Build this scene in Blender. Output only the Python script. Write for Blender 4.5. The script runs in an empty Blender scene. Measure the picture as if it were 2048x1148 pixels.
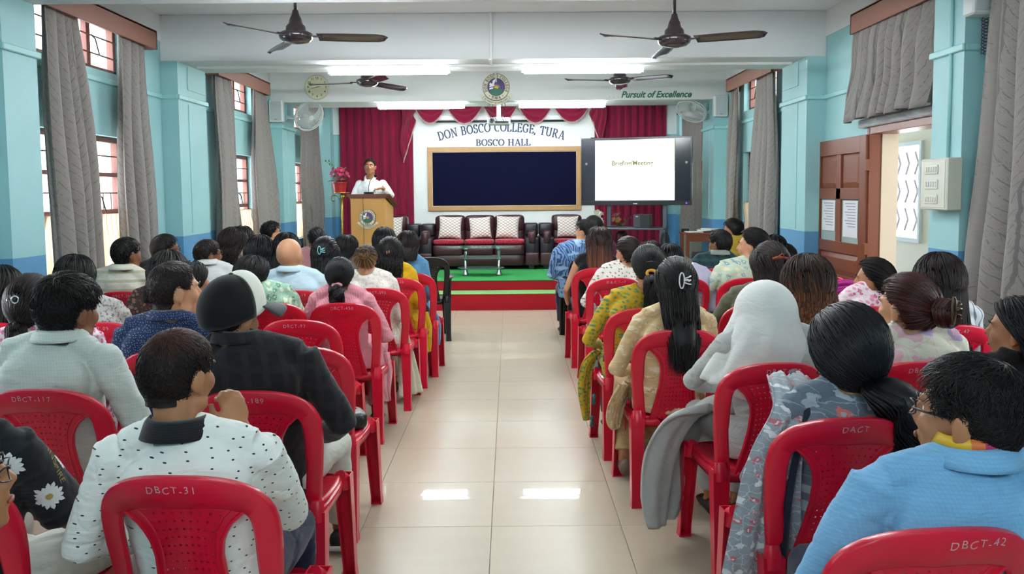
import bpy, math, random
import numpy as np
from mathutils import Vector, Matrix
from math import sin, cos, pi, radians, sqrt, atan2, exp

random.seed(7)
SC = bpy.context.scene
COL = SC.collection

# ------------------------------------------------------------------ camera
CAM_H, FOC, PCX, PCY = 1.543, 1685.0, 1024.0, 508.6
cam = bpy.data.cameras.new('camera')
cam.sensor_width = 36.0
cam.lens = FOC / 2048 * 36
cam.shift_y = -(574 - PCY) / 2048
cam.clip_start = 0.05
cam.clip_end = 200
cam_o = bpy.data.objects.new('camera', cam)
COL.objects.link(cam_o)
cam_o.location = (0, 0, CAM_H)
CAM_R = Matrix.Rotation(-.0024, 3, 'Z') @ Matrix.Rotation(radians(90 - 4.19), 3, 'X') @ Matrix.Rotation(-.0077, 3, 'Z')
cam_o.rotation_euler = CAM_R.to_euler()
SC.camera = cam_o

# ------------------------------------------------------------------ world, exposure
w = bpy.data.worlds.new('overcast_sky')
SC.world = w
w.use_nodes = True
nt = w.node_tree
bg = nt.nodes['Background']
bg.inputs[0].default_value = (0.93, 0.97, 1.0, 1)
bg.inputs[1].default_value = 1.5
SC.view_settings.view_transform = 'Standard'
SC.view_settings.look = 'None'
SC.view_settings.gamma = 1
SC.view_settings.use_curve_mapping = False
SC.view_settings.exposure = 3.03
TUBE_POWER = 14.0


# ------------------------------------------------------------------ survey helpers (photo measurements -> metres)
def ray(x, y):
    return CAM_R @ Vector(((x - PCX) / FOC, -(y - PCY) / FOC, -1.0))

def at_y(x, y, Y):
    d = ray(x, y)
    return Vector((0, 0, CAM_H)) + d * (Y / d.y)

def at_z(x, y, Z):
    d = ray(x, y)
    return Vector((0, 0, CAM_H)) + d * ((Z - CAM_H) / d.z)

def at_x(x, y, X):
    d = ray(x, y)
    return Vector((0, 0, CAM_H)) + d * (X / d.x)


# ------------------------------------------------------------------ materials
def lin(h):
    if isinstance(h, str):
        h = h.lstrip('#')
        c = [int(h[i:i + 2], 16) / 255 for i in (0, 2, 4)]
        return tuple((v / 12.92 if v <= .04045 else ((v + .055) / 1.055) ** 2.4) for v in c) + (1,)
    return tuple(h) + (1,) if len(h) == 3 else tuple(h)

class NT:
    def __init__(s, name):
        s.m = bpy.data.materials.new(name)
        s.m.use_nodes = True
        s.t = s.m.node_tree
        s.b = s.t.nodes['Principled BSDF']
    def n(s, typ, **kw):
        nd = s.t.nodes.new(typ)
        for k, v in kw.items():
            if k.startswith('i_'):
                key = k[2:]
                key = int(key) if key.isdigit() else key.replace('_', ' ')
                nd.inputs[key].default_value = v
            else:
                setattr(nd, k, v)
        return nd
    def l(s, a, b):
        s.t.links.new(a, b)
    def mix(s, fac, a, b, blend='MIX'):
        m = s.n('ShaderNodeMix', data_type='RGBA', blend_type=blend)
        for sock, v in ((m.inputs['Factor'], fac), (m.inputs[6], a), (m.inputs[7], b)):
            if hasattr(v, 'is_linked') or hasattr(v, 'node'):
                s.l(v, sock)
            else:
                sock.default_value = v
        return m.outputs[2]
    def math(s, op, a, b=None, c=None):
        m = s.n('ShaderNodeMath', operation=op)
        for i, v in enumerate((a, b, c)):
            if v is None: continue
            if hasattr(v, 'node'): s.l(v, m.inputs[i])
            else: m.inputs[i].default_value = v
        return m.outputs[0]
    def obj(s):
        return s.n('ShaderNodeTexCoord').outputs['Object']
    def noise(s, vec, scale, detail=2, rough=.5, dist=0):
        nd = s.n('ShaderNodeTexNoise', i_Scale=scale, i_Detail=detail, i_Roughness=rough, i_Distortion=dist)
        if vec is not None: s.l(vec, nd.inputs['Vector'])
        return nd.outputs['Fac']
    def bump(s, h, strength, dist=.01):
        b = s.n('ShaderNodeBump', i_Strength=strength, i_Distance=dist)
        s.l(h, b.inputs['Height'])
        s.l(b.outputs[0], s.b.inputs['Normal'])
        return b
    def scalev(s, vec, sc):
        m = s.n('ShaderNodeVectorMath', operation='MULTIPLY')
        s.l(vec, m.inputs[0]); m.inputs[1].default_value = sc
        return m.outputs[0]

def setp(b, col=None, rough=None, metal=None, spec=None, coat=None, sheen=None, alpha=None, trans=None):
    if col is not None: b.inputs['Base Color'].default_value = lin(col)
    if rough is not None: b.inputs['Roughness'].default_value = rough
    if metal is not None: b.inputs['Metallic'].default_value = metal
    if spec is not None: b.inputs['Specular IOR Level'].default_value = spec
    if coat is not None: b.inputs['Coat Weight'].default_value = coat; b.inputs['Coat Roughness'].default_value = .08
    if sheen is not None: b.inputs['Sheen Weight'].default_value = sheen
    if trans is not None: b.inputs['Transmission Weight'].default_value = trans

_mc = {}
def mat(name, col, rough=.5, metal=0, spec=.5, coat=0, var=.06, vscale=6, bump=0, bscale=60, sheen=0):
    """plain surface with a faint mottling of its own colour"""
    if name in _mc: return _mc[name]
    N = NT(name)
    setp(N.b, col, rough, metal, spec, coat, sheen)
    o = N.obj()
    c = lin(col)
    if var:
        f = N.noise(o, vscale, 3)
        a = tuple(v * (1 - var) for v in c[:3]) + (1,)
        b = tuple(min(1, v * (1 + var)) for v in c[:3]) + (1,)
        N.l(N.mix(f, a, b), N.b.inputs['Base Color'])
    if bump:
        N.bump(N.noise(o, bscale, 3), bump, .004)
    _mc[name] = N.m
    return N.m

def emis(name, col, strength):
    if name in _mc: return _mc[name]
    N = NT(name)
    setp(N.b, col if strength > 10 else '#050505', .5)
    N.b.inputs['Emission Color'].default_value = lin(col)
    N.b.inputs['Emission Strength'].default_value = strength if strength > 10 else strength / 8
    _mc[name] = N.m
    return N.m

def cloth(name, base, pat='plain', c2='#ffffff', c3='#888888', scale=30., thr=.3, rough=.85, wrinkle=.35, weave=True):
    """woven fabric: colour, print, weave and fine creases"""
    if name in _mc: return _mc[name]
    N = NT(name)
    setp(N.b, base, rough, 0, .25, sheen=.15)
    o = N.obj()
    # print coordinates wrap the body
    sep = N.n('ShaderNodeSeparateXYZ'); N.l(o, sep.inputs[0])
    u = N.math('MULTIPLY_ADD', sep.outputs[1], .8, sep.outputs[0])
    cmb = N.n('ShaderNodeCombineXYZ')
    N.l(u, cmb.inputs[0]); N.l(sep.outputs[2], cmb.inputs[1])
    uv = cmb.outputs[0]
    B = lin(base); C2 = lin(c2); C3 = lin(c3)
    col = N.mix(N.noise(o, 9, 3), tuple(v * .93 for v in B[:3]) + (1,), tuple(min(1, v * 1.06) for v in B[:3]) + (1,))
    if pat in ('dots', 'floral', 'ticks', 'blobs'):
        src = uv
        if pat in ('floral', 'blobs'):
            wob = N.n('ShaderNodeTexNoise', i_Scale=scale * 1.7, i_Detail=3.0)
            N.l(uv, wob.inputs['Vector'])
            mm = N.n('ShaderNodeVectorMath', operation='MULTIPLY_ADD')
            N.l(wob.outputs['Color'], mm.inputs[0]); mm.inputs[1].default_value = (.9 / scale,) * 3; N.l(uv, mm.inputs[2])
            src = mm.outputs[0]
        if pat == 'ticks':
            src = N.scalev(uv, (1.0, 2.2, 1.0))
        v = N.n('ShaderNodeTexVoronoi', voronoi_dimensions='2D', i_Scale=scale, i_Randomness=.7)
        N.l(src, v.inputs['Vector'])
        m = N.math('LESS_THAN', v.outputs['Distance'], thr)
        rnd = N.n('ShaderNodeSeparateColor'); N.l(v.outputs['Color'], rnd.inputs[0])
        pc = N.mix(N.math('GREATER_THAN', rnd.outputs[0], .5), C2, C3)
        col = N.mix(m, col, pc)
        if pat == 'floral':
            m2 = N.math('LESS_THAN', v.outputs['Distance'], thr * .35)
            col = N.mix(m2, col, C3)
            v2 = N.n('ShaderNodeTexVoronoi', voronoi_dimensions='2D', feature='DISTANCE_TO_EDGE', i_Scale=scale * 1.3)
            N.l(src, v2.inputs['Vector'])
            col = N.mix(N.math('MULTIPLY', N.math('LESS_THAN', v2.outputs['Distance'], .035), .6), col, C3)
    elif pat == 'stripes_h' or pat == 'stripes_v' or pat == 'check':
        def st(ax, sc):
            s2 = N.n('ShaderNodeSeparateXYZ'); N.l(uv, s2.inputs[0])
            ph = N.math('FRACT', N.math('MULTIPLY', s2.outputs[ax], sc))
            return N.math('LESS_THAN', ph, thr)
        if pat == 'check':
            col = N.mix(N.math('MULTIPLY', st(0, scale), .6), col, C2)
            col = N.mix(N.math('MULTIPLY', st(1, scale), .6), col, C3)
        else:
            col = N.mix(st(1 if pat == 'stripes_h' else 0, scale), col, C2)
    elif pat == 'leafy':
        wv = N.n('ShaderNodeTexWave', i_Scale=scale, i_Distortion=9.0, i_Detail=2.0, i_Detail_Scale=1.4)
        N.l(N.scalev(uv, (1, .55, 1)), wv.inputs['Vector'])
        col = N.mix(N.math('LESS_THAN', wv.outputs['Fac'], thr), col, C2)
        col = N.mix(N.math('GREATER_THAN', N.noise(uv, scale * .6, 2), .58), col, C3)
    elif pat == 'speckle':
        nz = N.noise(uv, scale, 4, .7)
        col = N.mix(N.math('GREATER_THAN', nz, .5 + thr * .3), col, C2)
        nz2 = N.noise(N.scalev(uv, (1.3, .7, 1)), scale * .7, 4, .7)
        col = N.mix(N.math('GREATER_THAN', nz2, .62), col, C3)
    elif pat == 'diamond':
        s2 = N.n('ShaderNodeSeparateXYZ'); N.l(uv, s2.inputs[0])
        a = N.math('ADD', s2.outputs[0], s2.outputs[1]); b = N.math('SUBTRACT', s2.outputs[0], s2.outputs[1])
        fa = N.math('ABSOLUTE', N.math('SUBTRACT', N.math('FRACT', N.math('MULTIPLY', a, scale)), .5))
        fb = N.math('ABSOLUTE', N.math('SUBTRACT', N.math('FRACT', N.math('MULTIPLY', b, scale)), .5))
        col = N.mix(N.math('GREATER_THAN', N.math('MAXIMUM', fa, fb), .5 - thr), col, C2)
    N.l(col, N.b.inputs['Base Color'])
    h = N.noise(N.scalev(o, (1, 1, 2.2)), 8.5, 3, .5, .5)
    h2 = N.noise(o, 420, 1)
    hh = N.math('MULTIPLY_ADD', h2, .03 if weave else 0., h)
    N.bump(hh, wrinkle * .8, .028)
    _mc[name] = N.m
    return N.m

def hair_mat(name, root, tip=None, z0=0., z1=-.3, rough=.42):
    if name in _mc: return _mc[name]
    N = NT(name)
    setp(N.b, root, rough + .06, 0, .28)
    g = N.n('ShaderNodeNewGeometry')
    o = N.obj()
    R = lin(root); T = lin(tip or root)
    col = R
    if tip:
        sep = N.n('ShaderNodeSeparateXYZ'); N.l(o, sep.inputs[0])
        mr = N.n('ShaderNodeMapRange', i_1=z0, i_2=z1); N.l(sep.outputs[2], mr.inputs[0])
        f = N.math('MULTIPLY_ADD', g.outputs['Random Per Island'], .5, N.math('SUBTRACT', mr.outputs[0], .25))
        cl = N.n('ShaderNodeClamp'); N.l(f, cl.inputs[0])
        col = N.mix(cl.outputs[0], R, T)
    k = N.math('MULTIPLY_ADD', g.outputs['Random Per Island'], 1.0, .4)
    kc = N.n('ShaderNodeCombineColor')
    for i in range(3): N.l(k, kc.inputs[i])
    c2 = N.mix(1.0, col, kc.outputs[0], 'MULTIPLY')
    N.l(c2, N.b.inputs['Base Color'])
    _mc[name] = N.m
    return N.m

# ------------------------------------------------------------------ mesh helpers
class MB:
    def __init__(s):
        s.v = []; s.f = []
    def add(s, vs, fs):
        k = len(s.v)
        s.v.extend([tuple(p) for p in vs]); s.f.extend([tuple(i + k for i in f) for f in fs])
        return s
    def box(s, x0, x1, y0, y1, z0, z1, b=0):
        if b <= 0:
            vs = [(x, y, z) for z in (z0, z1) for y in (y0, y1) for x in (x0, x1)]
            return s.add(vs, [(0, 2, 3, 1), (4, 5, 7, 6), (0, 1, 5, 4), (1, 3, 7, 5), (3, 2, 6, 7), (2, 0, 4, 6)])
        b = min(b, (x1 - x0) * .45, (y1 - y0) * .45, (z1 - z0) * .45)
        vs = []; idx = {}
        for sx in (0, 1):
            for sy in (0, 1):
                for sz in (0, 1):
                    X, Y, Z = (x0, x1)[sx], (y0, y1)[sy], (z0, z1)[sz]
                    dx, dy, dz = (b, -b)[sx], (b, -b)[sy], (b, -b)[sz]
                    for a, p in enumerate(((X, Y + dy, Z + dz), (X + dx, Y, Z + dz), (X + dx, Y + dy, Z))):
                        idx[(sx, sy, sz, a)] = len(vs); vs.append(p)
        F = []
        for a in range(3):
            for sgn in (0, 1):
                q = []
                for (p, r) in ((0, 0), (1, 0), (1, 1), (0, 1)):
                    c = [0, 0, 0]; c[a] = sgn
                    o = [k for k in range(3) if k != a]
                    c[o[0]] = p; c[o[1]] = r
                    q.append(idx[(*c, a)])
                if (sgn == 1) == (a == 1): q = q[::-1]
                F.append(tuple(q))
        for a in range(3):            # edges along axis a
            o = [k for k in range(3) if k != a]
            for p in (0, 1):
                for r in (0, 1):
                    c0 = [0, 0, 0]; c0[o[0]] = p; c0[o[1]] = r
                    c1 = list(c0); c1[a] = 1
                    F.append((idx[(*c0, o[0])], idx[(*c0, o[1])], idx[(*c1, o[1])], idx[(*c1, o[0])]))
        for sx in (0, 1):
            for sy in (0, 1):
                for sz in (0, 1):
                    F.append(tuple(idx[(sx, sy, sz, a)] for a in range(3)))
        return s.add(vs, F)
    def obox(s, c, ax, ay, az, hx, hy, hz):
        """box around c with half sizes along three axes"""
        c = Vector(c); ax = Vector(ax).normalized() * hx; ay = Vector(ay).normalized() * hy; az = Vector(az).normalized() * hz
        vs = [c + ax * i + ay * j + az * k for k in (-1, 1) for j in (-1, 1) for i in (-1, 1)]
        return s.add(vs, [(0, 2, 3, 1), (4, 5, 7, 6), (0, 1, 5, 4), (1, 3, 7, 5), (3, 2, 6, 7), (2, 0, 4, 6)])
    def tube(s, pts, rad, n=8, flat=None, up=None, cap=True):
        """swept tube; rad scalar / list / list of (ra, rb)"""
        P = [Vector(p) for p in pts]
        K = len(P)
        if not hasattr(rad, '__len__'): rad = [rad] * K
        vs = []
        prev = None
        for i in range(K):
            t = (P[min(i + 1, K - 1)] - P[max(i - 1, 0)])
            t = t.normalized() if t.length > 1e-9 else Vector((0, 0, 1))
            if up is not None:
                a = Vector(up) - t * t.dot(Vector(up))
            elif prev is None:
                a = Vector((1, 0, 0)) if abs(t.x) < .8 else Vector((0, 1, 0))
                a = a - t * t.dot(a)
            else:
                a = prev - t * t.dot(prev)
            a.normalize(); prev = a
            b = t.cross(a)
            r = rad[i]
            ra, rb = r if hasattr(r, '__len__') else (r, r)
            for k in range(n):
                an = 2 * pi * k / n
                vs.append(P[i] + a * (ra * cos(an)) + b * (rb * sin(an)))
        fs = []
        for i in range(K - 1):
            for k in range(n):
                k2 = (k + 1) % n
                fs.append((i * n + k, i * n + k2, (i + 1) * n + k2, (i + 1) * n + k))
        if cap:
            fs.append(tuple(range(n))[::-1]); fs.append(tuple((K - 1) * n + k for k in range(n)))
        return s.add(vs, fs)
    def lathe(s, prof, n=24, c=(0, 0, 0), axis='z', cap=True):
        vs = []
        for (r, h) in prof:
            for k in range(n):
                a = 2 * pi * k / n
                p = (r * cos(a), r * sin(a), h)
                if axis == 'y': p = (p[0], p[2], p[1])
                if axis == 'x': p = (p[2], p[0], p[1])
                vs.append((p[0] + c[0], p[1] + c[1], p[2] + c[2]))
        fs = []
        for i in range(len(prof) - 1):
            for k in range(n):
                k2 = (k + 1) % n
                fs.append((i * n + k, i * n + k2, (i + 1) * n + k2, (i + 1) * n + k))
        if cap:
            fs.append(tuple(range(n))[::-1]); fs.append(tuple((len(prof) - 1) * n + k for k in range(n)))
        return s.add(vs, fs)
    def ell(s, c, r, n=16, m=10, rot=None):
        vs = []; c = Vector(c)
        def T(p):
            p = Vector(p)
            if rot is not None: p = rot @ p
            return c + p
        vs.append(T((0, 0, r[2])))
        for i in range(1, m):
            th = pi * i / m
            for k in range(n):
                a = 2 * pi * k / n
                vs.append(T((r[0] * sin(th) * cos(a), r[1] * sin(th) * sin(a), r[2] * cos(th))))
        vs.append(T((0, 0, -r[2])))
        fs = [(0, 1 + k, 1 + (k + 1) % n) for k in range(n)]
        for i in range(m - 2):
            for k in range(n):
                k2 = (k + 1) % n
                fs.append((1 + i * n + k, 1 + (i + 1) * n + k, 1 + (i + 1) * n + k2, 1 + i * n + k2))
        L = len(vs) - 1
        fs += [(L, 1 + (m - 2) * n + (k + 1) % n, 1 + (m - 2) * n + k) for k in range(n)]
        return s.add(vs, fs)
    def grid(s, fn, nu, nv):
        """open sheet fn(u,v)"""
        vs = [fn(i / nu, j / nv) for j in range(nv + 1) for i in range(nu + 1)]
        W = nu + 1
        return s.add(vs, [(j * W + i, j * W + i + 1, (j + 1) * W + i + 1, (j + 1) * W + i) for j in range(nv) for i in range(nu)])
    def mesh(s, name, smooth=False, angle=None):
        me = bpy.data.meshes.new(name)
        me.from_pydata([tuple(p) for p in s.v], [], s.f)
        if smooth:
            me.polygons.foreach_set('use_smooth', [True] * len(me.polygons))
            if angle is not None:
                me.set_sharp_from_angle(angle=radians(angle))
        me.update()
        return me
    def build(s, name, m, parent=None, smooth=False, angle=None, recalc=True):
        me = s.mesh(name, smooth, angle)
        if recalc: fixn(me)
        me.materials.append(m)
        return link(name, me, parent)

def fixn(me):
    import bmesh
    bm = bmesh.new(); bm.from_mesh(me)
    bmesh.ops.recalc_face_normals(bm, faces=bm.faces)
    bm.to_mesh(me); bm.free()

def link(name, me, parent=None):
    o = bpy.data.objects.new(name, me)
    COL.objects.link(o)
    if parent is not None: o.parent = parent
    return o

def tag(o, label=None, cat=None, group=None, kind=None):
    if label: o['label'] = label
    if cat: o['category'] = cat
    if group: o['group'] = group
    if kind: o['kind'] = kind
    return o

def thing(name, label, cat, loc=(0, 0, 0), rz=0, group=None):
    o = bpy.data.objects.new(name, None)
    COL.objects.link(o)
    o.location = loc; o.rotation_euler = (0, 0, rz)
    o.empty_display_size = .1
    return tag(o, label, cat, group)

def struct(name, mb, m, smooth=False, parent=None):
    o = mb.build(name, m, parent, smooth)
    if parent is None: o['kind'] = 'structure'
    return o

def solid(me_in, thick, name, subsurf=0, offset=0., bevel=0):
    """thicken an open sheet, return a new mesh"""
    o = bpy.data.objects.new('t', me_in); COL.objects.link(o)
    md = o.modifiers.new('s', 'SOLIDIFY'); md.thickness = thick; md.offset = offset
    if bevel:
        b = o.modifiers.new('b', 'BEVEL'); b.width = bevel; b.segments = 2; b.limit_method = 'ANGLE'
    if subsurf:
        ss = o.modifiers.new('ss', 'SUBSURF'); ss.levels = subsurf; ss.render_levels = subsurf
    dg = bpy.context.evaluated_depsgraph_get()
    me = bpy.data.meshes.new_from_object(o.evaluated_get(dg))
    me.name = name
    bpy.data.objects.remove(o)
    return me

def remesh(mb, vox, name, smooth_it=4, disp=None):
    me0 = mb.mesh('t')
    o = bpy.data.objects.new('t', me0); COL.objects.link(o)
    md = o.modifiers.new('r', 'REMESH'); md.mode = 'VOXEL'; md.voxel_size = vox; md.use_smooth_shade = True
    if smooth_it:
        sm = o.modifiers.new('s', 'SMOOTH'); sm.factor = .5; sm.iterations = smooth_it
    dg = bpy.context.evaluated_depsgraph_get()
    me = bpy.data.meshes.new_from_object(o.evaluated_get(dg))
    me.name = name
    bpy.data.objects.remove(o); bpy.data.meshes.remove(me0)
    if disp is not None:
        n = len(me.vertices)
        co = np.empty(n * 3); me.vertices.foreach_get('co', co); co = co.reshape(-1, 3)
        no = np.empty(n * 3); me.vertex_normals.foreach_get('vector', no); no = no.reshape(-1, 3)
        co = co + no * disp(co)[:, None]
        me.vertices.foreach_set('co', co.ravel())
    me.polygons.foreach_set('use_smooth', [True] * len(me.polygons))
    me.update()
    return me

FONTS = {}
def text_mesh(s, size, name='lettering', depth=.0006, shear=0, spacing=1.0, font=None, bold=0, align='CENTER'):
    c = bpy.data.curves.new('t', 'FONT')
    c.body = s; c.size = size; c.extrude = depth; c.shear = shear; c.space_character = spacing
    c.align_x = align; c.align_y = 'CENTER'; c.offset = bold
    c.resolution_u = 3
    o = bpy.data.objects.new('t', c); COL.objects.link(o)
    dg = bpy.context.evaluated_depsgraph_get()
    me = bpy.data.meshes.new_from_object(o.evaluated_get(dg))
    me.name = name
    bpy.data.objects.remove(o); bpy.data.curves.remove(c)
    return me
FACE_BACK = Matrix.Rotation(radians(90), 4, 'X')      # text lying in XY turned to stand, read from -Y
# ------------------------------------------------------------------ room materials
WL, PL, WR, PR = -3.28, -3.12, 3.0, 2.82
YB, YN = 14.55, -2.6           # stage wall, wall behind the viewer
CEIL = 3.23
PILS = [(5.28, 5.66), (8.05, 8.78), (11.68, 12.36)]

def wall_paint():
    N = NT('teal_wall_with_blue_dado')
    setp(N.b, '#9ed2d2', .55, 0, .4)
    o = N.obj()
    sep = N.n('ShaderNodeSeparateXYZ'); N.l(o, sep.inputs[0])
    wob = N.math('MULTIPLY_ADD', N.noise(o, 1.3, 2), .02, sep.outputs[2])
    lo = N.math('LESS_THAN', wob, 1.16)
    nz = N.noise(o, 2.2, 3)
    up = N.mix(nz, lin('#94c3c6'), lin('#9fcdcf'))
    dn = N.mix(nz, lin('#568fba'), lin('#629cc6'))
    N.l(N.mix(lo, up, dn), N.b.inputs['Base Color'])
    N.bump(N.noise(o, 90, 3), .12, .003)
    return N.m
M_WALL = wall_paint()
M_WHITE = mat('white_ceiling_paint', '#d9dcdc', .7, var=.03, vscale=1.5, bump=.08)
M_PANEL = mat('off_white_stage_wall', '#e6ebe8', .6, var=.02)
M_BROWN = mat('brown_painted_wood', '#8a5a48', .5, var=.1, vscale=5)
M_DBROWN = mat('dark_brown_frame', '#6f4238', .5, var=.1)
M_TRIMT = mat('teal_trim', '#9bd0d0', .5)

def curtain_mat(name, base, line):
    N = NT(name)
    setp(N.b, base, .8, 0, .2, sheen=.3)
    uv = N.n('ShaderNodeUVMap').outputs[0]
    nz = N.n('ShaderNodeTexNoise', i_Scale=5.0, i_Detail=3.0); N.l(uv, nz.inputs['Vector'])
    mm = N.n('ShaderNodeVectorMath', operation='MULTIPLY_ADD')
    N.l(nz.outputs['Color'], mm.inputs[0]); mm.inputs[1].default_value = (.04, .05, 0); N.l(uv, mm.inputs[2])
    sep = N.n('ShaderNodeSeparateXYZ'); N.l(mm.outputs[0], sep.inputs[0])
    fu = N.math('SUBTRACT', N.math('FRACT', N.math('MULTIPLY', sep.outputs[0], 5.2)), .5)
    du = N.math('ABSOLUTE', fu)
    stem = N.math('LESS_THAN', du, .02)
    # twigs rise away from the stem and bend over
    bend = N.math('POWER', du, .65)
    ph = N.math('SUBTRACT', N.math('MULTIPLY', sep.outputs[1], 13.0), N.math('MULTIPLY', bend, 5.5))
    fr = N.math('FRACT', ph)
    tw = N.math('LESS_THAN', fr, .11)
    ph2 = N.math('FRACT', N.math('SUBTRACT', N.math('MULTIPLY', sep.outputs[1], 39.0), N.math('MULTIPLY', du, 34.0)))
    tw2 = N.math('MULTIPLY', N.math('LESS_THAN', ph2, .16), N.math('GREATER_THAN', N.noise(uv, 22, 2, .6), .54))
    tw = N.math('MAXIMUM', tw, tw2)
    tw = N.math('MULTIPLY', tw, N.math('GREATER_THAN', N.noise(uv, 38, 3, .6), .45))
    tw = N.math('MULTIPLY', tw, N.math('LESS_THAN', du, .42))
    m = N.math('MULTIPLY', N.math('MAXIMUM', stem, tw), .55)
    B = lin(base)
    c = N.mix(N.noise(uv, 60, 3), tuple(v * .85 for v in B[:3]) + (1,), tuple(v * 1.12 for v in B[:3]) + (1,))
    N.l(N.mix(m, c, lin(line)), N.b.inputs['Base Color'])
    N.bump(N.noise(uv, 300, 2), .15, .003)
    tr = N.n('ShaderNodeBsdfTranslucent'); tr.inputs[0].default_value = lin('#b8a69a')
    mx = N.n('ShaderNodeMixShader'); mx.inputs[0].default_value = .12
    N.l(N.b.outputs[0], mx.inputs[1]); N.l(tr.outputs[0], mx.inputs[2])
    N.l(mx.outputs[0], N.t.nodes['Material Output'].inputs[0])
    return N.m
M_CURT = curtain_mat('grey_curtain_twig_print', '#8d8783', '#3c4042')
M_LACE = NT('beige_lace')
setp(M_LACE.b, '#efe3cf', .9, sheen=.2)
_tr = M_LACE.n('ShaderNodeBsdfTranslucent'); _tr.inputs[0].default_value = lin('#f6ead8')
_mx = M_LACE.n('ShaderNodeMixShader'); _mx.inputs[0].default_value = .6
M_LACE.l(M_LACE.b.outputs[0], _mx.inputs[1]); M_LACE.l(_tr.outputs[0], _mx.inputs[2])
M_LACE.l(_mx.outputs[0], M_LACE.t.nodes['Material Output'].inputs[0])
M_LACE = M_LACE.m
_g = NT('window_glass')
_a = _g.n('ShaderNodeBsdfTransparent'); _b2 = _g.n('ShaderNodeBsdfGlossy'); _b2.inputs['Roughness'].default_value = .05
_mx = _g.n('ShaderNodeMixShader'); _mx.inputs[0].default_value = .08
_g.l(_a.outputs[0], _mx.inputs[1]); _g.l(_b2.outputs[0], _mx.inputs[2])
_g.l(_mx.outputs[0], _g.t.nodes['Material Output'].inputs[0])
M_GLASS = _g.m

# ------------------------------------------------------------------ floor of square tiles
def tile_mat():
    N = NT('cream_vitrified_tile')
    setp(N.b, '#c9c2b0', .32, 0, .2, coat=.38)
    N.b.inputs['Coat Roughness'].default_value = .012
    o = N.n('ShaderNodeNewGeometry').outputs['Position']
    oi = N.n('ShaderNodeObjectInfo').outputs['Random']
    c = N.mix(N.noise(N.scalev(o, (1, 5, 1)), 2.5, 4, .6), lin('#b3a792'), lin('#bdb19c'))
    k = N.math('MULTIPLY_ADD', oi, .05, .975)
    kc = N.n('ShaderNodeCombineColor')
    for i in range(3): N.l(k, kc.inputs[i])
    N.l(N.mix(1.0, c, kc.outputs[0], 'MULTIPLY'), N.b.inputs['Base Color'])
    N.bump(N.noise(o, 3.0, 2), .012, .003)
    return N.m
M_TILE = tile_mat()
fl = struct('floor', MB().box(WL - .2, WR + 2.0, YN, 11.1, -.12, -.006), mat('tile_grout', '#8d8677', .8))
struct('floor_entrance', MB().box(WL, WR, YN, 1.402, -.006, 0), M_TILE)
xe = [WL] + [-3.095 + .6 * k for k in range(11)] + [WR]
_tm = {}
for j in range(16):
    for i in range(len(xe) - 1):
        wd = round(xe[i + 1] - xe[i], 3)
        if wd not in _tm:
            m = MB().box(-wd / 2 + .0012, wd / 2 - .0012, -.2988, .2988, -.006, 0, .0012)
            _tm[wd] = m.mesh('tile'); fixn(_tm[wd]); _tm[wd].materials.append(M_TILE)
        t = link('tile', _tm[wd], fl)
        t.location = ((xe[i] + xe[i + 1]) / 2, 1.705 + .6 * j, 0)

# ------------------------------------------------------------------ walls with window openings
BAYS = [(2.9, 4.3), (5.95, 7.3), (9.55, 10.85), (12.55, 14.1)]  # first bay is out of frame, added to let in more daylight
def side_wall(name, xi, xo, door=None):
    m = MB()
    a, b = min(xi, xo), max(xi, xo)
    cuts = sorted(set([YN, YB + .2] + [v for p in BAYS for v in p]))
    for y0, y1 in zip(cuts[:-1], cuts[1:]):
        win = any(abs(p[0] - y0) < 1e-6 for p in BAYS)
        if not win:
            m.box(a, b, y0, y1, 0, CEIL)
        elif door and y0 <= door[0] + .2 <= y1:
            m.box(a, b, y0, y1, 2.06, 2.55)
            m.box(a, b, y0, y1, 2.98, CEIL)
            if y1 > door[1]: m.box(a, b, door[1], y1, 0, 2.06)
            if door[0] > y0: m.box(a, b, y0, door[0], 0, 2.06)
        else:
            m.box(a, b, y0, y1, 0, .85); m.box(a, b, y0, y1, 2.03, 2.55); m.box(a, b, y0, y1, 2.98, CEIL)
    return struct(name, m, M_WALL)
side_wall('wall_left', WL, WL - .2)
DOOR = (5.95, 7.02)
side_wall('wall_right', WR, WR + .2, DOOR)
struct('wall_back', MB().box(WL - .2, WR + .2, YB, YB + .2, 0, CEIL), M_WALL)
struct('wall_front', MB().box(WL - .2, WR + .2, YN - .2, YN, 0, CEIL), M_WALL)
struct('ceiling', MB().box(WL - .2, WR + .2, YN - .2, YB + .2, CEIL, CEIL + .15), mat('brightened_white_ceiling', '#f0f1f1', .7, var=.02, vscale=1.5))  # paler than the beam white, standing in for lamp light missing up here
# white upper band of the side walls
for s, x in (('left', WL), ('right', WR)):
    sg = 1 if x < 0 else -1
    for k, (y0, y1) in enumerate(((YN, 5.28), (5.66, 8.05), (8.78, 11.68), (12.36, YB))):
        struct('trim_%s' % ('%d' % (k + (0 if x < 0 else 4))), MB().box(min(x, x + sg * .012), max(x, x + sg * .012), y0, y1, 2.985, CEIL), M_WHITE)
for k, (y0, y1) in enumerate(PILS):
    struct('pillar', MB().box(WL, PL, y0, y1, 0, 2.80), M_WALL)
    struct('pillar', MB().box(PR, WR, y0, y1, 0, 2.80), M_WALL)
    struct('beam', MB().box(WL, WR, y0, y1 + (.08 if k else 0), 2.80, CEIL, .006), M_WHITE)
# columns in the stage corners
struct('pillar', MB().box(WL, -3.0, 14.25, YB, 0, CEIL), M_WALL)
struct('pillar', MB().box(2.86, WR, 14.25, YB, 0, CEIL), M_WALL)
struct('trim_9', MB().box(-3.0, -2.84, YB - .05, YB, 2.55, CEIL), M_WHITE)
struct('trim_10', MB().box(2.66, 2.86, YB - .05, YB, 2.52, CEIL), M_WHITE)
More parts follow.
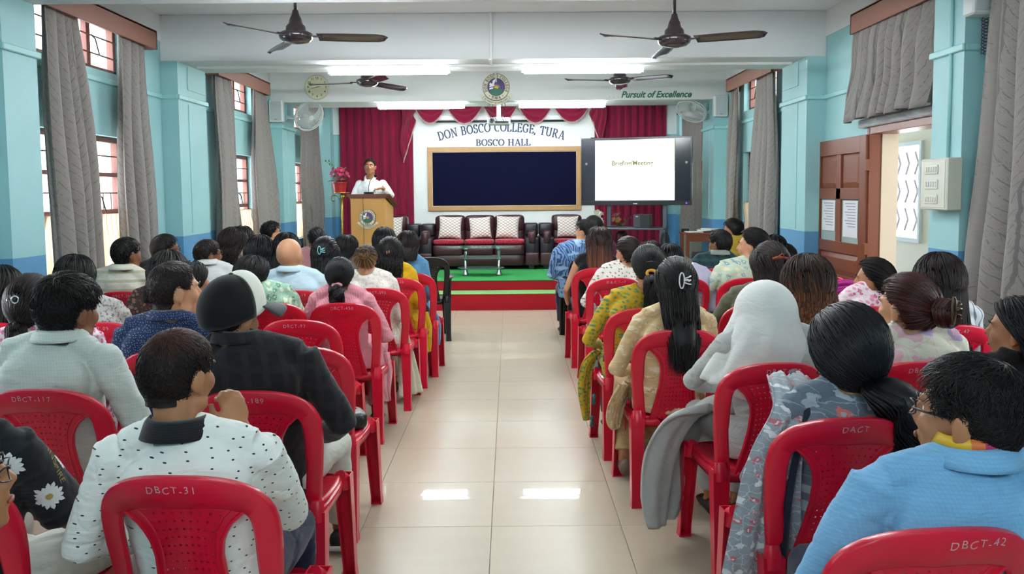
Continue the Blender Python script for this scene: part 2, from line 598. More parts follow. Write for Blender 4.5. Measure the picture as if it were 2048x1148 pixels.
# raised mouldings round walls and pillars
n = 11
for side in (-1, 1):
    wx, px = (WL, PL) if side < 0 else (WR, PR)
    z = 2.47 if side < 0 else 2.42
    prev = YN
    d = .022 * -side
    for (y0, y1) in PILS + [(14.25, 14.25)]:
        struct('trim_%d' % n, MB().box(min(wx, wx + d), max(wx, wx + d), prev, y0, z - .022, z + .022, .006), M_TRIMT); n += 1
        if y1 > y0:
            m = MB().box(min(px, px + d), max(px, px + d), y0 - .022, y1 + .022, z - .022, z + .022, .006)
            m.box(min(wx, px), max(wx, px), y0 - .022, y0, z - .022, z + .022, .006)
            struct('trim_%d' % n, m, M_TRIMT); n += 1
        prev = y1
# shallow panel strips on the pillar sides
for (y0, y1) in PILS[1:]:
    for px, d in ((PL, .008), (PR, -.008)):
        ym = y0 + .24
        m = MB().box(min(px, px + d), max(px, px + d), ym, ym + .012, 1.17, 2.42)
        m.box(min(px, px + d), max(px, px + d), y0 + .24, y1 - .02, 2.56, 2.568).box(min(px, px + d), max(px, px + d), y0 + .24, y0 + .25, 2.56, 2.78)
        struct('trim_%d' % n, m, M_TRIMT); n += 1

# wiring channels on the ceiling and beams
M_CAB = mat('white_plastic_channel', '#dfe0de', .4)
def cable(name, label, pts, r=.006, m=None, group='surface wiring channels'):
    o = MB().tube(pts, r, 6).build(name, m or M_CAB, smooth=True)
    return tag(o, label, 'cable', None)
tag(MB().box(-3.05, 2.78, 8.36, 8.385, 2.775, 2.80, .003).build('wiring_channel', M_CAB), 'long white wiring channel under the nearer ceiling beam', 'wiring channel')
tag(MB().box(-.175, -.15, 8.03, 8.05, 2.80, CEIL, .003).build('wiring_channel', M_CAB), 'vertical white wiring channel on the face of the nearer beam', 'wiring channel')
tag(MB().box(-.185, -.16, 8.03, 8.45, 2.785, 2.80, .003).build('wiring_channel', M_CAB), 'short white wiring channel crossing under the nearer beam', 'wiring channel')
tag(MB().tube([(-.18, 8.8, 3.20), (-.18, 11.6, 3.20), (-.18, 11.66, 3.18), (-.17, 11.665, 3.05)], .012, 8).build('wiring_channel', M_CAB, smooth=True), 'white conduit running to the round crest', 'wiring channel')

# ------------------------------------------------------------------ windows
wn = 1
def window(side, y0, y1, z0, z1, upper, vis=True):
    global wn
    xw = (WL - .1) if side < 0 else (WR + .1)
    root = thing('window_%d' % wn, None, None); root['kind'] = 'structure'; wn += 1
    fr = .045
    m = MB()
    m.box(xw - .03, xw + .03, y0, y0 + fr, z0, z1, .004).box(xw - .03, xw + .03, y1 - fr, y1, z0, z1, .004)
    m.box(xw - .03, xw + .03, y0, y1, z1 - fr, z1, .004).box(xw - .03, xw + .03, y0, y1, z0, z0 + fr, .004)
    ym = (y0 + y1) / 2
    ys = [y0 + (y1 - y0) / 3, y0 + (y1 - y0) * 2 / 3]
    for y in ys: m.box(xw - .025, xw + .025, y - .03, y + .03, z0, z1, .004)
    if not upper:
        m.box(xw - .025, xw + .025, y0, y1, 1.385, 1.43, .004)
        m.box(xw - .025, xw + .025, y0, y1, 1.70, 1.735, .004)
    m.build('window_frame', M_DBROWN, root)
    b = MB()
    zs = [z0 + .14, z0 + .28] if upper else [1.565, 1.87]
    for z in zs: b.tube([(xw + (.03 if side < 0 else -.03), y0, z), (xw + (.03 if side < 0 else -.03), y1, z)], .007, 6)
    if not upper:
        for k in range(10):
            y = y0 + .07 + k * (y1 - y0 - .14) / 9
            b.tube([(xw + (.035 if side < 0 else -.035), y, 1.43), (xw + (.035 if side < 0 else -.035), y, 1.565)], .005, 5)
    b.build('window_bar', M_DBROWN, root)
    if vis:
        h = MB()
        xs = xw + (.045 if side < 0 else -.045)
        for y in ys:
            zt = (z0 + .22) if upper else 1.5
            h.tube([(xs, y, zt + .06), (xs + (.02 if side < 0 else -.02), y + .03, zt + .03), (xs + (.02 if side < 0 else -.02), y + .09, zt - .09)], .007, 6)
        h.build('window_stay', mat('dark_iron', '#3a2f2e', .5), root)
    cuts = [y0 + fr] + ys + [y1 - fr]
    for i in range(3):
        MB().box(xw - .003, xw + .003, cuts[i], cuts[i + 1], z0 + fr, z1 - fr).build('pane', M_GLASS, root)
    # portal so the daylight through the opening is sampled well
    L = bpy.data.lights.new('daylight_portal', 'AREA'); L.shape = 'RECTANGLE'; L.size = z1 - z0; L.size_y = y1 - y0
    L.cycles.is_portal = True
    lo = bpy.data.objects.new('daylight_portal', L); COL.objects.link(lo)
    lo.location = (xw + (-.12 if side < 0 else .12), ym, (z0 + z1) / 2)
    lo.rotation_euler = (0, radians(-90 if side < 0 else 90), 0)
    return root
for k, (y0, y1) in enumerate(BAYS):
    for side in (-1, 1):
        window(side, y0, y1, 2.55, 2.98, True, k > 0)
        if not (side > 0 and k == 1):
            window(side, y0, y1, .85, 2.03, False, k > 0)

# ------------------------------------------------------------------ curtains
def curtain_mesh(side, yt, yb, zt, zb, folds, amp=.035, xw=None, seed=0, taper=.5, gather=.35):
    """hanging cloth beside a wall; side -1 left wall, +1 right wall"""
    rnd = random.Random(seed)
    ph = [rnd.uniform(0, 6.28) for _ in range(4)]
    x0 = xw if xw is not None else (-3.17 if side < 0 else 2.9)
    NU, NV = folds * 14, 26
    vs = []; uvs = []
    H = zt - zb
    for j in range(NV + 1):
        v = j / NV
        z = zt - H * v
        a = amp * (gather + (1 - gather) * min(1, v * 1.6))
        e = v ** .8
        ya = yt[0] + (yb[0] - yt[0]) * e; yc = yt[1] + (yb[1] - yt[1]) * e
        for i in range(NU + 1):
            u = i / NU
            s = 2 * pi * folds * (u + .035 * sin(2 * pi * u * 1.3 + ph[0]) + .02 * sin(3 * v + ph[1]))
            fx = cos(s) + .35 * cos(2.1 * s + ph[2] + v) * (.4 + v)
            fy = sin(s) * .3 * (yc - ya) / folds
            x = x0 + a * fx * (1 if side < 0 else -1) + .012 * sin(9 * v + ph[3] + 3 * u)
            y = ya + (yc - ya) * u + fy
            vs.append((x, y, z + (.012 * sin(s * .5 + ph[1]) if j == NV else 0)))
            uvs.append((u * folds * .155, -z))
    W = NU + 1
    fs = [(j * W + i, j * W + i + 1, (j + 1) * W + i + 1, (j + 1) * W + i) for j in range(NV) for i in range(NU)]
    me = bpy.data.meshes.new('curtain')
    me.from_pydata(vs, [], fs)
    ul = me.uv_layers.new(name='UVMap')
    for p in me.polygons:
        for li in p.loop_indices:
            ul.data[li].uv = uvs[me.loops[li].vertex_index]
    me.polygons.foreach_set('use_smooth', [True] * len(me.polygons))
    me.update()
    m2 = solid(me, .004, 'curtain')
    return m2
def curtain(label, *a, **k):
    g = k.pop('group', 'grey twig-print curtains')
    me = curtain_mesh(*a, **k); me.materials.clear(); me.materials.append(M_CURT)
    return tag(link('curtain', me), label, 'curtain', g)
curtain('tall grey twig-print curtain nearest the viewer on the left wall', -1, (5.80, 6.28), (5.86, 6.62), 2.95, .1, 4, .05, seed=1)
curtain('grey curtain on the far side of the left wall\'s first window', -1, (6.92, 7.40), (6.90, 7.50), 2.95, .1, 3, .05, seed=2)
curtain('grey curtain on the near side of the left wall\'s middle window', -1, (9.18, 9.66), (9.18, 10.05), 2.95, .1, 3, .05, seed=3)
curtain('grey curtain on the far side of the left wall\'s middle window', -1, (10.55, 11.05), (10.42, 11.62), 2.95, .1, 3, .05, seed=4)
curtain('wide grey curtain beside the stage near the pot of pink flowers', -1, (12.95, 14.2), (12.85, 14.3), 2.95, .36, 5, .045, seed=5)
curtain('large grey twig-print curtain at the near end of the right wall', 1, (4.1, 5.02), (4.0, 5.32), 2.95, .05, 5, .055, seed=6)
curtain('short grey curtain hanging above the open wooden door', 1, (5.72, 7.0), (5.72, 7.28), 2.93, 2.12, 8, .035, xw=2.87, seed=7)
curtain('grey curtain on the near side of the right wall\'s middle window', 1, (9.25, 9.95), (9.2, 10.12), 2.95, .1, 4, .05, seed=8)
curtain('narrow grey curtain on the far side of the right wall\'s middle window', 1, (10.75, 11.05), (10.72, 11.35), 2.95, .1, 2, .045, seed=9)
curtain('grey curtain behind the large screen', 1, (12.7, 14.15), (12.75, 14.2), 2.9, .36, 6, .045, seed=10)
# beige half curtains under the window rails
def lace(label, side, y0, y1, z0, z1, seed):
    me = curtain_mesh(side, (y0, y1), (y0, y1), z1, z0, 14, .012, xw=(WL - .03 if side < 0 else WR + .03), seed=seed, gather=.8)
    me.materials.clear(); me.materials.append(M_LACE)
    o = link('half_curtain', me)
    rod = MB().tube([((WL - .03 if side < 0 else WR + .03), y0, z1), ((WL - .03 if side < 0 else WR + .03), y1, z1)], .006, 6).build('curtain_rod', M_DBROWN, o)
    tag(o, label, 'curtain', 'beige half curtains')
lace('beige half curtain in the left wall\'s first window', -1, 5.97, 7.28, .86, 1.40, 1)
lace('beige half curtain in the left wall\'s middle window', -1, 9.57, 10.83, .86, 1.36, 2)
lace('beige half curtain in the left wall\'s window by the stage', -1, 12.57, 14.08, .86, 1.40, 3)
lace('beige half curtain in the right wall\'s middle window', 1, 9.57, 10.83, .86, 1.40, 4)
lace('beige half curtain in the right window behind the large screen', 1, 12.57, 14.08, .86, 1.40, 5)

# pelmet boxes
def pelmet(label, side, y0, y1):
    x0, x1 = (WL, -3.09) if side < 0 else (2.82, WR)
    t = .018
    m = MB()
    if side < 0: m.box(x1 - t, x1, y0, y1, 2.82, 2.98, .002)
    else: m.box(x0, x0 + t, y0, y1, 2.82, 2.98, .002)
    m.box(x0, x1, y0, y0 + t, 2.82, 2.98, .002).box(x0, x1, y1 - t, y1, 2.82, 2.98, .002).box(x0, x1, y0, y1, 2.965, 2.985, .002)
    o = m.build('curtain_pelmet', M_BROWN)
    tag(o, label, 'pelmet', 'brown wooden pelmets')
    MB().tube([((x0 + x1) / 2 - .03, y0, 2.9), ((x0 + x1) / 2 - .03, y1, 2.9)], .009, 8).build('curtain_rod', M_DBROWN, o)
pelmet('long brown wooden pelmet over the left wall\'s first window', -1, 5.74, 7.54)
pelmet('brown wooden pelmet over the left wall\'s middle window', -1, 9.10, 11.06)
pelmet('brown wooden pelmet in the left corner beside the stage', -1, 12.72, 14.45)
pelmet('brown wooden pelmet over the short curtain and door', 1, 5.67, 7.06)
pelmet('brown wooden pelmet over the right wall\'s middle window', 1, 9.16, 11.05)
pelmet('brown wooden pelmet in the right corner behind the screen', 1, 12.6, 14.3)
pelmet('brown wooden pelmet over the right wall\'s nearest curtain', 1, 3.6, 5.2)

# ------------------------------------------------------------------ stage steps
M_RED = mat('red_carpet', '#a8222c', .9, spec=.1, var=.08, vscale=40, bump=.3, bscale=300)
M_GREEN = mat('green_carpet', '#3a9050', .9, spec=.1, var=.08, vscale=30, bump=.3, bscale=300)
M_PGREEN = mat('worn_pale_green_carpet', '#7fae6c', .9, spec=.1, var=.15, vscale=12)
st = MB().box(WL, WR, 11.45, YB, -.1, .343).box(WL, WR, 11.05, 11.45, -.1, .206)
struct('floor_stage', st, M_RED)
struct('floor_stage_step', MB().box(WL, WR, 11.04, 11.45, .206, .216, .003), M_PGREEN)
struct('floor_stage_carpet', MB().box(WL, WR, 11.435, YB, .343, .353, .003), M_GREEN)

# ------------------------------------------------------------------ stage wall dressing
tag(MB().box(-1.70, 1.49, YB - .03, YB, .353, CEIL, .002).build('wall_panel', M_PANEL), None, None, None, 'structure')
M_MAROON = mat('maroon_velvet', '#801436', .85, spec=.15, var=.12, vscale=8, sheen=.3)
M_FRINGE = mat('pale_fringe', '#c9a9a0', .8)
def drop(label, x0, x1, z0, z1, y, folds, amp, seed):
    rnd = random.Random(seed); p = [rnd.uniform(0, 6) for _ in range(4)]
    def f(u, v):
        s = 2 * pi * folds * u
        return (x0 + (x1 - x0) * u, y - amp * (1 + sin(s + 1.5 * sin(3 * u + p[0]) + p[1])) - .008 * sin(2.3 * s + p[2] + v), z1 + (z0 - z1) * v)
    m = MB().grid(f, folds * 10, 8)
    me = solid(m.mesh('stage_curtain', True), .004, 'stage_curtain'); me.materials.append(M_MAROON)
    return tag(link('stage_curtain', me), label, 'curtain', 'maroon stage curtains')
drop('long maroon stage curtain behind the speaker at the lectern', -2.89, -1.64, .36, 3.2, YB - .06, 9, .02, 1)
drop('maroon stage curtain behind the large screen', 1.46, 2.68, .36, 3.2, YB - .06, 9, .02, 2)

def swag(label, x0, x1, zt, drop_, tilt=0):
    """draped half-moon valance with folds and fringe"""
    m = MB(); NU, NV = 24, 14
    def f(u, v):
        t = 2 * u - 1
        sag = (1 - t * t) * drop_ * v * (1 + tilt * t)
        y = YB - .165 - .03 * sin(pi * u) * (.5 + v) - .012 * sin(v * 6 * pi + .5)
        return (x0 + (x1 - x0) * u, y, zt - .02 * v - sag)
    m.grid(f, NU, 28)
    me = solid(m.mesh('swag', True), .004, 'swag'); me.materials.append(M_MAROON)
    o = tag(link('swag', me), label, 'curtain', 'maroon swags above the board')
    fr = MB()
    for k in range(34):
        u = (k + .5) / 34
        p = f(u, 1)
        fr.tube([(p[0], p[1] - .004, p[2]), (p[0], p[1] - .004, p[2] - .035)], .006, 4)
    fo = fr.build('fringe', M_FRINGE, o); fo['kind'] = 'stuff'
zt = 3.05
sx = [-1.60, -1.06, -.44, .15, .74, 1.38]
sw = ['maroon swag at the left end of the valance', 'second maroon swag from the left end of the valance', 'maroon swag directly behind the projector', 'second maroon swag from the right end of the valance', 'maroon swag at the right end of the valance']
for k in range(5):
    swag(sw[k], sx[k], sx[k + 1], zt, .31 if k not in (0, 4) else .30)
def tail(label, x0, sg):
    m = MB()
    def f(u, v):
        wdt = .26
        L = .28 + .68 * (1 - u) if sg < 0 else .28 + .68 * u
        x = x0 + (u - .5) * wdt * (1 - .15 * v) + .03 * sin(v * 7)
        return (x, YB - .19 - .02 * sin(u * 3 * 2 * pi), zt - L * v)
    m.grid(f, 30, 14)
    me = solid(m.mesh('valance_tail', True), .004, 'valance_tail'); me.materials.append(M_MAROON)
    o = tag(link('valance_tail', me), label, 'curtain', 'maroon valance tails')
    fr = MB()
    for k in range(36):
        p = f((k + .5) / 36, 1)
        fr.tube([(p[0], p[1] - .004, p[2]), (p[0], p[1] - .004, p[2] - .035)], .006, 4)
    fo = fr.build('fringe', M_FRINGE, o); fo['kind'] = 'stuff'
tail('maroon fringed valance tail left of the wall lettering', -1.70, -1)
tail('maroon fringed valance tail right of the wall lettering', 1.50, 1)
# ------------------------------------------------------------------ serif lettering
def arc(cx, cy, rx, ry, a0, a1, n=14):
    return [(cx + rx * cos(radians(a0 + (a1 - a0) * i / n)), cy + ry * sin(radians(a0 + (a1 - a0) * i / n))) for i in range(n + 1)]
def ser(x, y, s=.17): return [(x - s, y), (x + s, y)]
GLY = {
    'D': (.80, [[(.16, .0), (.16, 1)], ser(.16, .03), ser(.16, .97), [(.16, .97)] + arc(.28, .5, .44, .47, 90, -90) + [(.16, .03)]]),
    'O': (.86, [arc(.43, .5, .36, .47, 0, 360, 24)]),
    'N': (.86, [[(.14, 0), (.14, 1)], [(.14, .97), (.70, .03)], [(.70, 0), (.70, 1)], ser(.14, .03), ser(.08, .97, .1), ser(.70, .97)]),
    'B': (.72, [[(.16, 0), (.16, 1)], ser(.12, .03, .13), ser(.12, .97, .13), [(.16, .97)] + arc(.34, .745, .22, .225, 90, -90) + [(.16, .52)], [(.16, .52)] + arc(.36, .275, .25, .245, 90, -90) + [(.16, .03)]]),
    'S': (.62, [arc(.31, .74, .20, .225, 30, 270, 12) + arc(.31, .27, .22, .245, 90, -150, 12)[1:], [(.5, .75), (.5, .97)], [(.1, .03), (.1, .27)]]),
    'C': (.76, [arc(.42, .5, .34, .47, 50, 310, 20), [(.66, .68), (.66, .97)]]),
    'L': (.66, [[(.16, 0), (.16, 1)], ser(.16, .97), [(.02, .03), (.58, .03)], [(.58, .03), (.58, .25)]]),
    'E': (.68, [[(.16, 0), (.16, 1)], [(.02, .03), (.60, .03)], [(.60, .03), (.60, .24)], [(.02, .97), (.57, .97)], [(.57, .97), (.57, .78)], [(.16, .52), (.46, .52)], [(.46, .42), (.46, .62)]]),
    'G': (.84, [arc(.42, .5, .34, .47, 50, 300, 20), [(.68, .7), (.68, .95)], [(.66, .08), (.66, .44)], ser(.66, .45, .14)]),
    'T': (.74, [[(.37, 0), (.37, 1)], ser(.37, .03), [(.05, .97), (.69, .97)], [(.05, .97), (.05, .76)], [(.69, .97), (.69, .76)]]),
    'U': (.84, [[(.16, 1), (.16, .3)] + arc(.41, .3, .25, .27, 180, 360, 12) + [(.66, .3), (.66, 1)], ser(.16, .97), ser(.66, .97, .14)]),
    'R': (.80, [[(.16, 0), (.16, 1)], ser(.16, .03), ser(.12, .97, .13), [(.16, .97)] + arc(.36, .74, .22, .23, 90, -90) + [(.16, .5)], [(.36, .5), (.66, .03)], ser(.70, .03, .1)]),
    'A': (.84, [[(.12, .03), (.42, 1)], [(.42, 1), (.72, .03)], ser(.12, .03, .12), ser(.72, .03, .14), [(.24, .35), (.60, .35)]]),
    'H': (.90, [[(.18, 0), (.18, 1)], [(.70, 0), (.70, 1)], ser(.18, .03), ser(.18, .97), ser(.70, .03), ser(.70, .97), [(.18, .5), (.70, .5)]]),
    ',': (.28, [[(.12, .12), (.12, .0), (.04, -.16)]]),
    'I': (.34, [[(.17, 0), (.17, 1)], ser(.17, .03, .13), ser(.17, .97, .13)]),
    'P': (.70, [[(.16, 0), (.16, 1)], ser(.16, .03), ser(.12, .97, .13), [(.16, .97)] + arc(.36, .72, .22, .25, 90, -90) + [(.16, .47)]]),
    'F': (.62, [[(.16, 0), (.16, 1)], ser(.16, .03), [(.02, .97), (.54, .97)], [(.54, .97), (.54, .78)], [(.16, .52), (.42, .52)]]),
    'X': (.8, [[(.1, .03), (.7, .97)], [(.1, .97), (.7, .03)], ser(.1, .03, .1), ser(.7, .97, .1), ser(.1, .97, .1), ser(.7, .03, .1)]),
    ' ': (.42, []), '.': (.3, [[(.1, .5), (.2, .5)]]),
}
def glyph(mb, ch, T, depth=.004, fat=.19, thin=.08):
    """T maps (x, y, d) in letter units to a point"""
    for st in GLY[ch][1]:
        K = len(st); F = []; Bk = []
        for i, p in enumerate(st):
            a = st[max(i - 1, 0)]; b = st[min(i + 1, K - 1)]
            if K > 3 and st[0] == st[-1] and i in (0, K - 1): a, b = st[-2], st[1]
            dx, dy = b[0] - a[0], b[1] - a[1]; L = sqrt(dx * dx + dy * dy) or 1
            tk = thin + (fat - thin) * (abs(dy) / L) ** 1.3
            if ch == 'N' and st[0][0] == st[-1][0]: tk = thin * 1.3
            if ch == 'A' and st[0] == (.12, .03): tk = thin * 1.3
            nx, ny = -dy / L * tk / 2, dx / L * tk / 2
            F += [(p[0] + nx, p[1] + ny), (p[0] - nx, p[1] - ny)]
        vs = [T(x, y, depth) for x, y in F] + [T(x, y, 0) for x, y in F]
        n = len(F); fs = []
        for i in range(0, n - 2, 2):
            fs += [(i, i + 1, i + 3, i + 2), (i, i + 2, i + 2 + n, i + n), (i + 1, i + 1 + n, i + 3 + n, i + 3)]
        fs += [(0, n, n + 1, 1), (n - 2, n - 1, 2 * n - 1, 2 * n - 2)]
        mb.add(vs, fs)

M_NAVYL = mat('dark_slate_blue_lettering', '#2c3c5e', .5)
def arched(root, s, cx, zc, h, y, width, rise, m):
    """letters in a row, baseline bulging upwards by rise"""
    tot = sum(GLY[c][0] for c in s) * h * 1.12
    sc = width / tot
    x = -width / 2
    for c in s:
        wd = GLY[c][0] * h * 1.12 * sc
        if c != ' ':
            xm = x + wd / 2
            t = 2 * xm / width
            zb = zc - rise * t * t
            an = -atan2(2 * rise * 2 * t / width, 1) * 1.0
            mb = MB()
            def T(px, py, d, xm=xm, zb=zb, an=an, wd=wd, c=c):
                lx = (px / GLY[c][0] - .5) * wd * .93; lz = (py - .5) * h
                return (cx + xm + lx * cos(an) - lz * sin(an), y - d, zb + lx * sin(an) + lz * cos(an))
            glyph(mb, c, T)
            mb.build('letter', m, root)
        x += wd
L1 = thing('wall_lettering', 'arched blue wall lettering reading DON BOSCO COLLEGE, TURA', 'sign')
arched(L1, 'DON BOSCO COLLEGE, TURA', -.13, 2.66, .15, YB - .031, 2.18, .155, M_NAVYL)
L2 = thing('wall_lettering', 'short blue wall lettering reading BOSCO HALL', 'sign')
arched(L2, 'BOSCO HALL', -.10, 2.40, .112, YB - .031, .94, .0, M_NAVYL)

# ------------------------------------------------------------------ crest
M_CREAM = mat('crest_cream', '#d8d2bb', .5, var=.03)
M_BLACK = mat('black_paint', '#16161a', .5, var=0)
def disc(mb, cx, cz, y, r, n=40, d=.002, rz=None):
    rz = rz or r
    vs = [(cx + r * cos(2 * pi * k / n), y, cz + rz * sin(2 * pi * k / n)) for k in range(n)]
    vs += [(a, y + d, c) for a, _, c in vs]
    mb.add(vs, [tuple(range(n)), tuple(range(2 * n - 1, n - 1, -1))] + [(k, (k + 1) % n, (k + 1) % n + n, k + n) for k in range(n)])
def poly(mb, pts, y, d=.002):
    n = len(pts)
    vs = [(a, y, c) for a, c in pts] + [(a, y + d, c) for a, c in pts]
    mb.add(vs, [tuple(range(n)), tuple(range(2 * n - 1, n - 1, -1))] + [(k, (k + 1) % n, (k + 1) % n + n, k + n) for k in range(n)])
def crest(name, label, loc, r, rz=0):
    t = thing(name, label, 'crest', loc, rz)
    m = MB(); disc(m, 0, 0, -.012, r, d=.012); m.build('border', M_BLACK, t)
    m = MB(); disc(m, 0, 0, -.016, r * .965); m.build('ring', M_CREAM, t)
    m = MB(); disc(m, 0, 0, -.0185, r * .655); m.build('inner_border', M_BLACK, t)
    m = MB(); disc(m, 0, 0, -.021, r * .62); m.build('sky', mat('crest_purple', '#4a3a78', .5, var=.1, vscale=30), t)
    m = MB()
    hl = [(-.6 * r, -.12 * r), (-.42 * r, -.3 * r), (-.25 * r, -.12 * r), (0, -.08 * r), (.14 * r, -.14 * r), (.3 * r, -.08 * r), (.48 * r, -.2 * r), (.58 * r, -.22 * r)]
    bot = [(r * .62 * cos(a), r * .62 * sin(a)) for a in [radians(-22 - k * 13) for k in range(11)]]
    poly(m, hl + bot, -.0265); m.build('hills', mat('crest_green', '#2f6a58', .5, var=.25, vscale=40), t)
    m = MB(); disc(m, .02 * r, -.08 * r, -.024, r * .13, 20)
    for k in range(9):
        a = radians(15 + k * 18.75); 
        poly(m, [(.02 * r + .15 * r * cos(a - .12), -.08 * r + .15 * r * sin(a - .12)), (.02 * r + .34 * r * cos(a), -.08 * r + .34 * r * sin(a)), (.02 * r + .15 * r * cos(a + .12), -.08 * r + .15 * r * sin(a + .12))], -.0235)
    m.build('sun', mat('crest_yellow', '#e8b84a', .5, var=0), t)
    m = MB()
    poly(m, [(-.02 * r, .60 * r), (-.08 * r, .35 * r), (-.16 * r, .20 * r), (-.10 * r, .12 * r), (-.2 * r, .05 * r), (-.36 * r, .0), (-.52 * r, -.02 * r), (-.45 * r, .08 * r), (-.5 * r, .2 * r), (-.44 * r, .34 * r), (-.34 * r, .24 * r), (-.26 * r, .3 * r), (-.26 * r, .44 * r), (-.14 * r, .54 * r)], -.029)
    poly(m, [(-.5 * r, -.1 * r), (-.25 * r, -.02 * r), (-.2 * r, -.1 * r), (-.3 * r, -.14 * r), (-.48 * r, -.2 * r)], -.029)
    m.build('dove', mat('crest_white', '#e9e9ec', .5, var=0), t)
    s = 'DON BOSCO COLLEGE'; h = r * .22; rr = r * .81
    A0, A1 = 208, -28
    m = MB(); tot = sum(GLY[c][0] for c in s); acc = 0
    for c in s:
        wd = GLY[c][0]; a = radians(A0 + (A1 - A0) * (acc + wd / 2) / tot); acc += wd
        def T(px, py, d, a=a, wd=wd):
            lx = (px - wd / 2) * h * .9; ly = (py - .5) * h
            R_ = rr + ly
            return (R_ * cos(a) + lx * sin(a), -.0165 - d, R_ * sin(a) - lx * cos(a))
        glyph(m, c, T, .0012, .2, .09)
    s = 'TURA'; tot = sum(GLY[c][0] + .1 for c in s); acc = 0
    for c in s:
        wd = GLY[c][0] + .1; a = radians(245 + 50 * (acc + wd / 2) / tot); acc += wd
        def T(px, py, d, a=a, wd=wd):
            lx = (px - wd / 2) * h; ly = -(py - .5) * h
            R_ = rr + ly
            return (R_ * cos(a) - lx * sin(a), -.0165 - d, R_ * sin(a) + lx * cos(a))
        glyph(m, c, T, .0012, .2, .09)
    for a in (233, 307): disc(m, rr * cos(radians(a)), rr * sin(radians(a)), -.018, r * .035, 10)
    m.build('ring_lettering', M_BLACK, t)['kind'] = 'stuff'
    # ribbon
    def band(r0, r1, a0, a1, y, mm, nm):
        m = MB(); n = 24
        o = [(r1 * cos(radians(a0 + (a1 - a0) * k / n)), r1 * sin(radians(a0 + (a1 - a0) * k / n)) + .12 * r) for k in range(n + 1)]
        i = [(r0 * cos(radians(a0 + (a1 - a0) * k / n)), r0 * sin(radians(a0 + (a1 - a0) * k / n)) + .12 * r) for k in range(n + 1)][::-1]
        for k in range(n):
            poly(m, [o[k], o[k + 1], i[n - k - 1], i[n - k]], y, .004)
        m.build(nm, mm, t)
    band(r * 1.13, r * 1.43, 222, 318, -.010, M_BLACK, 'ribbon_edge')
    band(r * 1.15, r * 1.41, 223, 317, -.012, M_CREAM, 'ribbon')
    m = MB()
    for sg in (-1, 1):
        poly(m, [(sg * .95 * r, -.88 * r), (sg * 1.30 * r, -.66 * r), (sg * 1.2 * r, -.52 * r), (sg * 1.12 * r, -.46 * r), (sg * .84 * r, -.66 * r)], -.009, .004)
    m.build('ribbon_end', M_CREAM, t)['kind'] = 'stuff'
    m = MB(); s = 'IN PURSUIT OF EXCELLENCE'; tot = sum(GLY[c][0] for c in s); acc = 0; h2 = r * .12
    for c in s:
        wd = GLY[c][0]; a = radians(228 + 84 * (acc + wd / 2) / tot); acc += wd
        def T(px, py, d, a=a, wd=wd):
            lx = (px - wd / 2) * h2 * .9; ly = -(py - .5) * h2
            R_ = r * 1.28 + ly
            return (R_ * cos(a) - lx * sin(a), -.0125 - d, R_ * sin(a) + lx * cos(a) + .12 * r)
        glyph(m, c, T, .001, .2, .09)
    m.build('motto_lettering', M_BLACK, t)['kind'] = 'stuff'
    return t
crest('wall_crest', 'large round college crest with ribbon on the beam', (-.172, 11.68, 2.985), .185)

# motto on the beam
M_GRNL = mat('green_lettering', '#1f6a4a', .5, var=.05)
g = thing('beam_lettering', 'green italic lettering reading Pursuit of Excellence on the beam', 'sign', (2.02, 11.678, 2.868), 0)
me = text_mesh('Pursuit of Excellence', .122, shear=.35, spacing=1.0, bold=.0035, depth=.002)
me.transform(FACE_BACK); me.materials.append(M_GRNL)
w_ = max(v.co.x for v in me.vertices) - min(v.co.x for v in me.vertices)
me.transform(Matrix.Diagonal((.97 / w_, 1, 1, 1)))
link('letter_row', me, g)
me = text_mesh('...', .12, shear=.3, spacing=1.6); me.transform(FACE_BACK); me.materials.append(mat('faded_grey_lettering', '#a9aeb0', .6))
me.transform(Matrix.Translation((-.58, 0, 0))); link('dot_row', me, g)['kind'] = 'stuff'

# ------------------------------------------------------------------ clock
t = thing('wall_clock', 'round cream wall clock on the beam', 'clock', (-2.62, 11.68, 3.0))
MB().lathe([(.0, 0), (.165, 0), (.170, -.012), (.166, -.03), (.158, -.034), (.155, -.02)], 40, axis='y').build('rim', mat('clock_rim', '#c9c6ac', .3), t, smooth=True, angle=40)
m = MB(); disc(m, 0, 0, -.022, .156, d=.004); m.build('dial', mat('clock_dial', '#d9dbbd', .4, var=.02), t)
for k in range(1, 13):
    a = radians(90 - 30 * k)
    me = text_mesh(str(k), .044, bold=.0008); me.transform(FACE_BACK)
    me.transform(Matrix.Translation((.122 * cos(a), -.0235, .122 * sin(a)))); me.materials.append(M_BLACK)
    link('numeral', me, t)
def hand(a, L, w_):
    a = radians(90 - a); d = Vector((cos(a), 0, sin(a))); p = Vector((-sin(a), 0, cos(a)))
    m = MB(); m.add([d * L - Vector((0, .027, 0)), p * w_ - Vector((0, .027, 0)), -d * .02 - Vector((0, .027, 0)), -p * w_ - Vector((0, .027, 0))] , [(0, 1, 2, 3)])
    me = solid(m.mesh('clock_hand'), .001, 'clock_hand'); me.materials.append(M_BLACK); link('clock_hand', me, t)
hand(82, .068, .005); hand(256, .125, .004)

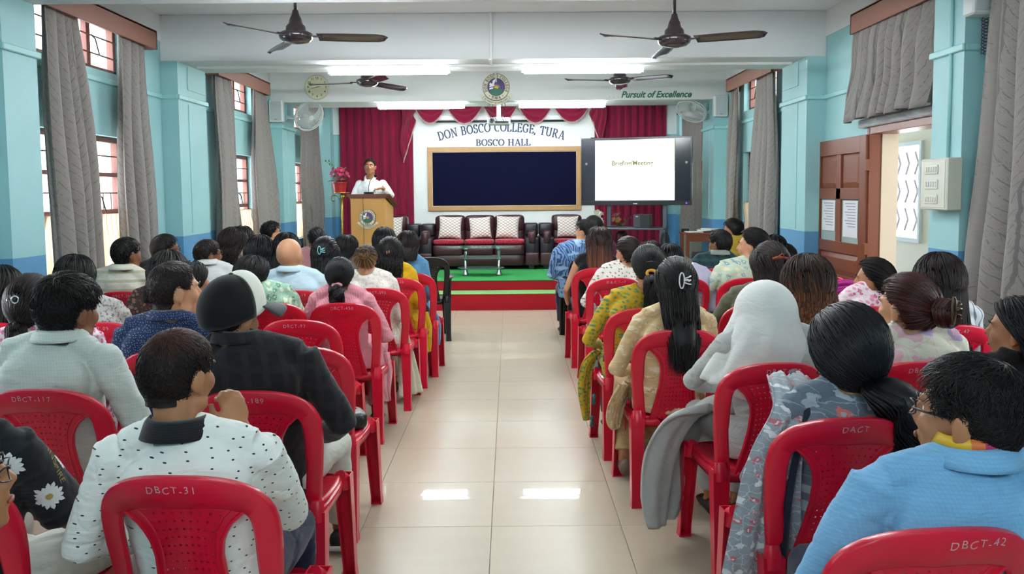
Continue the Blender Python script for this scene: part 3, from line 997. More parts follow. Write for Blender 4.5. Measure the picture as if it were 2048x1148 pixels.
# ------------------------------------------------------------------ lights
M_TUBE = emis('lit_tube', '#f4fbff', TUBE_POWER)
M_HOUS = mat('white_enamel', '#e4e6e6', .35, var=.01)
M_TUBE2 = emis('dim_lit_tube', '#f4fbff', TUBE_POWER)
M_TUBE2.node_tree.nodes['Principled BSDF'].inputs['Emission Strength'].default_value = TUBE_POWER * .22
def tube_light(label, xc, y, z=2.745, L=1.2, m_=None):
    t = thing('tube_light', label, 'light', (xc, y, z), 0, 'tube lights under the beams')
    MB().box(-L / 2 - .01, L / 2 + .01, -.022, .022, .030, .056, .004).build('housing', M_HOUS, t)
    MB().tube([(-L / 2 + .03, 0, 0), (L / 2 - .03, 0, 0)], [(.030, .034)] * 2, 14).build('tube', m_ or M_TUBE, t, smooth=True, angle=60)
    for s in (-1, 1): MB().box(s * (L / 2 - .012) - .018, s * (L / 2 - .012) + .018, -.03, .03, -.034, .034, .006).build('end_cap', M_HOUS, t)
tube_light('bright tube light left under the nearer beam, beside the clock', -1.175, 8.42)
tube_light('bright tube light right under the nearer beam', .728, 8.42)
tube_light('bright tube light left of the crest under the far beam', -1.215, 11.82)
tube_light('bright tube light right of the crest under the far beam', .741, 11.82)
tube_light('tube light above the left ceiling fan, at the picture\'s top edge', -1.175, 5.15)
tube_light('tube light at the top edge of the picture, right half', .91, 5.15)
tube_light('tube light over the stage, left, hidden by the far beam', -1.2, 13.3, 3.16, 1.2, M_TUBE2)
tube_light('tube light over the stage, right, hidden by the far beam', .9, 13.3, 3.16, 1.2, M_TUBE2)
tube_light('tube light behind the viewer, left', -1.175, -1.4)  # unseen pair added to brighten surfaces that face the camera
tube_light('tube light behind the viewer, right', .91, -1.4)

# ------------------------------------------------------------------ ceiling fans
M_FAN = mat('dark_brown_gloss', '#2b2126', .18, spec=.6, coat=.4)
M_BLADE = mat('fan_blade_brown', '#33282b', .22, spec=.6, coat=.3)
def fan(label, x, y, z, ang, far=False):
    t = thing('ceiling_fan', label, 'ceiling fan', (x, y, z), 0, 'brown ceiling fans')
    MB().tube([(0, 0, .18), (0, 0, CEIL - z - .05)], .013, 10).build('rod', M_FAN, t, smooth=True)
    MB().lathe([(.0, CEIL - z), (.05, CEIL - z), (.055, CEIL - z - .03), (.02, CEIL - z - .09), (0, CEIL - z - .09)], 20).build('canopy', M_FAN, t, smooth=True)
    MB().lathe([(.0, .22), (.022, .215), (.03, .18), (.045, .15), (.055, .11), (.075, .09), (.08, .05), (.0, .05)], 24).build('lower_canopy', M_FAN, t, smooth=True, angle=50)
    MB().lathe([(.0, .055), (.10, .05), (.128, .035), (.132, .012), (.12, -.012), (.095, -.03), (.04, -.042), (0, -.044)], 32).build('motor', M_FAN, t, smooth=True, angle=60)
    for a in ang:
        a = radians(a)
        d = Vector((cos(a), sin(a), 0)); p = Vector((-sin(a), cos(a), 0))
        br = MB(); br.obox(d * .155 + Vector((0, 0, .012)), d, p, (0, 0, 1), .05, .018, .004)
        bo = br.build('blade_bracket', M_FAN, t)
        m = MB()
        def f(u, v):
            r = .17 + .55 * u
            wd = .055 + .018 * sin(pi * u * .9) + (.0 if u < .93 else -.5 * (u - .93))
            s = (v - .5) * 2
            return d * (r - (.03 * abs(s) if u > .9 else 0)) + p * (s * wd) + Vector((0, 0, .012 - .012 * u - s * .017 - .006 * s * s))
        m.grid(f, 12, 6)
        me = solid(m.mesh('blade', True), .004, 'blade'); me.materials.append(M_BLADE); link('blade', me, t)
fan('brown ceiling fan at upper left, in front of the white beam', -1.66, 6.7, 2.76, (0, 120, 240))
fan('brown ceiling fan at upper right, in front of the white beam', 1.30, 6.7, 2.71, (-30, -150, 90))
fan('smaller-looking ceiling fan beyond the beam near the clock', -1.69, 10.2, 2.86, (176, 296, 56))
fan('smaller-looking ceiling fan beyond the beam above the green lettering', 1.33, 10.2, 2.86, (200, -40, 80))

# ------------------------------------------------------------------ wall fans
M_WPL = mat('white_plastic', '#d5d9d8', .35, var=.02)
def wall_fan(label, mount, c, nrm):
    t = thing('wall_fan', label, 'fan', c, 0, 'white wall fans')
    n_ = Vector(nrm).normalized()
    q = n_.to_track_quat('Z', 'Y').to_matrix()
    def W(p): return q @ Vector(p)
    def lb(prof, nm, mm, k=28, smooth=True):
        m = MB().lathe(prof, k); m.v = [tuple(W(p)) for p in m.v]; return m.build(nm, mm, t, smooth, 50)
    R = .215
    m = MB()
    for rr, h in ((R, 0), (R, -.03)):
        pts = [W((rr * cos(2 * pi * k / 36), rr * sin(2 * pi * k / 36), h)) for k in range(37)]
        m.tube(pts, .008, 6, cap=False)
    m.build('cage_rim', M_WPL, t, True)
    m = MB()
    for k in range(56):
        a = 2 * pi * k / 56
        m.tube([W((.03 * cos(a), .03 * sin(a), .055)), W((.13 * cos(a + .15), .13 * sin(a + .15), .045)), W((R * cos(a + .25), R * sin(a + .25), 0))], .0018, 4)
        m.tube([W((.05 * cos(a), .05 * sin(a), -.07)), W((.15 * cos(a), .15 * sin(a), -.06)), W((R * cos(a), R * sin(a), -.03))], .0018, 4)
    o = m.build('cage_wires', M_WPL, t); o['kind'] = 'stuff'
    lb([(0, .062), (.035, .06), (.04, .05), (0, .05)], 'cage_badge', M_WPL)
    lb([(0, -.17), (.05, -.165), (.06, -.12), (.055, -.07), (0, -.07)], 'motor', M_WPL)
    for b in range(3):
        m = MB()
        def f(u, v):
            r = .03 + .165 * u; a = 2 * pi * b / 3 + (v - .5) * (1.5 * (.5 + .5 * u)) + .3 * u
            return W((r * cos(a), r * sin(a), -.02 + (v - .5) * .05))
        m.grid(f, 6, 6); me = solid(m.mesh('blade', True), .003, 'blade'); me.materials.append(mat('pale_fan_blade', '#b9c3c4', .3)); link('blade', me, t)
    mv = Vector(mount) - Vector(c)
    MB().tube([W((0, 0, -.15)), mv * .55 + Vector((0, 0, -.03)), mv], [.02, .018, .03], 10).build('bracket', M_WPL, t, True)
wall_fan('white wall fan left of the stage, below the clock', (-3.12, 11.95, 2.62), (-2.80, 11.95, 2.63), (.62, -.62, -.48))
wall_fan('white wall fan right of the stage, tilted down', (2.82, 11.95, 2.66), (2.56, 11.95, 2.655), (-.42, -.45, -.79))

# ------------------------------------------------------------------ wall loudspeakers, switch box
def speaker(label, loc, sx, sy, sz, cord=False, rz=0):
    t = thing('wall_speaker', label, 'speaker', loc, rz, 'white wall loudspeakers')
    MB().box(-sx / 2, sx / 2, -sy / 2, sy / 2, -sz / 2, sz / 2, .012).build('body', M_WPL, t)
    MB().box(-sx / 2 + .022, sx / 2 - .022, -sy / 2 - .004, -sy / 2 + .002, -sz / 2 + .022, sz / 2 - .022, .003).build('grille', mat('speaker_grille', '#b9bdbe', .5, bump=.3, bscale=400), t)
    MB().box(-.02, .02, -sy / 2 - .006, -sy / 2, -sz / 2 + .03, -sz / 2 + .038).build('badge', mat('grey_badge', '#6b6f74', .3), t)
    MB().box(-.03, .03, sy / 2, sy / 2 + .03, -.05, .05).build('bracket', M_WPL, t)
speaker('white loudspeaker on the pillar left of the stage', (-3.17, 11.62, 2.675), .19, .10, .30)
speaker('white loudspeaker on the pillar right of the stage', (2.89, 11.62, 2.70), .19, .10, .29)
speaker('white loudspeaker high on the nearest right-hand pillar', (2.90, 5.19, 2.73), .235, .12, .28)
m = MB()
for k in range(3):
    pts = [(2.90 + .022 * sin(i * 1.25 + k * 2.1), 5.2 + .02 * cos(i * 1.25 + k * 2.1), 2.58 - i * .0115) for i in range(20)]
    m.tube(pts, .0032, 6)
tag(m.build('coiled_cord', mat('purple_black_flex', '#4a2c3c', .4), smooth=True), 'twisted dark cord hanging below the white loudspeaker', 'cord')
t = thing('switch_box', 'cream electrical box with switches beside the door', 'switch box', (PR - .05, 5.42, 1.575))
M_SW = mat('cream_plastic', '#cfd0c2', .4, var=.02)
MB().box(-.05, .05, -.17, .17, -.165, .165, .008).build('body', M_SW, t)
MB().box(-.054, -.05, -.15, .15, -.15, .15, .002).build('cover', M_SW, t)
for j in range(3):
    MB().box(-.062, -.054, -.07, .09, .065 - j * .095, .125 - j * .095, .003).build('switch_plate', mat('pale_switch', '#d9dad0', .3), t)
    for k in range(5): MB().box(-.068, -.062, -.06 + k * .03, -.045 + k * .03, .08 - j * .095, .112 - j * .095, .002).build('switch', mat('pale_switch', '#d9dad0', .3), t)
tag(MB().tube([(PR - .01, 5.42, 1.74), (PR - .01, 5.42, 2.79)], .012, 8).build('conduit', M_TRIMT, smooth=True), 'teal painted conduit rising from the switch box', 'conduit')

# ------------------------------------------------------------------ notice board, screen roller, projector
t = thing('notice_board', 'wide dark navy notice board in a wooden frame', 'notice board', (-.085, YB - .03, 1.78))
M_OAK = mat('light_oak', '#b98f5c', .45, var=.12, vscale=14)
MB().box(-1.24, 1.24, -.02, -.005, -.47, .47).build('felt', mat('navy_felt', '#11132e', .95, spec=.1, var=.15, vscale=60), t)
for (a, b, c, d) in ((-1.315, 1.315, .465, .545), (-1.315, 1.315, -.545, -.465), (-1.315, -1.235, -.47, .47), (1.235, 1.315, -.47, .47)):
    MB().box(a, b, -.04, 0, c, d, .006).build('frame_rail', M_OAK, t)
for (a, b, c, d) in ((-1.24, 1.24, .457, .467), (-1.24, 1.24, -.467, -.457), (-1.24, -1.23, -.46, .46), (1.23, 1.24, -.46, .46)):
    MB().box(a, b, -.03, -.015, c, d).build('inner_bead', mat('pale_bead', '#e0c9a2', .4), t)
t = thing('projection_screen_roller', 'rolled up projection screen above the wall lettering', 'screen', (-.1, YB - .09, 2.80))
MB().box(-1.27, 1.27, -.045, .045, -.03, .055, .01).build('casing', M_WPL, t)
MB().tube([(-1.24, 0, -.045), (1.24, 0, -.045)], .016, 10).build('bottom_bar', mat('dark_grey_bar', '#33363a', .4), t, True)
t = thing('projector', 'small white projector hanging from the far beam', 'projector', (-.145, 12.1, 2.555))
MB().box(-.165, .165, -.12, .12, -.05, .05, .02).build('body', M_WPL, t)
MB().lathe([(0, -.135), (.03, -.135), (.033, -.12), (.033, -.1), (0, -.1)], 20, (-.10, 0, 0), 'y').build('lens', mat('dark_lens', '#44484c', .1), t, True)
MB().box(-.05, .14, -.124, -.119, -.035, -.005).build('port_panel', mat('dark_ports', '#303236', .5), t)
MB().box(-.03, .03, -.02, .02, .05, .40, .004).build('mount', M_WPL, t)
MB().box(-.07, .07, -.05, .05, .045, .06, .003).build('mount_plate', M_WPL, t)
m = MB()
for k, (dx, dy) in enumerate(((-.09, -.3), (-.06, .2), (.07, -.25), (.04, .3), (-.12, .1))):
    m.tube([(dx * .4, -.05, .40), (dx * 1.2, -.09, .30 - .02 * k), (dx * 1.5, -.12, .16), (dx, -.14, .06), (dx + .04, -.13, -.02)], .0035, 5)
m.build('cable_bunch', M_BLACK, t, True)

# ------------------------------------------------------------------ sofas
M_LEA = mat('burgundy_leather', '#3c1d24', .32, spec=.5, var=.12, bump=.15, bscale=120)
M_LEB = mat('black_leather', '#17131a', .28, spec=.5, var=.1, bump=.15, bscale=120)
def puff(mb, x0, x1, y0, y1, z0, z1, p=.35, n=10):
    """upholstered block: superellipsoid box"""
    cx, cy, cz = (x0 + x1) / 2, (y0 + y1) / 2, (z0 + z1) / 2
    hx, hy, hz = (x1 - x0) / 2, (y1 - y0) / 2, (z1 - z0) / 2
    k = len(mb.v); mb.ell((0, 0, 0), (1, 1, 1), 28, 16)
    for i in range(k, len(mb.v)):
        v = mb.v[i]
        f = lambda a: math.copysign(abs(a) ** p, a)
        mb.v[i] = (cx + hx * f(v[0]), cy + hy * f(v[1]), cz + hz * f(v[2]))
    return mb
def sofa(name, label, x0, seats, flip=False):
    W = .48 * seats + .22 * 2
    t = thing(name, label, 'sofa', (x0, 13.02, .353), 0)
    a = .22
    puff(MB(), a, W - a, .0, .86, .05, .24, .15).build('base', M_LEA, t, True)
    for s in range(seats):
        puff(MB(), a + .48 * s, a + .48 * (s + 1), -.03, .62, .22, .385, .25).build('seat_cushion', M_LEA, t, True)
        puff(MB(), a + .48 * s - .005, a + .48 * (s + 1) + .005, .60, .84, .32, .63, .3).build('lower_back_cushion', M_LEA, t, True)
        puff(MB(), a + .48 * s - .005, a + .48 * (s + 1) + .005, .58, .88, .56, .83, .35).build('upper_back_cushion', M_LEA, t, True)
    for k, xx in enumerate((0, W - a)):
        ar = MB(); puff(ar, xx, xx + a, -.02, .86, .06, .50, .12)
        ao = ar.build('armrest', M_LEB, t, True)
        puff(MB(), xx + .045, xx + a - .045, -.045, .35, .38, .605, .45).build('armrest_pad', M_LEA, ao, True)
        puff(MB(), xx + .005, xx + a - .005, -.035, .12, .06, .26, .2).build('armrest_front', M_LEA, ao, True)
        puff(MB(), xx + .0, xx + a, .45, .86, .5, .70, .25).build('armrest_wing', M_LEB, ao, True)
        MB().box(xx + .06, xx + .14, .03, .10, 0, .07).build('foot', M_LEB, t)
    return t
sofa('three_seat_sofa', 'long burgundy and black leather sofa behind the glass table', -1.425, 3)
sofa('armchair_sofa', 'burgundy leather armchair right of the long sofa', .465, 1)
sofa('armchair_sofa', 'burgundy leather armchair mostly hidden behind the lectern', -2.36, 1)
# cushions
def cushion_mat():
    N = NT('white_diamond_cushion'); setp(N.b, '#ddd3c9', .85, sheen=.2)
    sep = N.n('ShaderNodeSeparateXYZ'); N.l(N.obj(), sep.inputs[0])
    w1 = N.math('MULTIPLY', N.math('SINE', N.math('MULTIPLY', sep.outputs[2], 75.)), .17)
    a = N.math('FRACT', N.math('ADD', N.math('MULTIPLY', sep.outputs[0], 11.), w1))
    b = N.math('FRACT', N.math('SUBTRACT', N.math('ADD', N.math('MULTIPLY', sep.outputs[0], 11.), .5), w1))
    d = N.math('MINIMUM', N.math('ABSOLUTE', N.math('SUBTRACT', a, .5)), N.math('ABSOLUTE', N.math('SUBTRACT', b, .5)))
    x = N.math('MULTIPLY', sep.outputs[0], 14.); z = N.math('MULTIPLY', sep.outputs[2], 21.)
    f1 = N.math('ABSOLUTE', N.math('SUBTRACT', N.math('FRACT', N.math('ADD', x, z)), .5))
    f2 = N.math('ABSOLUTE', N.math('SUBTRACT', N.math('FRACT', N.math('SUBTRACT', x, z)), .5))
    m = N.math('LESS_THAN', N.math('MINIMUM', f1, f2), .075)
    N.l(N.mix(m, lin('#e0d8cf'), lin('#77675a')), N.b.inputs['Base Color'])
    return N.m
M_CU = cushion_mat()
M_PAD = cloth('crimson_pad', '#b3243c', 'dots', '#4b1020', '#5a1526', 42, .33)
def cushion(label, x, z, s, tilt):
    m = MB()
    n = 18
    for side in (-1, 1):
        def f(u, v):
            a, b = 2 * u - 1, 2 * v - 1
            pin = 1 - .10 * (1 - a * a) * (b ** 4) - .0
            bul = max(0, (1 - a ** 4) * (1 - b ** 4)) ** .6
            return (a * s * (1 - .07 * (1 - b * b)), side * .065 * bul, b * s * (1 - .07 * (1 - a * a)))
        m.grid(f, n, n)
    me = m.mesh('cushion', True)
    import bmesh
    bm = bmesh.new(); bm.from_mesh(me); bmesh.ops.remove_doubles(bm, verts=bm.verts, dist=.0004); bmesh.ops.recalc_face_normals(bm, faces=bm.faces); bm.to_mesh(me); bm.free()
    me.materials.append(M_CU)
    o = link('throw_cushion', me); o.location = (x, 13.02 + .50, z); o.rotation_euler = (radians(-14), radians(tilt), 0)
    return tag(o, label, 'cushion', 'white diamond cushions on the sofas')
def pad(label, x, z=.353 + .385):
    m = puff(MB(), x - .235, x + .235, 13.06, 13.50, z, z + .075, .4)
    o = m.build('seat_pad', M_PAD, smooth=True)
    return tag(o, label, 'seat pad', 'crimson pads on the sofas')
cushion('white diamond cushion at the left end of the long sofa', -.955, .99, .185, 2)
cushion('white diamond cushion in the middle of the long sofa', -.475, .985, .175, -4)
cushion('white diamond cushion at the right end of the long sofa', -.035, .99, .185, 3)
cushion('white diamond cushion on the armchair right of the sofa', .93, .99, .175, 0)
cushion('white diamond cushion just visible right of the lectern', -1.90, .99, .185, 0)
pad('crimson seat pad at the left end of the long sofa', -.965)
pad('crimson seat pad in the middle of the long sofa', -.485)
pad('crimson seat pad at the right end of the long sofa', -.005)
pad('crimson seat pad on the armchair right of the sofa', .93)

# ------------------------------------------------------------------ glass table
M_CHR = mat('chrome', '#b9c0c2', .15, metal=1, var=0)
_g = NT('table_glass'); setp(_g.b, '#8fb8ae', .04, spec=.7)
_a = _g.n('ShaderNodeBsdfTransparent'); _a.inputs[0].default_value = (.80, .93, .9, 1)
_mx = _g.n('ShaderNodeMixShader'); _mx.inputs[0].default_value = .35
_g.l(_a.outputs[0], _mx.inputs[1]); _g.l(_g.b.outputs[0], _mx.inputs[2]); _g.l(_mx.outputs[0], _g.t.nodes['Material Output'].inputs[0])
M_TGL = _g.m
t = thing('glass_table', 'low oval glass table with three tiers and chrome legs', 'table', (-.42, 12.15, .353))
for z, hx, hy in ((.41, .50, .27), (.255, .32, .2), (.11, .34, .22)):
    m = MB(); n = 40
    vs = [(hx * cos(2 * pi * k / n), hy * sin(2 * pi * k / n), z + d) for d in (-.005, .005) for k in range(n)]
    m.add(vs, [tuple(range(n))[::-1], tuple(range(n, 2 * n))] + [(k, (k + 1) % n, (k + 1) % n + n, k + n) for k in range(n)])
    m.build('glass_shelf', M_TGL, t)
for x in (-.22, .26):
    lg = MB().lathe([(0, 0), (.045, 0), (.042, .02), (.028, .07), (.022, .10), (.022, .40), (0, .40)], 20, (x, -.06, 0)).build('leg', M_CHR, t, True)
    for z in (.10, .245, .39): MB().lathe([(0, z - .01), (.035, z - .01), (.035, z + .005), (0, z + .005)], 18, (x, -.06, 0)).build('collar', M_CHR, lg, True)

# ------------------------------------------------------------------ lectern with microphone
def wood_mat(name, c1, c2, sc=(9, 9, 1.2), rough=.4):
    N = NT(name); setp(N.b, c1, rough, 0, .5)
    o = N.scalev(N.obj(), sc)
    nz = N.noise(o, 3.0, 5, .6, 1.5)
    N.l(N.mix(nz, lin(c1), lin(c2)), N.b.inputs['Base Color']); N.bump(nz, .05, .002)
    return N.m
M_LEC = wood_mat('honey_veneer', '#b98746', '#c99a58')
M_LECT = wood_mat('red_brown_wood', '#5e3222', '#7a452e')
t = thing('lectern', 'honey coloured wooden lectern with dark top and crest', 'lectern', (-1.93, 11.86, .353), radians(-9))
m = MB(); hw, hd = .245, .20; zf, zb = 1.125, 1.0
vs = [(-hw, -hd, .05), (hw, -hd, .05), (hw, hd, .05), (-hw, hd, .05), (-hw, -hd, zf), (hw, -hd, zf), (hw, hd, zb), (-hw, hd, zb)]
m.add(vs, [(0, 1, 5, 4), (1, 2, 6, 5), (3, 0, 4, 7), (4, 5, 6, 7), (0, 3, 2, 1)])
m.build('cabinet', M_LEC, t)
MB().box(-hw - .02, hw + .02, -hd - .02, hd + .02, 0, .06, .006).build('plinth', M_LECT, t)
m = MB()
for k, (g_, h0, h1) in enumerate(((.02, 0, .022), (.035, .022, .045), (.045, .045, .06))):
    a, b = -hw - g_, hw + g_; c, d = -hd - g_, hd + g_
    sl = (zb - zf) / (2 * hd)
    zc = lambda y: zf + sl * max(0, (y + hd)) if y > -hd + .1 else zf
    vs = []
    for h in (h0, h1):
        for (x, y) in ((a, c), (b, c), (b, -hd + .09), (b, d), (a, d), (a, -hd + .09)):
            z = zf + (0 if y < -hd + .1 else (zb - zf) * (y + hd - .09) / (2 * hd - .09))
            vs.append((x, y, z + h))
    m.add(vs, [(0, 1, 2, 5), (5, 2, 3, 4), (6, 7, 8, 11), (11, 8, 9, 10), (0, 1, 7, 6), (1, 2, 8, 7), (2, 3, 9, 8), (3, 4, 10, 9), (4, 5, 11, 10), (5, 0, 6, 11)])
m.build('top', M_LECT, t)
c_ = crest('lectern_crest', None, (0, -hd - .001, .86), .118); c_.parent = t; del c_['category']; 
del_l = c_.get('label')
# crest pieces are parts of the lectern, one level down
m = MB(); m.box(-.10, .02, -.13, -.05, zf + .06, zf + .085, .006)
mic = thing('gooseneck_microphone', 'thin gooseneck microphone standing on the lectern', 'microphone', (-1.97, 11.84, .353 + zf + .06), radians(-9))
MB().box(-.06, .06, -.05, .05, 0, .03, .006).build('base', M_BLACK, mic)
MB().tube([(0, 0, .03), (.0, 0, .10), (.012, 0, .17), (.045, .03, .225), (.075, .05, .245)], .0045, 8).build('gooseneck', M_BLACK, mic, True)
MB().ell((.085, .055, .253), (.026, .022, .024), 14, 10).build('microphone_head', mat('black_foam', '#141416', .95), mic, True)
MB().tube([(-.02, -.05, .01), (-.021, -.19, .0), (-.02, -.205, -.05), (-.02, -.19, -.5), (-.02, -.19, -1.0)], .0025, 5).build('microphone_cable', M_BLACK, mic, True)

# ------------------------------------------------------------------ flower stand and pot
t = thing('plant_stand', 'tall brass plant stand at the left edge of the stage', 'plant stand', (-2.5, 12.6, .353))
M_BRASS = mat('brass', '#c9a94e', .25, metal=.8, var=.05)
MB().tube([(0, 0, .02), (0, 0, 1.20)], .016, 12).build('pole', M_BRASS, t, True)
MB().lathe([(0, 1.20), (.12, 1.20), (.125, 1.212), (0, 1.212)], 24).build('top_plate', M_BRASS, t, True)
MB().ell((0.02, -.01, 1.15), (.03, .03, .04), 14, 10).build('finial', M_BRASS, t, True)
for k in range(3):
    a = 2 * pi * k / 3 + .5
    MB().tube([(0, 0, .25), (.09 * cos(a), .09 * sin(a), .12), (.16 * cos(a), .16 * sin(a), .03), (.2 * cos(a), .2 * sin(a), .012)], .009, 8).build('leg', M_BRASS, t, True)
for k, a in enumerate((0, pi)):
    pts = []
    for i in range(15):
        q = i / 14; r = .075 * (1 - q * .75); an = q * 5.2
        pts.append(((.045 + .075 - r * cos(an)) * cos(a), 0, 1.09 + r * sin(an) + .02))
    MB().tube(pts, .006, 6).build('scroll', M_BRASS, t, True)
t = thing('flower_pot', 'red pot of pink artificial flowers on the brass stand', 'flower pot', (-2.53, 12.6, .353 + 1.212))
MB().lathe([(0, 0), (.085, 0), (.105, .13), (.115, .135), (.115, .155), (.10, .155), (.09, .13), (0, .13)], 26).build('pot', mat('red_pot', '#b3272c', .35), t, True, 40)
M_PINK = mat('pink_petal', '#c2315f', .6, var=.3, vscale=30)
M_LEAF = mat('leaf_green', '#3f6b35', .5, var=.3, vscale=20)
M_LIME = mat('lime_leaf', '#a9bf3f', .5, var=.2, vscale=20)
def flower(c, r, up, rnd):
    m = MB(); q = Vector(up).normalized().to_track_quat('Z', 'Y').to_matrix()
    for k in range(5):
        a = 2 * pi * k / 5 + rnd.random() * .3
        def f(u, v):
            w_ = sin(pi * min(1, u * .9 + .08)) * .5
            p = Vector((r * u, (v - .5) * r * w_ * 2, r * (.45 * u ** 2 * (1 - .3 * u)) + r * .1 * abs(v - .5)))
            return Vector(c) + q @ (Matrix.Rotation(a, 3, 'Z') @ p)
        m.grid(f, 4, 3)
    return m
def bouquet(t, n, hx, hy, h0, h1, mats, seed, rr=.045):
    rnd = random.Random(seed)
    st = MB()
    for k in range(n):
        a = rnd.uniform(0, 2 * pi); q = sqrt(rnd.random()); z = rnd.uniform(h0, h1)
        x, y = hx * q * cos(a) * (1 - .3 * (z - h0) / (h1 - h0)), hy * q * sin(a)
        flower((x, y, z), rr * rnd.uniform(.8, 1.2), (x * 3, y * 3 - .25, .25), rnd).build('flower', rnd.choice(mats), t, True, recalc=False)
        st.tube([(x * .2, y * .2, .12), (x * .6, y * .6, (z + .12) / 2), (x, y, z)], .003, 4)
    o = st.build('stems', M_LEAF, t); o['kind'] = 'stuff'
def leaf(c, d, L, wd, m_, t, nm='leaf'):
    m = MB(); d = Vector(d).normalized(); s = d.cross(Vector((0, 0, 1)));
    s = s.normalized() if s.length > 1e-3 else Vector((1, 0, 0))
    up = s.cross(d)
    def f(u, v):
        return Vector(c) + d * (L * u) + s * ((v - .5) * 2 * wd * sin(pi * min(1, u * .92 + .06))) + up * (-.25 * L * u * u + abs(v - .5) * .3 * wd)
    m.grid(f, 6, 2); m.build(nm, m_, t, True, recalc=False)
bouquet(t, 44, .15, .11, .18, .36, [M_PINK, M_PINK, mat('deep_pink_petal', '#8e1c40', .6, var=.2)], 3, .033)
rnd = random.Random(5)
for k in range(12):
    a = rnd.uniform(0, 2 * pi); leaf((.05 * cos(a), .05 * sin(a), .17), (cos(a), sin(a) * .7, .15), .13, .028, M_LEAF, t)
for k in range(7):
    a = rnd.uniform(-.5, 1.2); leaf((.06, -.05, .32), (cos(a) * .7, -.4, .8), .09, .016, M_LIME, t)
for k in range(2):
    m = MB(); pts = [(-.06 - .03 * k, 0, .34), (-.11 - .03 * k, 0, .42), (-.15 - .05 * k, 0, .47)]
    m.tube(pts, .003, 4)
    for p in pts[1:]: m.ell((p[0], p[1], p[2]), (.012, .012, .018), 8, 6)
    m.build('bud_twig', M_LEAF, t, True)

# ------------------------------------------------------------------ large screen on its stand
M_TVB = mat('screen_bezel', '#15161c', .25, spec=.5)
P0, P1 = Vector((1.04, 12.22, 0)), Vector((2.53, 11.72, 0))
tw = (P1 - P0).length; ta = atan2(P1.y - P0.y, P1.x - P0.x)
t = thing('display_screen', 'large lit flat screen with dark side bars', 'screen', ((P0.x + P1.x) / 2, (P0.y + P1.y) / 2, 1.83), ta)
MB().box(-tw / 2, tw / 2, 0, .08, -.48, .48, .01).build('body', M_TVB, t)
m = MB().box(-tw / 2, tw / 2, -.012, 0, .455, .48, .003).box(-tw / 2, tw / 2, -.012, 0, -.48, -.42, .003).box(-tw / 2, -tw / 2 + .02, -.012, 0, -.43, .46, .003).box(tw / 2 - .02, tw / 2, -.012, 0, -.43, .46, .003)
m.build('bezel', M_TVB, t)
MB().box(-tw / 2 + .02, tw / 2 - .02, -.004, 0, -.42, .455).build('glass', mat('dark_display_glass', '#26262e', .12), t)
sx0, sx1 = -tw / 2 + .205, tw / 2 - .235
MB().box(sx0, sx1, -.006, -.004, -.41, .445).build('lit_slide', emis('lit_slide', '#f6fbff', 1.6), t)
def scr_text(s, x, z, size, m_, spacing=1.0, bold=0):
    me = text_mesh(s, size, spacing=spacing, bold=bold); me.transform(FACE_BACK); me.transform(Matrix.Translation(((sx0 + sx1) / 2 + x, -.0075, z)))
    me.materials.append(m_); link('slide_text', me, t)
scr_text('Briefing/Meeting', -.03, .115, .090, emis('olive_slide_text', '#a8a432', .6), bold=.0016)
scr_text('SEP/2021', .03, .285, .095, emis('pale_grey_slide_text', '#e2e3ea', 1.15))
MB().box(sx0 + .17, sx1 - .17, -.0068, -.006, -.24, -.08).build('slide_band', emis('pale_blue_band', '#e4effc', 1.25), t)
MB().box(sx1 - .004, sx1 + .006, -.007, -.005, -.0, .445).build('slide_edge', emis('olive_edge', '#9aa83a', .5), t)
for x in (-tw / 2 + .075, tw / 2 - .075):
    m = MB(); disc(m, x, .115, -.006, .018, 18); m.build('touch_icon', emis('icon_white', '#aab0b8', .8), t)
m = MB(); disc(m, tw / 2 - .07, -.45, -.014, .011, 14); m.build('power_light', emis('violet_led', '#5a3ad8', 3.), t)
MB().box(-.03, .03, -.014, -.012, -.462, -.452).build('badge', mat('silver_badge', '#c9cdd2', .3), t)
MB().box(-tw / 2 + .14, -tw / 2 + .22, -.01, .03, .48, .492, .003).build('camera_bar', M_TVB, t)
M_ST = mat('grey_steel', '#565b64', .35, metal=.6)
t = thing('screen_stand', 'dark steel stand with a shelf under the large screen', 'stand', ((P0.x + P1.x) / 2, (P0.y + P1.y) / 2, .353), ta)
for x in (-.40, .40):
    p = MB().box(x - .03, x + .03, .09, .14, .06, 1.35, .004).build('post', M_ST, t)
    MB().box(x - .03, x + .03, -.22, .45, .05, .09, .004).build('foot', M_ST, t)
    for y in (-.2, .42): MB().lathe([(0, -.012), (.025, -.012), (.025, .012), (0, .012)], 14, (x, y, .025), 'x').build('caster', M_BLACK, t, True)
MB().box(-.45, .42, -.14, .30, .655, .68, .004).build('shelf', M_ST, t)
MB().box(.36, .44, -.13, -.09, .06, .66, .004).build('front_post', M_ST, t)
tx = lambda lx, ly, z: ((P0.x + P1.x) / 2 + lx * cos(ta) - ly * sin(ta), (P0.y + P1.y) / 2 + lx * sin(ta) + ly * cos(ta), z)
t = thing('desktop_speaker', 'black box speaker on the shelf below the screen', 'speaker', tx(.10, .0, .353 + .68), ta)
MB().box(-.12, .12, -.06, .14, 0, .19, .006).build('body', mat('matt_black', '#131418', .5), t)
MB().box(-.115, -.02, -.064, -.06, .01, .18).build('front_panel', mat('charcoal', '#3a3c44', .4), t)
MB().box(-.085, -.05, -.067, -.064, .155, .165).build('badge', mat('silver_badge', '#c9cdd2', .3), t)
o = MB().box(-.07, .07, -.05, .05, 0, .03, .008).build('router', mat('matt_black', '#131418', .5)); o.location = tx(-.33, -.05, .353 + .68)
tag(o, 'small black box with lights at the left of the shelf', 'router')
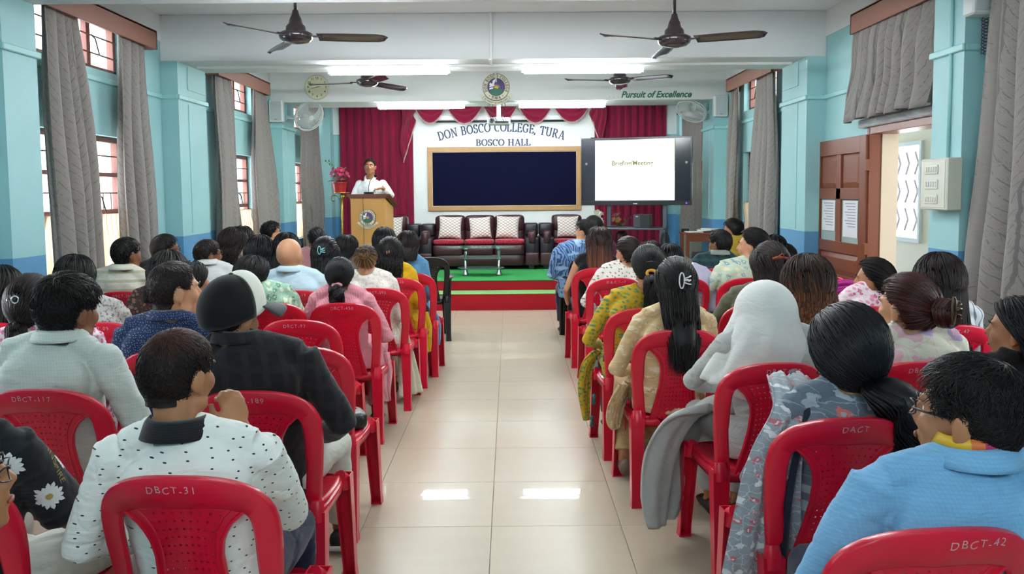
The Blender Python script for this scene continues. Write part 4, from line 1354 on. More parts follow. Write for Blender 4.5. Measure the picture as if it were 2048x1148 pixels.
o = MB().box(-.12, .12, -.08, .08, 0, .012, .003).build('thin_laptop', mat('charcoal', '#3a3c44', .4)); o.location = tx(-.15, 0, .353 + .68)
tag(o, 'thin dark flat device lying on the stand shelf', 'laptop')
m = MB()
for k in range(4):
    pts = [tx(.43 + .05 * sin(2 * pi * i / 16) + .01 * k, -.16 - .01 * k, .353 + .48 + .15 * cos(2 * pi * i / 16)) for i in range(17)]
    m.tube(pts, .005, 6)
tag(m.build('cable_coil', M_BLACK, smooth=True), 'coil of black cable hanging from the screen stand', 'cable')
t = thing('flower_vase', 'dark vase of white flowers left of the screen stand', 'flower vase', tx(-.62, .35, .353))
MB().lathe([(0, 0), (.09, 0), (.12, .2), (.09, .5), (.06, .62), (.09, .68), (.07, .68), (0, .6)], 22).build('vase', mat('dark_red_vase', '#4a1620', .25), t, True)
M_WF = mat('white_petal', '#d6d8c0', .6, var=.1, vscale=30)
bq = thing('white_flowers', 'bunch of white flowers left of the screen stand', 'flowers', tx(-.62, .30, .353 + .56), 0)
bouquet(bq, 16, .13, .10, .12, .33, [M_WF], 9, .05)
for k in range(12):
    a = rnd.uniform(0, 2 * pi); leaf((.03 * cos(a), .03 * sin(a), .12), (cos(a), sin(a) * .7, .35), .15, .03, M_LEAF, bq)
bq = thing('pink_flowers', 'pink and ochre flowers behind the screen stand shelf', 'flowers', tx(-.28, .42, .353 + .56), 0)
bouquet(bq, 8, .16, .08, .2, .33, [mat('dull_pink_petal', '#8a2c52', .6), mat('ochre_petal', '#9a6a3a', .6)], 12, .045)
for k in range(8):
    a = rnd.uniform(0, 2 * pi); leaf((.03 * cos(a), .03 * sin(a), .12), (cos(a), sin(a) * .7, .35), .15, .03, M_LEAF, bq)
MB().lathe([(0, -.56), (.07, -.56), (.09, 0), (.07, .05), (0, .05)], 16).build('vase', mat('dark_red_vase', '#4a1620', .25), bq, True)

# ------------------------------------------------------------------ wooden side table with papers
M_TBW = wood_mat('brown_table_wood', '#6e3c26', '#84492e')
t = thing('side_table', 'small brown wooden table with papers, right of the stage', 'table', (2.66, 11.72, .353))
MB().box(-.25, .25, -.2, .25, .59, .62, .004).build('table_top', M_TBW, t)
for a, b in ((-.22, -.17), (.22, -.17), (-.22, .2), (.22, .2)): MB().box(a - .022, a + .022, b - .022, b + .022, 0, .59, .003).build('leg', M_TBW, t)
MB().box(-.2, .2, -.185, -.165, .50, .59).build('apron', M_TBW, t)
MB().box(-.2, .2, -.16, .2, .22, .24).build('lower_shelf', mat('grey_painted_board', '#5d656c', .6), t)
for k, (x, y, a, w_) in enumerate(((-.1, -.02, 5, .1), (.06, .02, -12, .1), (.14, -.05, 20, .09))):
    o = MB().box(-w_, w_, -.13, .13, 0, .012 + .004 * k, .001).build('paper_stack', mat('white_paper', '#dfe0dc', .7, var=.02)); o.location = (2.66 + x, 11.74 + y, .973 + .0125 * 0); o.rotation_euler = (0, 0, radians(a))
    o.location.z += .017 * k
    tag(o, ['loose papers at the left of the brown side table', 'stack of papers in the middle of the brown side table', 'upper tilted paper stack on the brown side table'][k], 'papers', 'papers on the side table')
o = MB().box(-.05, .05, -.04, .04, 0, .045, .005).build('black_box', mat('matt_black', '#131418', .5)); o.location = (2.47, 11.86, .973); tag(o, 'small black box at the corner of the side table', 'box')
for k in range(2):
    o = MB().box(-.12, .12, -.1, .1, 0, .05, .003).build('equipment_box', mat(['blue_box', 'charcoal'][k], ['#2c4472', '#3a3c44'][k], .5)); o.location = (2.68, 11.73, .594 + .051 * k)
    tag(o, ['dark blue device on the lower shelf of the side table', 'charcoal device stacked on the lower shelf of the side table'][k], 'device', 'devices under the side table')

# ------------------------------------------------------------------ door and corridor
M_DOOR = wood_mat('door_wood', '#74402c', '#8a4c34', (5, 5, .8), .35)
def door_leaf():
    t = thing('door_1', None, None); t['kind'] = 'structure'
    X0, X1 = WR - .045, WR - .005
    y0, y1 = 7.02, 8.16; H = 2.0
    ym = (y0 + y1) / 2
    m = MB()
    m.box(X0, X1, y0, y0 + .12, 0, H, .003).box(X0, X1, y1 - .12, y1, 0, H, .003)
    for z0, z1 in ((0, .18), (.62, .78), (.98, 1.08), (1.46, 1.56), (1.86, H)):
        m.box(X0, X1, y0 + .12, y1 - .12, z0, z1, .003)
    m.box(X0, X1, ym - .05, ym + .05, 1.08, 1.86, .003)
    m.build('door_frame', M_DOOR, t)
    def rpanel(a, b, c, d):
        e = .05; xx = X0 + .012
        vs = [(xx + .012, a, c), (xx + .012, b, c), (xx + .012, b, d), (xx + .012, a, d), (xx - .006, a + e, c + e), (xx - .006, b - e, c + e), (xx - .006, b - e, d - e), (xx - .006, a + e, d - e)]
        MB().add(vs, [(0, 1, 5, 4), (1, 2, 6, 5), (2, 3, 7, 6), (3, 0, 4, 7), (4, 5, 6, 7)]).build('panel', M_DOOR, t)
    rpanel(y0 + .12, ym - .05, 1.56, 1.86); rpanel(ym + .05, y1 - .12, 1.56, 1.86)
    rpanel(y0 + .12, y1 - .12, .78, .98 + .0); rpanel(y0 + .12, y1 - .12, .18, .62)
    for a, b in ((y0 + .12, ym - .05), (ym + .05, y1 - .12)):
        MB().box(X0 + .02, X0 + .024, a, b, 1.08, 1.46).build('pane', mat('grey_door_glass', '#9fb3ad', .1), t)
        o = MB().box(X0 + .014, X0 + .016, a + .05, b - .04, 1.13 if a < ym - .1 else 1.17, 1.45).build('notice_paper', mat('notice_paper', '#d9dbe0', .7), t)
        q = MB()
        for k in range(9): q.box(X0 + .0132, X0 + .014, a + .09, b - .08 - .03 * (k % 3), 1.42 - .025 * k, 1.427 - .025 * k)
        q.build('notice_text', mat('notice_ink', '#8a8d96', .7), o)
door_leaf()
m = MB().box(WR - .02, WR + .08, DOOR[1] - .02, DOOR[1] + .04, 0, 2.06, .003).box(WR - .02, WR + .2, DOOR[0] - .04, DOOR[0] + .02, 0, 2.06, .003).box(WR - .02, WR + .2, DOOR[0], DOOR[1], 2.0, 2.06, .003)
struct('trim_60', m, M_DOOR)
N = NT('silver_foil_strip'); setp(N.b, '#d0d2d4', .3, .15)
N.bump(N.noise(N.obj(), 45, 4, .7, 1), .9, .02)
struct('trim_61', MB().box(WR - .05, WR, DOOR[0] - .15, 7.18, 2.06, 2.13, .01), N.m)
h = thing('door_hinge', None, None)
for z in (1.75, 1.05): MB().box(WR - .05, WR - .02, 6.99, 7.04, z - .05, z + .05, .003).build('hinge_plate', M_DOOR, h)
h['kind'] = 'structure'
# corridor beyond the door
M_COR = mat('cream_corridor_wall', '#d9c9b2', .6, var=.03)
CX = 4.7
struct('trim_62', MB().box(WR + .08, WR + .215, DOOR[1] - .03, DOOR[1] + .05, 0, 2.06), M_COR)
m = MB().box(CX, CX + .15, 4.1, 13.2, 0, .98).box(CX, CX + .15, 4.1, 13.2, 2.05, 3.2).box(CX, CX + .15, 4.1, 4.6, .98, 2.05).box(CX, CX + .15, 6.2, 7.4, .98, 2.05).box(CX, CX + .15, 8.1, 9.65, .98, 2.05).box(CX, CX + .15, 10.4, 13.2, .98, 2.05)
struct('wall_corridor', m, M_COR)
struct('ceiling_corridor', MB().box(WR + .2, CX + .15, 4.0, 13.3, 2.55, 2.6), M_WHITE)
struct('wall_corridor_entry', MB().box(WR + .2, CX + .15, 4.0, 4.1, 0, 2.6), M_COR)
struct('floor_corridor', MB().box(WR + .2, CX + .15, 4.0, 13.3, -.02, 0), mat('corridor_floor', '#c9b59a', .5))
M_GR = mat('white_iron_grille', '#8f8a92', .4)
for k, (y0, y1) in enumerate(((7.4, 8.1), (9.65, 10.4))):
    t = thing('window_%d' % (wn + k), None, None); t['kind'] = 'structure'
    m = MB().box(CX - .03, CX, y0 - .05, y0, .93, 2.10).box(CX - .03, CX, y1, y1 + .05, .93, 2.10).box(CX - .03, CX, y0, y1, 2.05, 2.10).box(CX - .03, CX, y0, y1, .93, .98)
    m.build('window_frame', M_WHITE, t)
    for r in range(3):
        for c in range(3):
            yy = y0 + .15 + c * .22; zc = 1.85 - r * .33
            MB().tube([(CX + .02, yy + .03, zc + .13), (CX + .02, yy - .05, zc), (CX + .02, yy + .03, zc - .13)], .017, 4).build('grille_chevron', M_GR, t)
# ------------------------------------------------------------------ moulded plastic chairs
def plastic(name, c, rough=.28):
    N = NT(name); setp(N.b, c, rough, 0, .4, coat=.12)
    o = N.obj()
    C = lin(c)
    oi = N.n('ShaderNodeObjectInfo').outputs['Random']
    col = N.mix(N.noise(o, 5, 4), tuple(v * .85 for v in C[:3]) + (1,), tuple(min(1, v * 1.1) for v in C[:3]) + (1,))
    sc = N.math('GREATER_THAN', N.noise(N.scalev(o, (3, 3, 1)), 22, 4, .7), .74)
    col = N.mix(N.math('MULTIPLY', sc, .25), col, tuple(v * .4 for v in C[:3]) + (1,))
    N.l(col, N.b.inputs['Base Color'])
    N.l(N.math('MULTIPLY_ADD', N.noise(o, 14, 3), .18, rough - .05), N.b.inputs['Roughness'])
    return N.m
M_REDP = plastic('red_chair_plastic', '#cb1030')
M_BLKP = plastic('black_chair_plastic', '#0d0d10', .35)
M_MARK = mat('white_marker_ink', '#e6d2d2', .6, var=0)
CHH = .885

def back_y(z):
    """depth of the chair back at height z, chair facing +Y"""
    t = (z - .42) / (CHH - .42)
    return -.205 - .095 * t - .02 * t * t
def back_pt(x, z, off=0):
    """point on the curved back shell"""
    return (x, back_y(z) + .040 * (x / .22) ** 2 + off, z)

def outer_w(z):
    t = (z - .42) / (CHH - .42)
    return .186 + .034 * min(1, t / .7)
def arch(s, inset=0):
    """outer outline of the back: s 0..1 from lower left over the top to lower right"""
    zs = .42; side = .30
    W = .220 - inset; zt = CHH - inset; zc = .70
    if s < side:
        q = s / side; z = zs + (zc - zs) * q
        return (-(.188 + (.032) * (q ** .8)) + inset, z)
    if s > 1 - side:
        q = (1 - s) / side; z = zs + (zc - zs) * q
        return ((.188 + .032 * (q ** .8)) - inset, z)
    a = pi * (1 - (s - side) / (1 - 2 * side))
    e = .62
    x = W * math.copysign(abs(cos(a)) ** .78, cos(a)); z = zc + (zt - zc) * abs(sin(a)) ** e
    return (x, z)

def chair_back_mesh():
    m = MB(); n = 56
    rings = []
    for i in range(n + 1):
        s = i / n
        xo, zo = arch(s)
        # band width: narrow on the stiles, deep over the crown
        q = max(0, 1 - abs(s - .5) / .30)
        wd = .050 + .036 * (q ** .8 if q > 0 else 0)
        # inward direction
        a = arch(max(0, s - .01)); b = arch(min(1, s + .01))
        tx, tz = b[0] - a[0], b[1] - a[1]; L = sqrt(tx * tx + tz * tz) or 1
        nx, nz = tz / L, -tx / L
        if q > 0: nx = nx * (1 - .3 * q); 
        prof = [(0, -.012), (.006, -.016), (wd - .008, -.013), (wd, -.004), (wd - .004, .006), (.012, .008), (.004, .014), (-.003, .004)]
        r = []
        for (d, off) in prof:
            x, z = xo + nx * d, zo + nz * d
            r.append(back_pt(x, z, off))
        rings.append(r)
    k = len(prof); vs = [p for r in rings for p in r]
    fs = [(i * k + j, i * k + (j + 1) % k, (i + 1) * k + (j + 1) % k, (i + 1) * k + j) for i in range(n) for j in range(k)]
    fs += [tuple(range(k)), tuple(n * k + j for j in range(k))[::-1]]
    m.add(vs, fs)
    return m

def splat_hw(t):
    """half width of the central splat from seat (t=0) to crown (t=1)"""
    return float(np.interp(t, [0, .12, .3, .5, .68, .8, .9, 1], [.124, .112, .096, .083, .080, .090, .115, .165]))
def splat_mesh():
    m = MB(); NU, NV = 11, 19
    z0, z1 = .40, CHH - .062
    def P(u, t, off=0):
        x = splat_hw(t) * (2 * u - 1)
        z = z0 + (z1 - z0) * t - .0 + (-.020 * (2 * u - 1) ** 2 * t)
        return back_pt(x, z, off)
    for j in range(NV):
        for i in range(NU):
            u0, u1, t0, t1 = i / NU, (i + 1) / NU, j / NV, (j + 1) / NV
            um, tm = (u0 + u1) / 2, (t0 + t1) / 2
            O = [(u0, t0), (um, t0), (u1, t0), (u1, tm), (u1, t1), (um, t1), (u0, t1), (u0, tm)]
            if i in (0, NU - 1) or j in (0, NV - 1):
                m.add([P(*O[0]), P(*O[2]), P(*O[4]), P(*O[6])], [(0, 1, 2, 3)]); continue
            hw = splat_hw(tm) * 2 / NU
            ru = .0033 / (splat_hw(tm) * 2); rt = .0033 / (z1 - z0)
            I = [(um + ru * cos(a), tm + rt * sin(a)) for a in [radians(225 + 45 * q) for q in range(8)]]
            m.add([P(*p) for p in O] + [P(*p) for p in I], [(q, (q + 1) % 8, (q + 1) % 8 + 8, q + 8) for q in range(8)])
    me = m.mesh('backrest_panel')
    import bmesh
    bm = bmesh.new(); bm.from_mesh(me); bmesh.ops.remove_doubles(bm, verts=bm.verts, dist=.0003); bmesh.ops.recalc_face_normals(bm, faces=bm.faces); bm.to_mesh(me); bm.free()
    me2 = solid(me, .005, 'backrest_panel')
    # raised ribs along the panel edges and under the crown
    r = MB()
    for sg in (0, 1):
        r.tube([P(.0 + sg, t / 18, 0) for t in range(19)], [(.006, .011)] * 19, 6)
        r.tube([P(.10 + sg * .8, .08 + .88 * t / 18, -.003) for t in range(19)], .0028, 5)
    r.tube([P(.1 + .8 * t / 14, .955, -.003) for t in range(15)], .0028, 5)
    k = len(me2.vertices)
    vs = [tuple(v.co) for v in me2.vertices] + r.v
    fs = [tuple(p.vertices) for p in me2.polygons] + [tuple(i + k for i in f) for f in r.f]
    m3 = bpy.data.meshes.new('backrest_panel'); m3.from_pydata(vs, [], fs); m3.update()
    m3.polygons.foreach_set('use_smooth', [True] * len(m3.polygons)); m3.set_sharp_from_angle(angle=radians(40))
    return m3

def seat_mesh():
    m = MB()
    def f(u, v):
        a, b = 2 * u - 1, 2 * v - 1
        # superellipse plan, wider in front
        q = max(abs(a), abs(b)); 
        x = a * sqrt(max(0, 1 - .30 * b * b * abs(a))) ; y = b * sqrt(max(0, 1 - .24 * a * a * abs(b)))
        wx = .205 + .012 * b
        z = .432 - .014 * (1 - a * a) * (1 - b * b) + .006 * a * a
        if b > .75: z -= .05 * ((b - .75) / .25) ** 2
        ed = max(0, (q - .93) / .07)
        z -= .042 * ed
        return (x * wx, .0 + y * .215, z)
    m.grid(f, 28, 28)
    return solid(m.mesh('seat', True), .006, 'seat', offset=-1)

def leg_mesh(rear, sg):
    """open channel leg, tapering to a foot"""
    m = MB(); n = 10
    rings = []
    for i in range(n + 1):
        t = i / n
        z = .435 * (1 - t)
        if rear:
            x = sg * (.188 + .012 * t); y = -.205 - .045 * t - .0
        else:
            x = sg * (.190 + .014 * t); y = .175 + .04 * t
        w_ = (.034 - .010 * t); d_ = (.030 - .008 * t)
        if i == n: w_ += .003; d_ += .003
        o = -1 if rear else 1
        e = .005
        pr = [(-w_, d_ * -o), (-w_, d_ * o), (w_, d_ * o), (w_, d_ * -o), (w_ - e, d_ * -o), (w_ - e, (d_ - e) * o), (-w_ + e, (d_ - e) * o), (-w_ + e, d_ * -o)]
        if sg < 0: pass
        if t == 0 and rear: pass
        rings.append([(x + a, y + b, z) for a, b in pr])
    k = 8; vs = [p for r in rings for p in r]
    fs = [(i * k + j, i * k + (j + 1) % k, (i + 1) * k + (j + 1) % k, (i + 1) * k + j) for i in range(n) for j in range(k)]
    fs += [(0, 1, 6, 7), (1, 2, 5, 6), (2, 3, 4, 5)]
    b0 = n * k
    m.add(vs, fs)
    r = rings[-1]
    m.box(min(p[0] for p in r), max(p[0] for p in r), min(p[1] for p in r), max(p[1] for p in r), 0, .006)
    # shoulder joining seat and stile
    if rear:
        x = sg * .188
        m.tube([(x, -.222, .40), (x, -.22, .43), (x, -.212, .47)], [(.031, .026), (.030, .027), (.024, .016)], 12)
    else:
        x = sg * .190
        m.tube([(x, .17, .38), (x * .99, .165, .415), (x * .96, .15, .430)], [(.033, .030), (.034, .034), (.025, .03)], 12)
    return m

_CM = {}
def chair_parts():
    _CM['backrest_frame'] = chair_back_mesh().mesh('backrest_frame', True, 50); fixn(_CM['backrest_frame'])
    _CM['backrest_panel'] = splat_mesh()
    _CM['seat'] = seat_mesh()
    for r in (0, 1):
        for s in (-1, 1):
            me = leg_mesh(r, s).mesh('leg', True, 35); fixn(me); _CM[('leg', r, s)] = me
    ap = MB()
    def rim(t):
        a = 2 * pi * t
        return (.20 * math.copysign(abs(cos(a)) ** .45, cos(a)), .205 * math.copysign(abs(sin(a)) ** .45, sin(a)), .405)
    ap.tube([rim(k / 40) for k in range(41)], [(.004, .024)] * 41, 4, up=(1, 0, .001), cap=False)
    _CM['apron'] = ap.mesh('apron', True); fixn(_CM['apron'])
    arm = MB()
    for s in (-1, 1):
        x = .245 * s
        arm.tube([back_pt(.20 * s, .66), (x, -.16, .665), (x * 1.02, .02, .665), (x * 1.02, .13, .65), (x * 1.0, .185, .60), (x * .98, .20, .43), (x * .98, .215, .0)], [(.022, .016), (.026, .014), (.03, .012), (.03, .012), (.022, .016), (.02, .022), (.016, .018)], 8)
    _CM['arms'] = arm.mesh('armrest', True, 50); fixn(_CM['arms'])
    for me in _CM.values(): me.materials.append(M_REDP)
chair_parts()

proto = {}
def make_chair(m, arms=False):
    t = thing('plastic_chair', None, None)
    def part(nm, me):
        o = link(nm, me, t)
        o.material_slots[0].link = 'OBJECT'; o.material_slots[0].material = m
        return o
    part('backrest_frame', _CM['backrest_frame']); part('backrest_panel', _CM['backrest_panel'])
    part('seat', _CM['seat']); part('seat_rim', _CM['apron'])
    for r in (0, 1):
        for s in (-1, 1): part('leg', _CM[('leg', r, s)])
    if arms: part('armrests', _CM['arms'])
    return t
def copy_tree(o, parent=None):
    c = o.copy(); COL.objects.link(c)
    if parent: c.parent = parent
    for ch in o.children: copy_tree(ch, c)
    return c
def place_chair(label, x, y, rz=0, mark=None, kind='red', mx=0.):
    if kind not in proto:
        proto[kind] = make_chair(M_REDP if kind == 'red' else M_BLKP, kind != 'red')
        c = proto[kind]
    else:
        c = copy_tree(proto[kind])
        for ch in list(c.children):
            if ch.name.startswith('marking'): bpy.data.objects.remove(ch)
    c.location = (x, y, 0); c.rotation_euler = (0, 0, rz)
    tag(c, label, 'chair', 'red plastic chairs' if kind == 'red' else 'black plastic armchairs')
    c['_mark'] = mark or ''
    pending.append((c, mark, mx))
    return c
pending = []
def put_marks():
    """white inked numbers on the crowns"""
    for c, s, mx in pending:
        if '_mark' in c: del c['_mark']
        if not s: continue
        me = text_mesh(s, .026, 'marking', .0002, spacing=1.25)
        me.transform(FACE_BACK)
        rnd = random.Random(s)
        for v in me.vertices:
            x = v.co.x + mx; z = v.co.z + .853 + .002 * sin(v.co.x * 160 + len(s))
            p = back_pt(x, z, -.0155)
            v.co = (p[0], p[1] - .0012, p[2])
        me.materials.append(M_MARK)
        link('marking', me, c)

# measured crowns: (x, y of crown top in the photograph's pixels) -> position on the floor
def chair_at(label, px, py, mark=None, rz=0, kind='red', mx=0.):
    p = at_z(px, py, CHH)
    off = -.315
    x = p.x + off * sin(rz); y = p.y - off * cos(rz)
    return place_chair(label, x, y, radians(0) + rz, mark, kind, mx)
R_ = radians
chair_at('nearest red chair at left, marked 31, behind the man in white', 352, 952, 'DBCT-31', R_(-3), mx=-.01)
chair_at('red chair marked 117 at the left edge', 75, 779, 'DBCT-117', R_(-2), mx=-.02)
chair_at('red chair marked 189 behind the man in the cap', 500, 782, 'DBCT-189', R_(-2), mx=-.02)
chair_at('empty red chair marked 96 beside the aisle, bag on its seat', 598, 694, 'DBCT-96', R_(-4), mx=-.02)
chair_at('red chair of the man in the dotted navy shirt', 325, 703, None, R_(-4))
chair_at('red chair at the left edge behind the pink floral blouse', 75, 698, 'DBCT-15', 0, mx=-.07)
chair_at('empty red chair marked 97 in front of chair 96', 593, 640, 'DBCT-97', R_(-4), mx=-.01)
chair_at('red chair marked 09 behind the speckled grey blouse', 195, 645, 'DBCT 09', 0)
chair_at('red chair cut off by the left edge, fifth row back', -28, 645, 'DBCT-14', 0, mx=.06)
chair_at('red chair of the woman in pink, low ponytail', 684, 606, 'DBCT-450', R_(-2))
chair_at('red chair marked 22 behind the green floral blouse', 538, 606, 'DBCT-22', 0)
chair_at('red chair in front of the navy shirt, partly hidden', 300, 611, 'DBCT-18', 0)
chair_at('red chair of the woman in white lace with streaked bun', 752, 576, 'DBCT-292', R_(-2))
chair_at('red chair behind the bald man', 594, 581, 'DBCT-19', 0)
chair_at('red chair behind the man in the cream striped shirt', 243, 583, 'DBCT-30', 0)
chair_at('red chair of the woman in yellow on the left side', 792, 556, 'DBCT-23', R_(-2))
chair_at('red chair behind the woman with the teal hair clip', 662, 557, 'DBCT-41', 0)
chair_at('red chair in front of the white shirted man with glasses', 462, 541, None, 0)
chair_at('red chair of the woman in the blue top', 818, 546, None, R_(-2))
chair_at('red chair glimpsed between the grey-brown top and the sleek hair below the lectern', 705, 545, None, 0)
place_chair('black plastic armchair at the left side of the aisle front', -.88, 8.95, R_(8), None, 'black')
place_chair('black plastic armchair under the man in the leaf print shirt', .80, 8.85, R_(4), None, 'black')
chair_at('nearest red chair at right, marked 4, behind the blue shirt', 1895, 1056, 'DBCT-42', R_(4), mx=.06)
chair_at('red chair behind the woman in grey floral with low ponytail', 1702, 836, 'DACT', R_(3), mx=.01)
chair_at('red chair cut off by the right edge', 2110, 825, None, 0)
chair_at('red chair behind the nun in the grey habit', 1556, 726, 'DBCT-172', R_(5), mx=.02)
chair_at('red chair of the woman with the tortoiseshell claw clip', 1842, 724, 'DBCT-8', R_(2))
chair_at('red chair behind the beige blouse, long hair over it', 1362, 659, 'DBCT-7', R_(4))
chair_at('red chair far right in front of the large curtain', 1912, 650, 'DBCT-47', R_(2))
chair_at('red chair between the nun and the curly brown hair', 1640, 655, 'DBCT-6', 0, mx=-.06)
chair_at('red chair of the woman in the yellow patterned kurta', 1290, 617, None, R_(4))
chair_at('red chair marked 17 of the woman in white print', 1232, 556, 'D.B.C.T-17', R_(3))
chair_at('red chair between the magenta scarf and the tortoiseshell claw clip', 1750, 613, 'DBCT-5', 0)
chair_at('red chair of the woman with the brown hair slide', 1520, 607, None, R_(4))
chair_at('red chair of the woman in the pale mint floral top', 1497, 556, None, R_(4))
chair_at('empty red chair nearest the open wooden door', 1648, 552, None, 0)
chair_at('red chair of the person in lavender', 1368, 556, None, R_(3))
chair_at('red chair of the man in the dark green shirt', 1436, 537, 'DBC-44', R_(2))
chair_at('red chair of the woman with long copper hair', 1196, 536, None, R_(3))
chair_at('red chair at the bottom left corner under the daisy shirt', -185, 955, None, 0)
# ------------------------------------------------------------------ people
def skin_mat(name, c):
    if name in _mc: return _mc[name]
    N = NT(name); setp(N.b, c, .5, 0, .4)
    N.b.inputs['Subsurface Weight'].default_value = .08
    N.b.inputs['Subsurface Radius'].default_value = (.012, .005, .003)
    C = lin(c); o = N.obj()
    N.l(N.mix(N.noise(o, 14, 3), tuple(v * .88 for v in C[:3]) + (1,), tuple(min(1, v * 1.1) for v in C[:3]) + (1,)), N.b.inputs['Base Color'])
    N.bump(N.noise(o, 160, 2), .08, .002)
    _mc[name] = N.m
    return N.m
SK = {'tan': skin_mat('tan_skin', '#a4714f'), 'light': skin_mat('light_brown_skin', '#bd8a68'), 'dark': skin_mat('dark_brown_skin', '#80543c')}
HB = hair_mat('black_hair', '#0d0a0b')
HBL = hair_mat('bluish_black_hair', '#0b0b0f', rough=.36)
HDB = hair_mat('dark_brown_hair', '#1d1110')
HRD = hair_mat('auburn_hair', '#3c1a17', rough=.32)
HOM = hair_mat('copper_ombre_hair', '#140b0a', '#74402a', .02, -.26)
HCU = hair_mat('bronze_ombre_hair', '#1a0f0c', '#7a4826', .02, -.22, .5)
HST = hair_mat('streaked_blond_hair', '#1e130e', '#a88254', .08, -.14, .45)
HRB = hair_mat('reddish_brown_hair', '#0c0807', '#4a2418', .03, .12, .5)

def sph_noise(co, f, seed=0):
    """cheap smooth noise from a few sine waves"""
    r = np.random.RandomState(seed); o = np.zeros(len(co))
    for k in range(5):
        d = r.normal(size=3); d /= np.linalg.norm(d)
        o += np.sin(co @ d * f * (1 + .45 * k) + r.uniform(0, 6.28)) / (1 + .5 * k)
    return o / 2.2

def head_parts(mb, o, sc, male=True, R=None):
    """head as overlapping volumes; o = skull centre, sc = scale, R = rotation of the head"""
    R = R or Matrix.Identity(3)
    def P(p): return Vector(o) + R @ (Vector(p) * sc)
    def E(c, r, rot=None, n=20, m=12):
        q = R @ rot if rot is not None else R
        mb.ell(P(c), tuple(a * sc for a in r), n, m, q)
    E((0, -.005, 0), (.075, .093, .092), n=28, m=18)
    E((0, .022, -.045), (.064, .072, .070))
    E((0, .045, -.085), (.048, .042, .036))
    E((0, .072, -.108), (.020, .018, .016))
    for s in (-1, 1):
        E((s * .036, .060, -.035), (.026, .026, .030))
        E((s * .050, .020, -.085), (.018, .035, .025))
        E((s * .081, -.008, -.024), (.009, .019, .031), Matrix.Rotation(s * -.35, 3, 'Z') @ Matrix.Rotation(-.15, 3, 'X'))
        E((s * .080, .002, -.052), (.006, .009, .011))
        E((s * .032, .080, .014), (.022, .010, .008))
        E((s * .013, .094, -.042), (.008, .010, .007))
    mb.tube([P((0, .083, .008)), P((0, .098, -.016)), P((0, .108, -.036))], [.009 * sc, .0105 * sc, .0125 * sc], 10)
    E((0, .089, -.066), (.021, .010, .0065)); E((0, .087, -.076), (.019, .010, .0065))
    return P

SKULL = Vector((.080, .099, .097))
def skull_pt(d, t=0.):
    return Vector((d[0] * (SKULL.x + t), d[1] * (SKULL.y + t), d[2] * (SKULL.z + t)))
def dirv(az, el):
    """az from the face (0) round to the back (pi), el upwards"""
    return np.array([np.sin(az) * np.cos(el), np.cos(az) * np.cos(el), np.sin(el)]).T
def hairline(az, recede=0, low=-40):
    a = np.degrees(np.abs(az))
    if low < -50:      # short hair: sideburns, then down behind the ear to the nape
        return np.radians(np.interp(a, [0, 35, 54, 66, 84, 95, 102, 112, 180], [46 + recede, 42 + recede, 24 + recede * .6, -4, -2, 0, -34, -56, low]))
    return np.radians(np.interp(a, [0, 35, 60, 80, 94, 106, 120, 180], [46 + recede, 42 + recede, 24 + recede * .6, 2, -4, -34, -46, min(low, -48)]))

def tubes_np(paths, rad, n=4):
    """paths (N,K,3), rad (N,K) -> one vertex array and quads"""
    N_, K, _ = paths.shape
    t = np.empty_like(paths)
    t[:, 1:-1] = paths[:, 2:] - paths[:, :-2]; t[:, 0] = paths[:, 1] - paths[:, 0]; t[:, -1] = paths[:, -1] - paths[:, -2]
    t /= np.linalg.norm(t, axis=2, keepdims=True) + 1e-9
    up = np.where(np.abs(t[..., 2:3]) < .9, np.array([0, 0, 1.]), np.array([1., 0, 0]))
    a = np.cross(t, up); a /= np.linalg.norm(a, axis=2, keepdims=True) + 1e-9
    b = np.cross(t, a)
    an = np.arange(n) * 2 * np.pi / n
    v = paths[:, :, None, :] + rad[:, :, None, None] * (np.cos(an)[None, None, :, None] * a[:, :, None, :] + np.sin(an)[None, None, :, None] * b[:, :, None, :])
    v = v.reshape(-1, 3)
    i = np.arange(N_)[:, None, None] * K * n + np.arange(K - 1)[None, :, None] * n
    j = np.arange(n)[None, None, :]; j2 = (j + 1) % n
    q = np.stack([i + j, i + j2, i + n + j2, i + n + j], -1).reshape(-1, 4)
    return v, q

def mesh_np(name, chunks, m):
    vs = []; fs = []; k = 0
    for v, q in chunks:
        vs.append(np.asarray(v, float)); fs.append(np.asarray(q) + k); k += len(v)
    V = np.concatenate(vs); 
    me = bpy.data.meshes.new(name)
    nq = sum(len(f) for f in fs)
    me.vertices.add(len(V)); me.vertices.foreach_set('co', V.ravel())
    Q = np.concatenate(fs)
    me.loops.add(nq * 4); me.loops.foreach_set('vertex_index', Q.ravel().astype(np.int32))
    me.polygons.add(nq); me.polygons.foreach_set('loop_start', (np.arange(nq) * 4).astype(np.int32))
    me.polygons.foreach_set('loop_total', np.full(nq, 4, np.int32))
    me.polygons.foreach_set('use_smooth', np.ones(nq, bool))
    me.update(calc_edges=True); me.validate()
    me.materials.append(m)
    return me

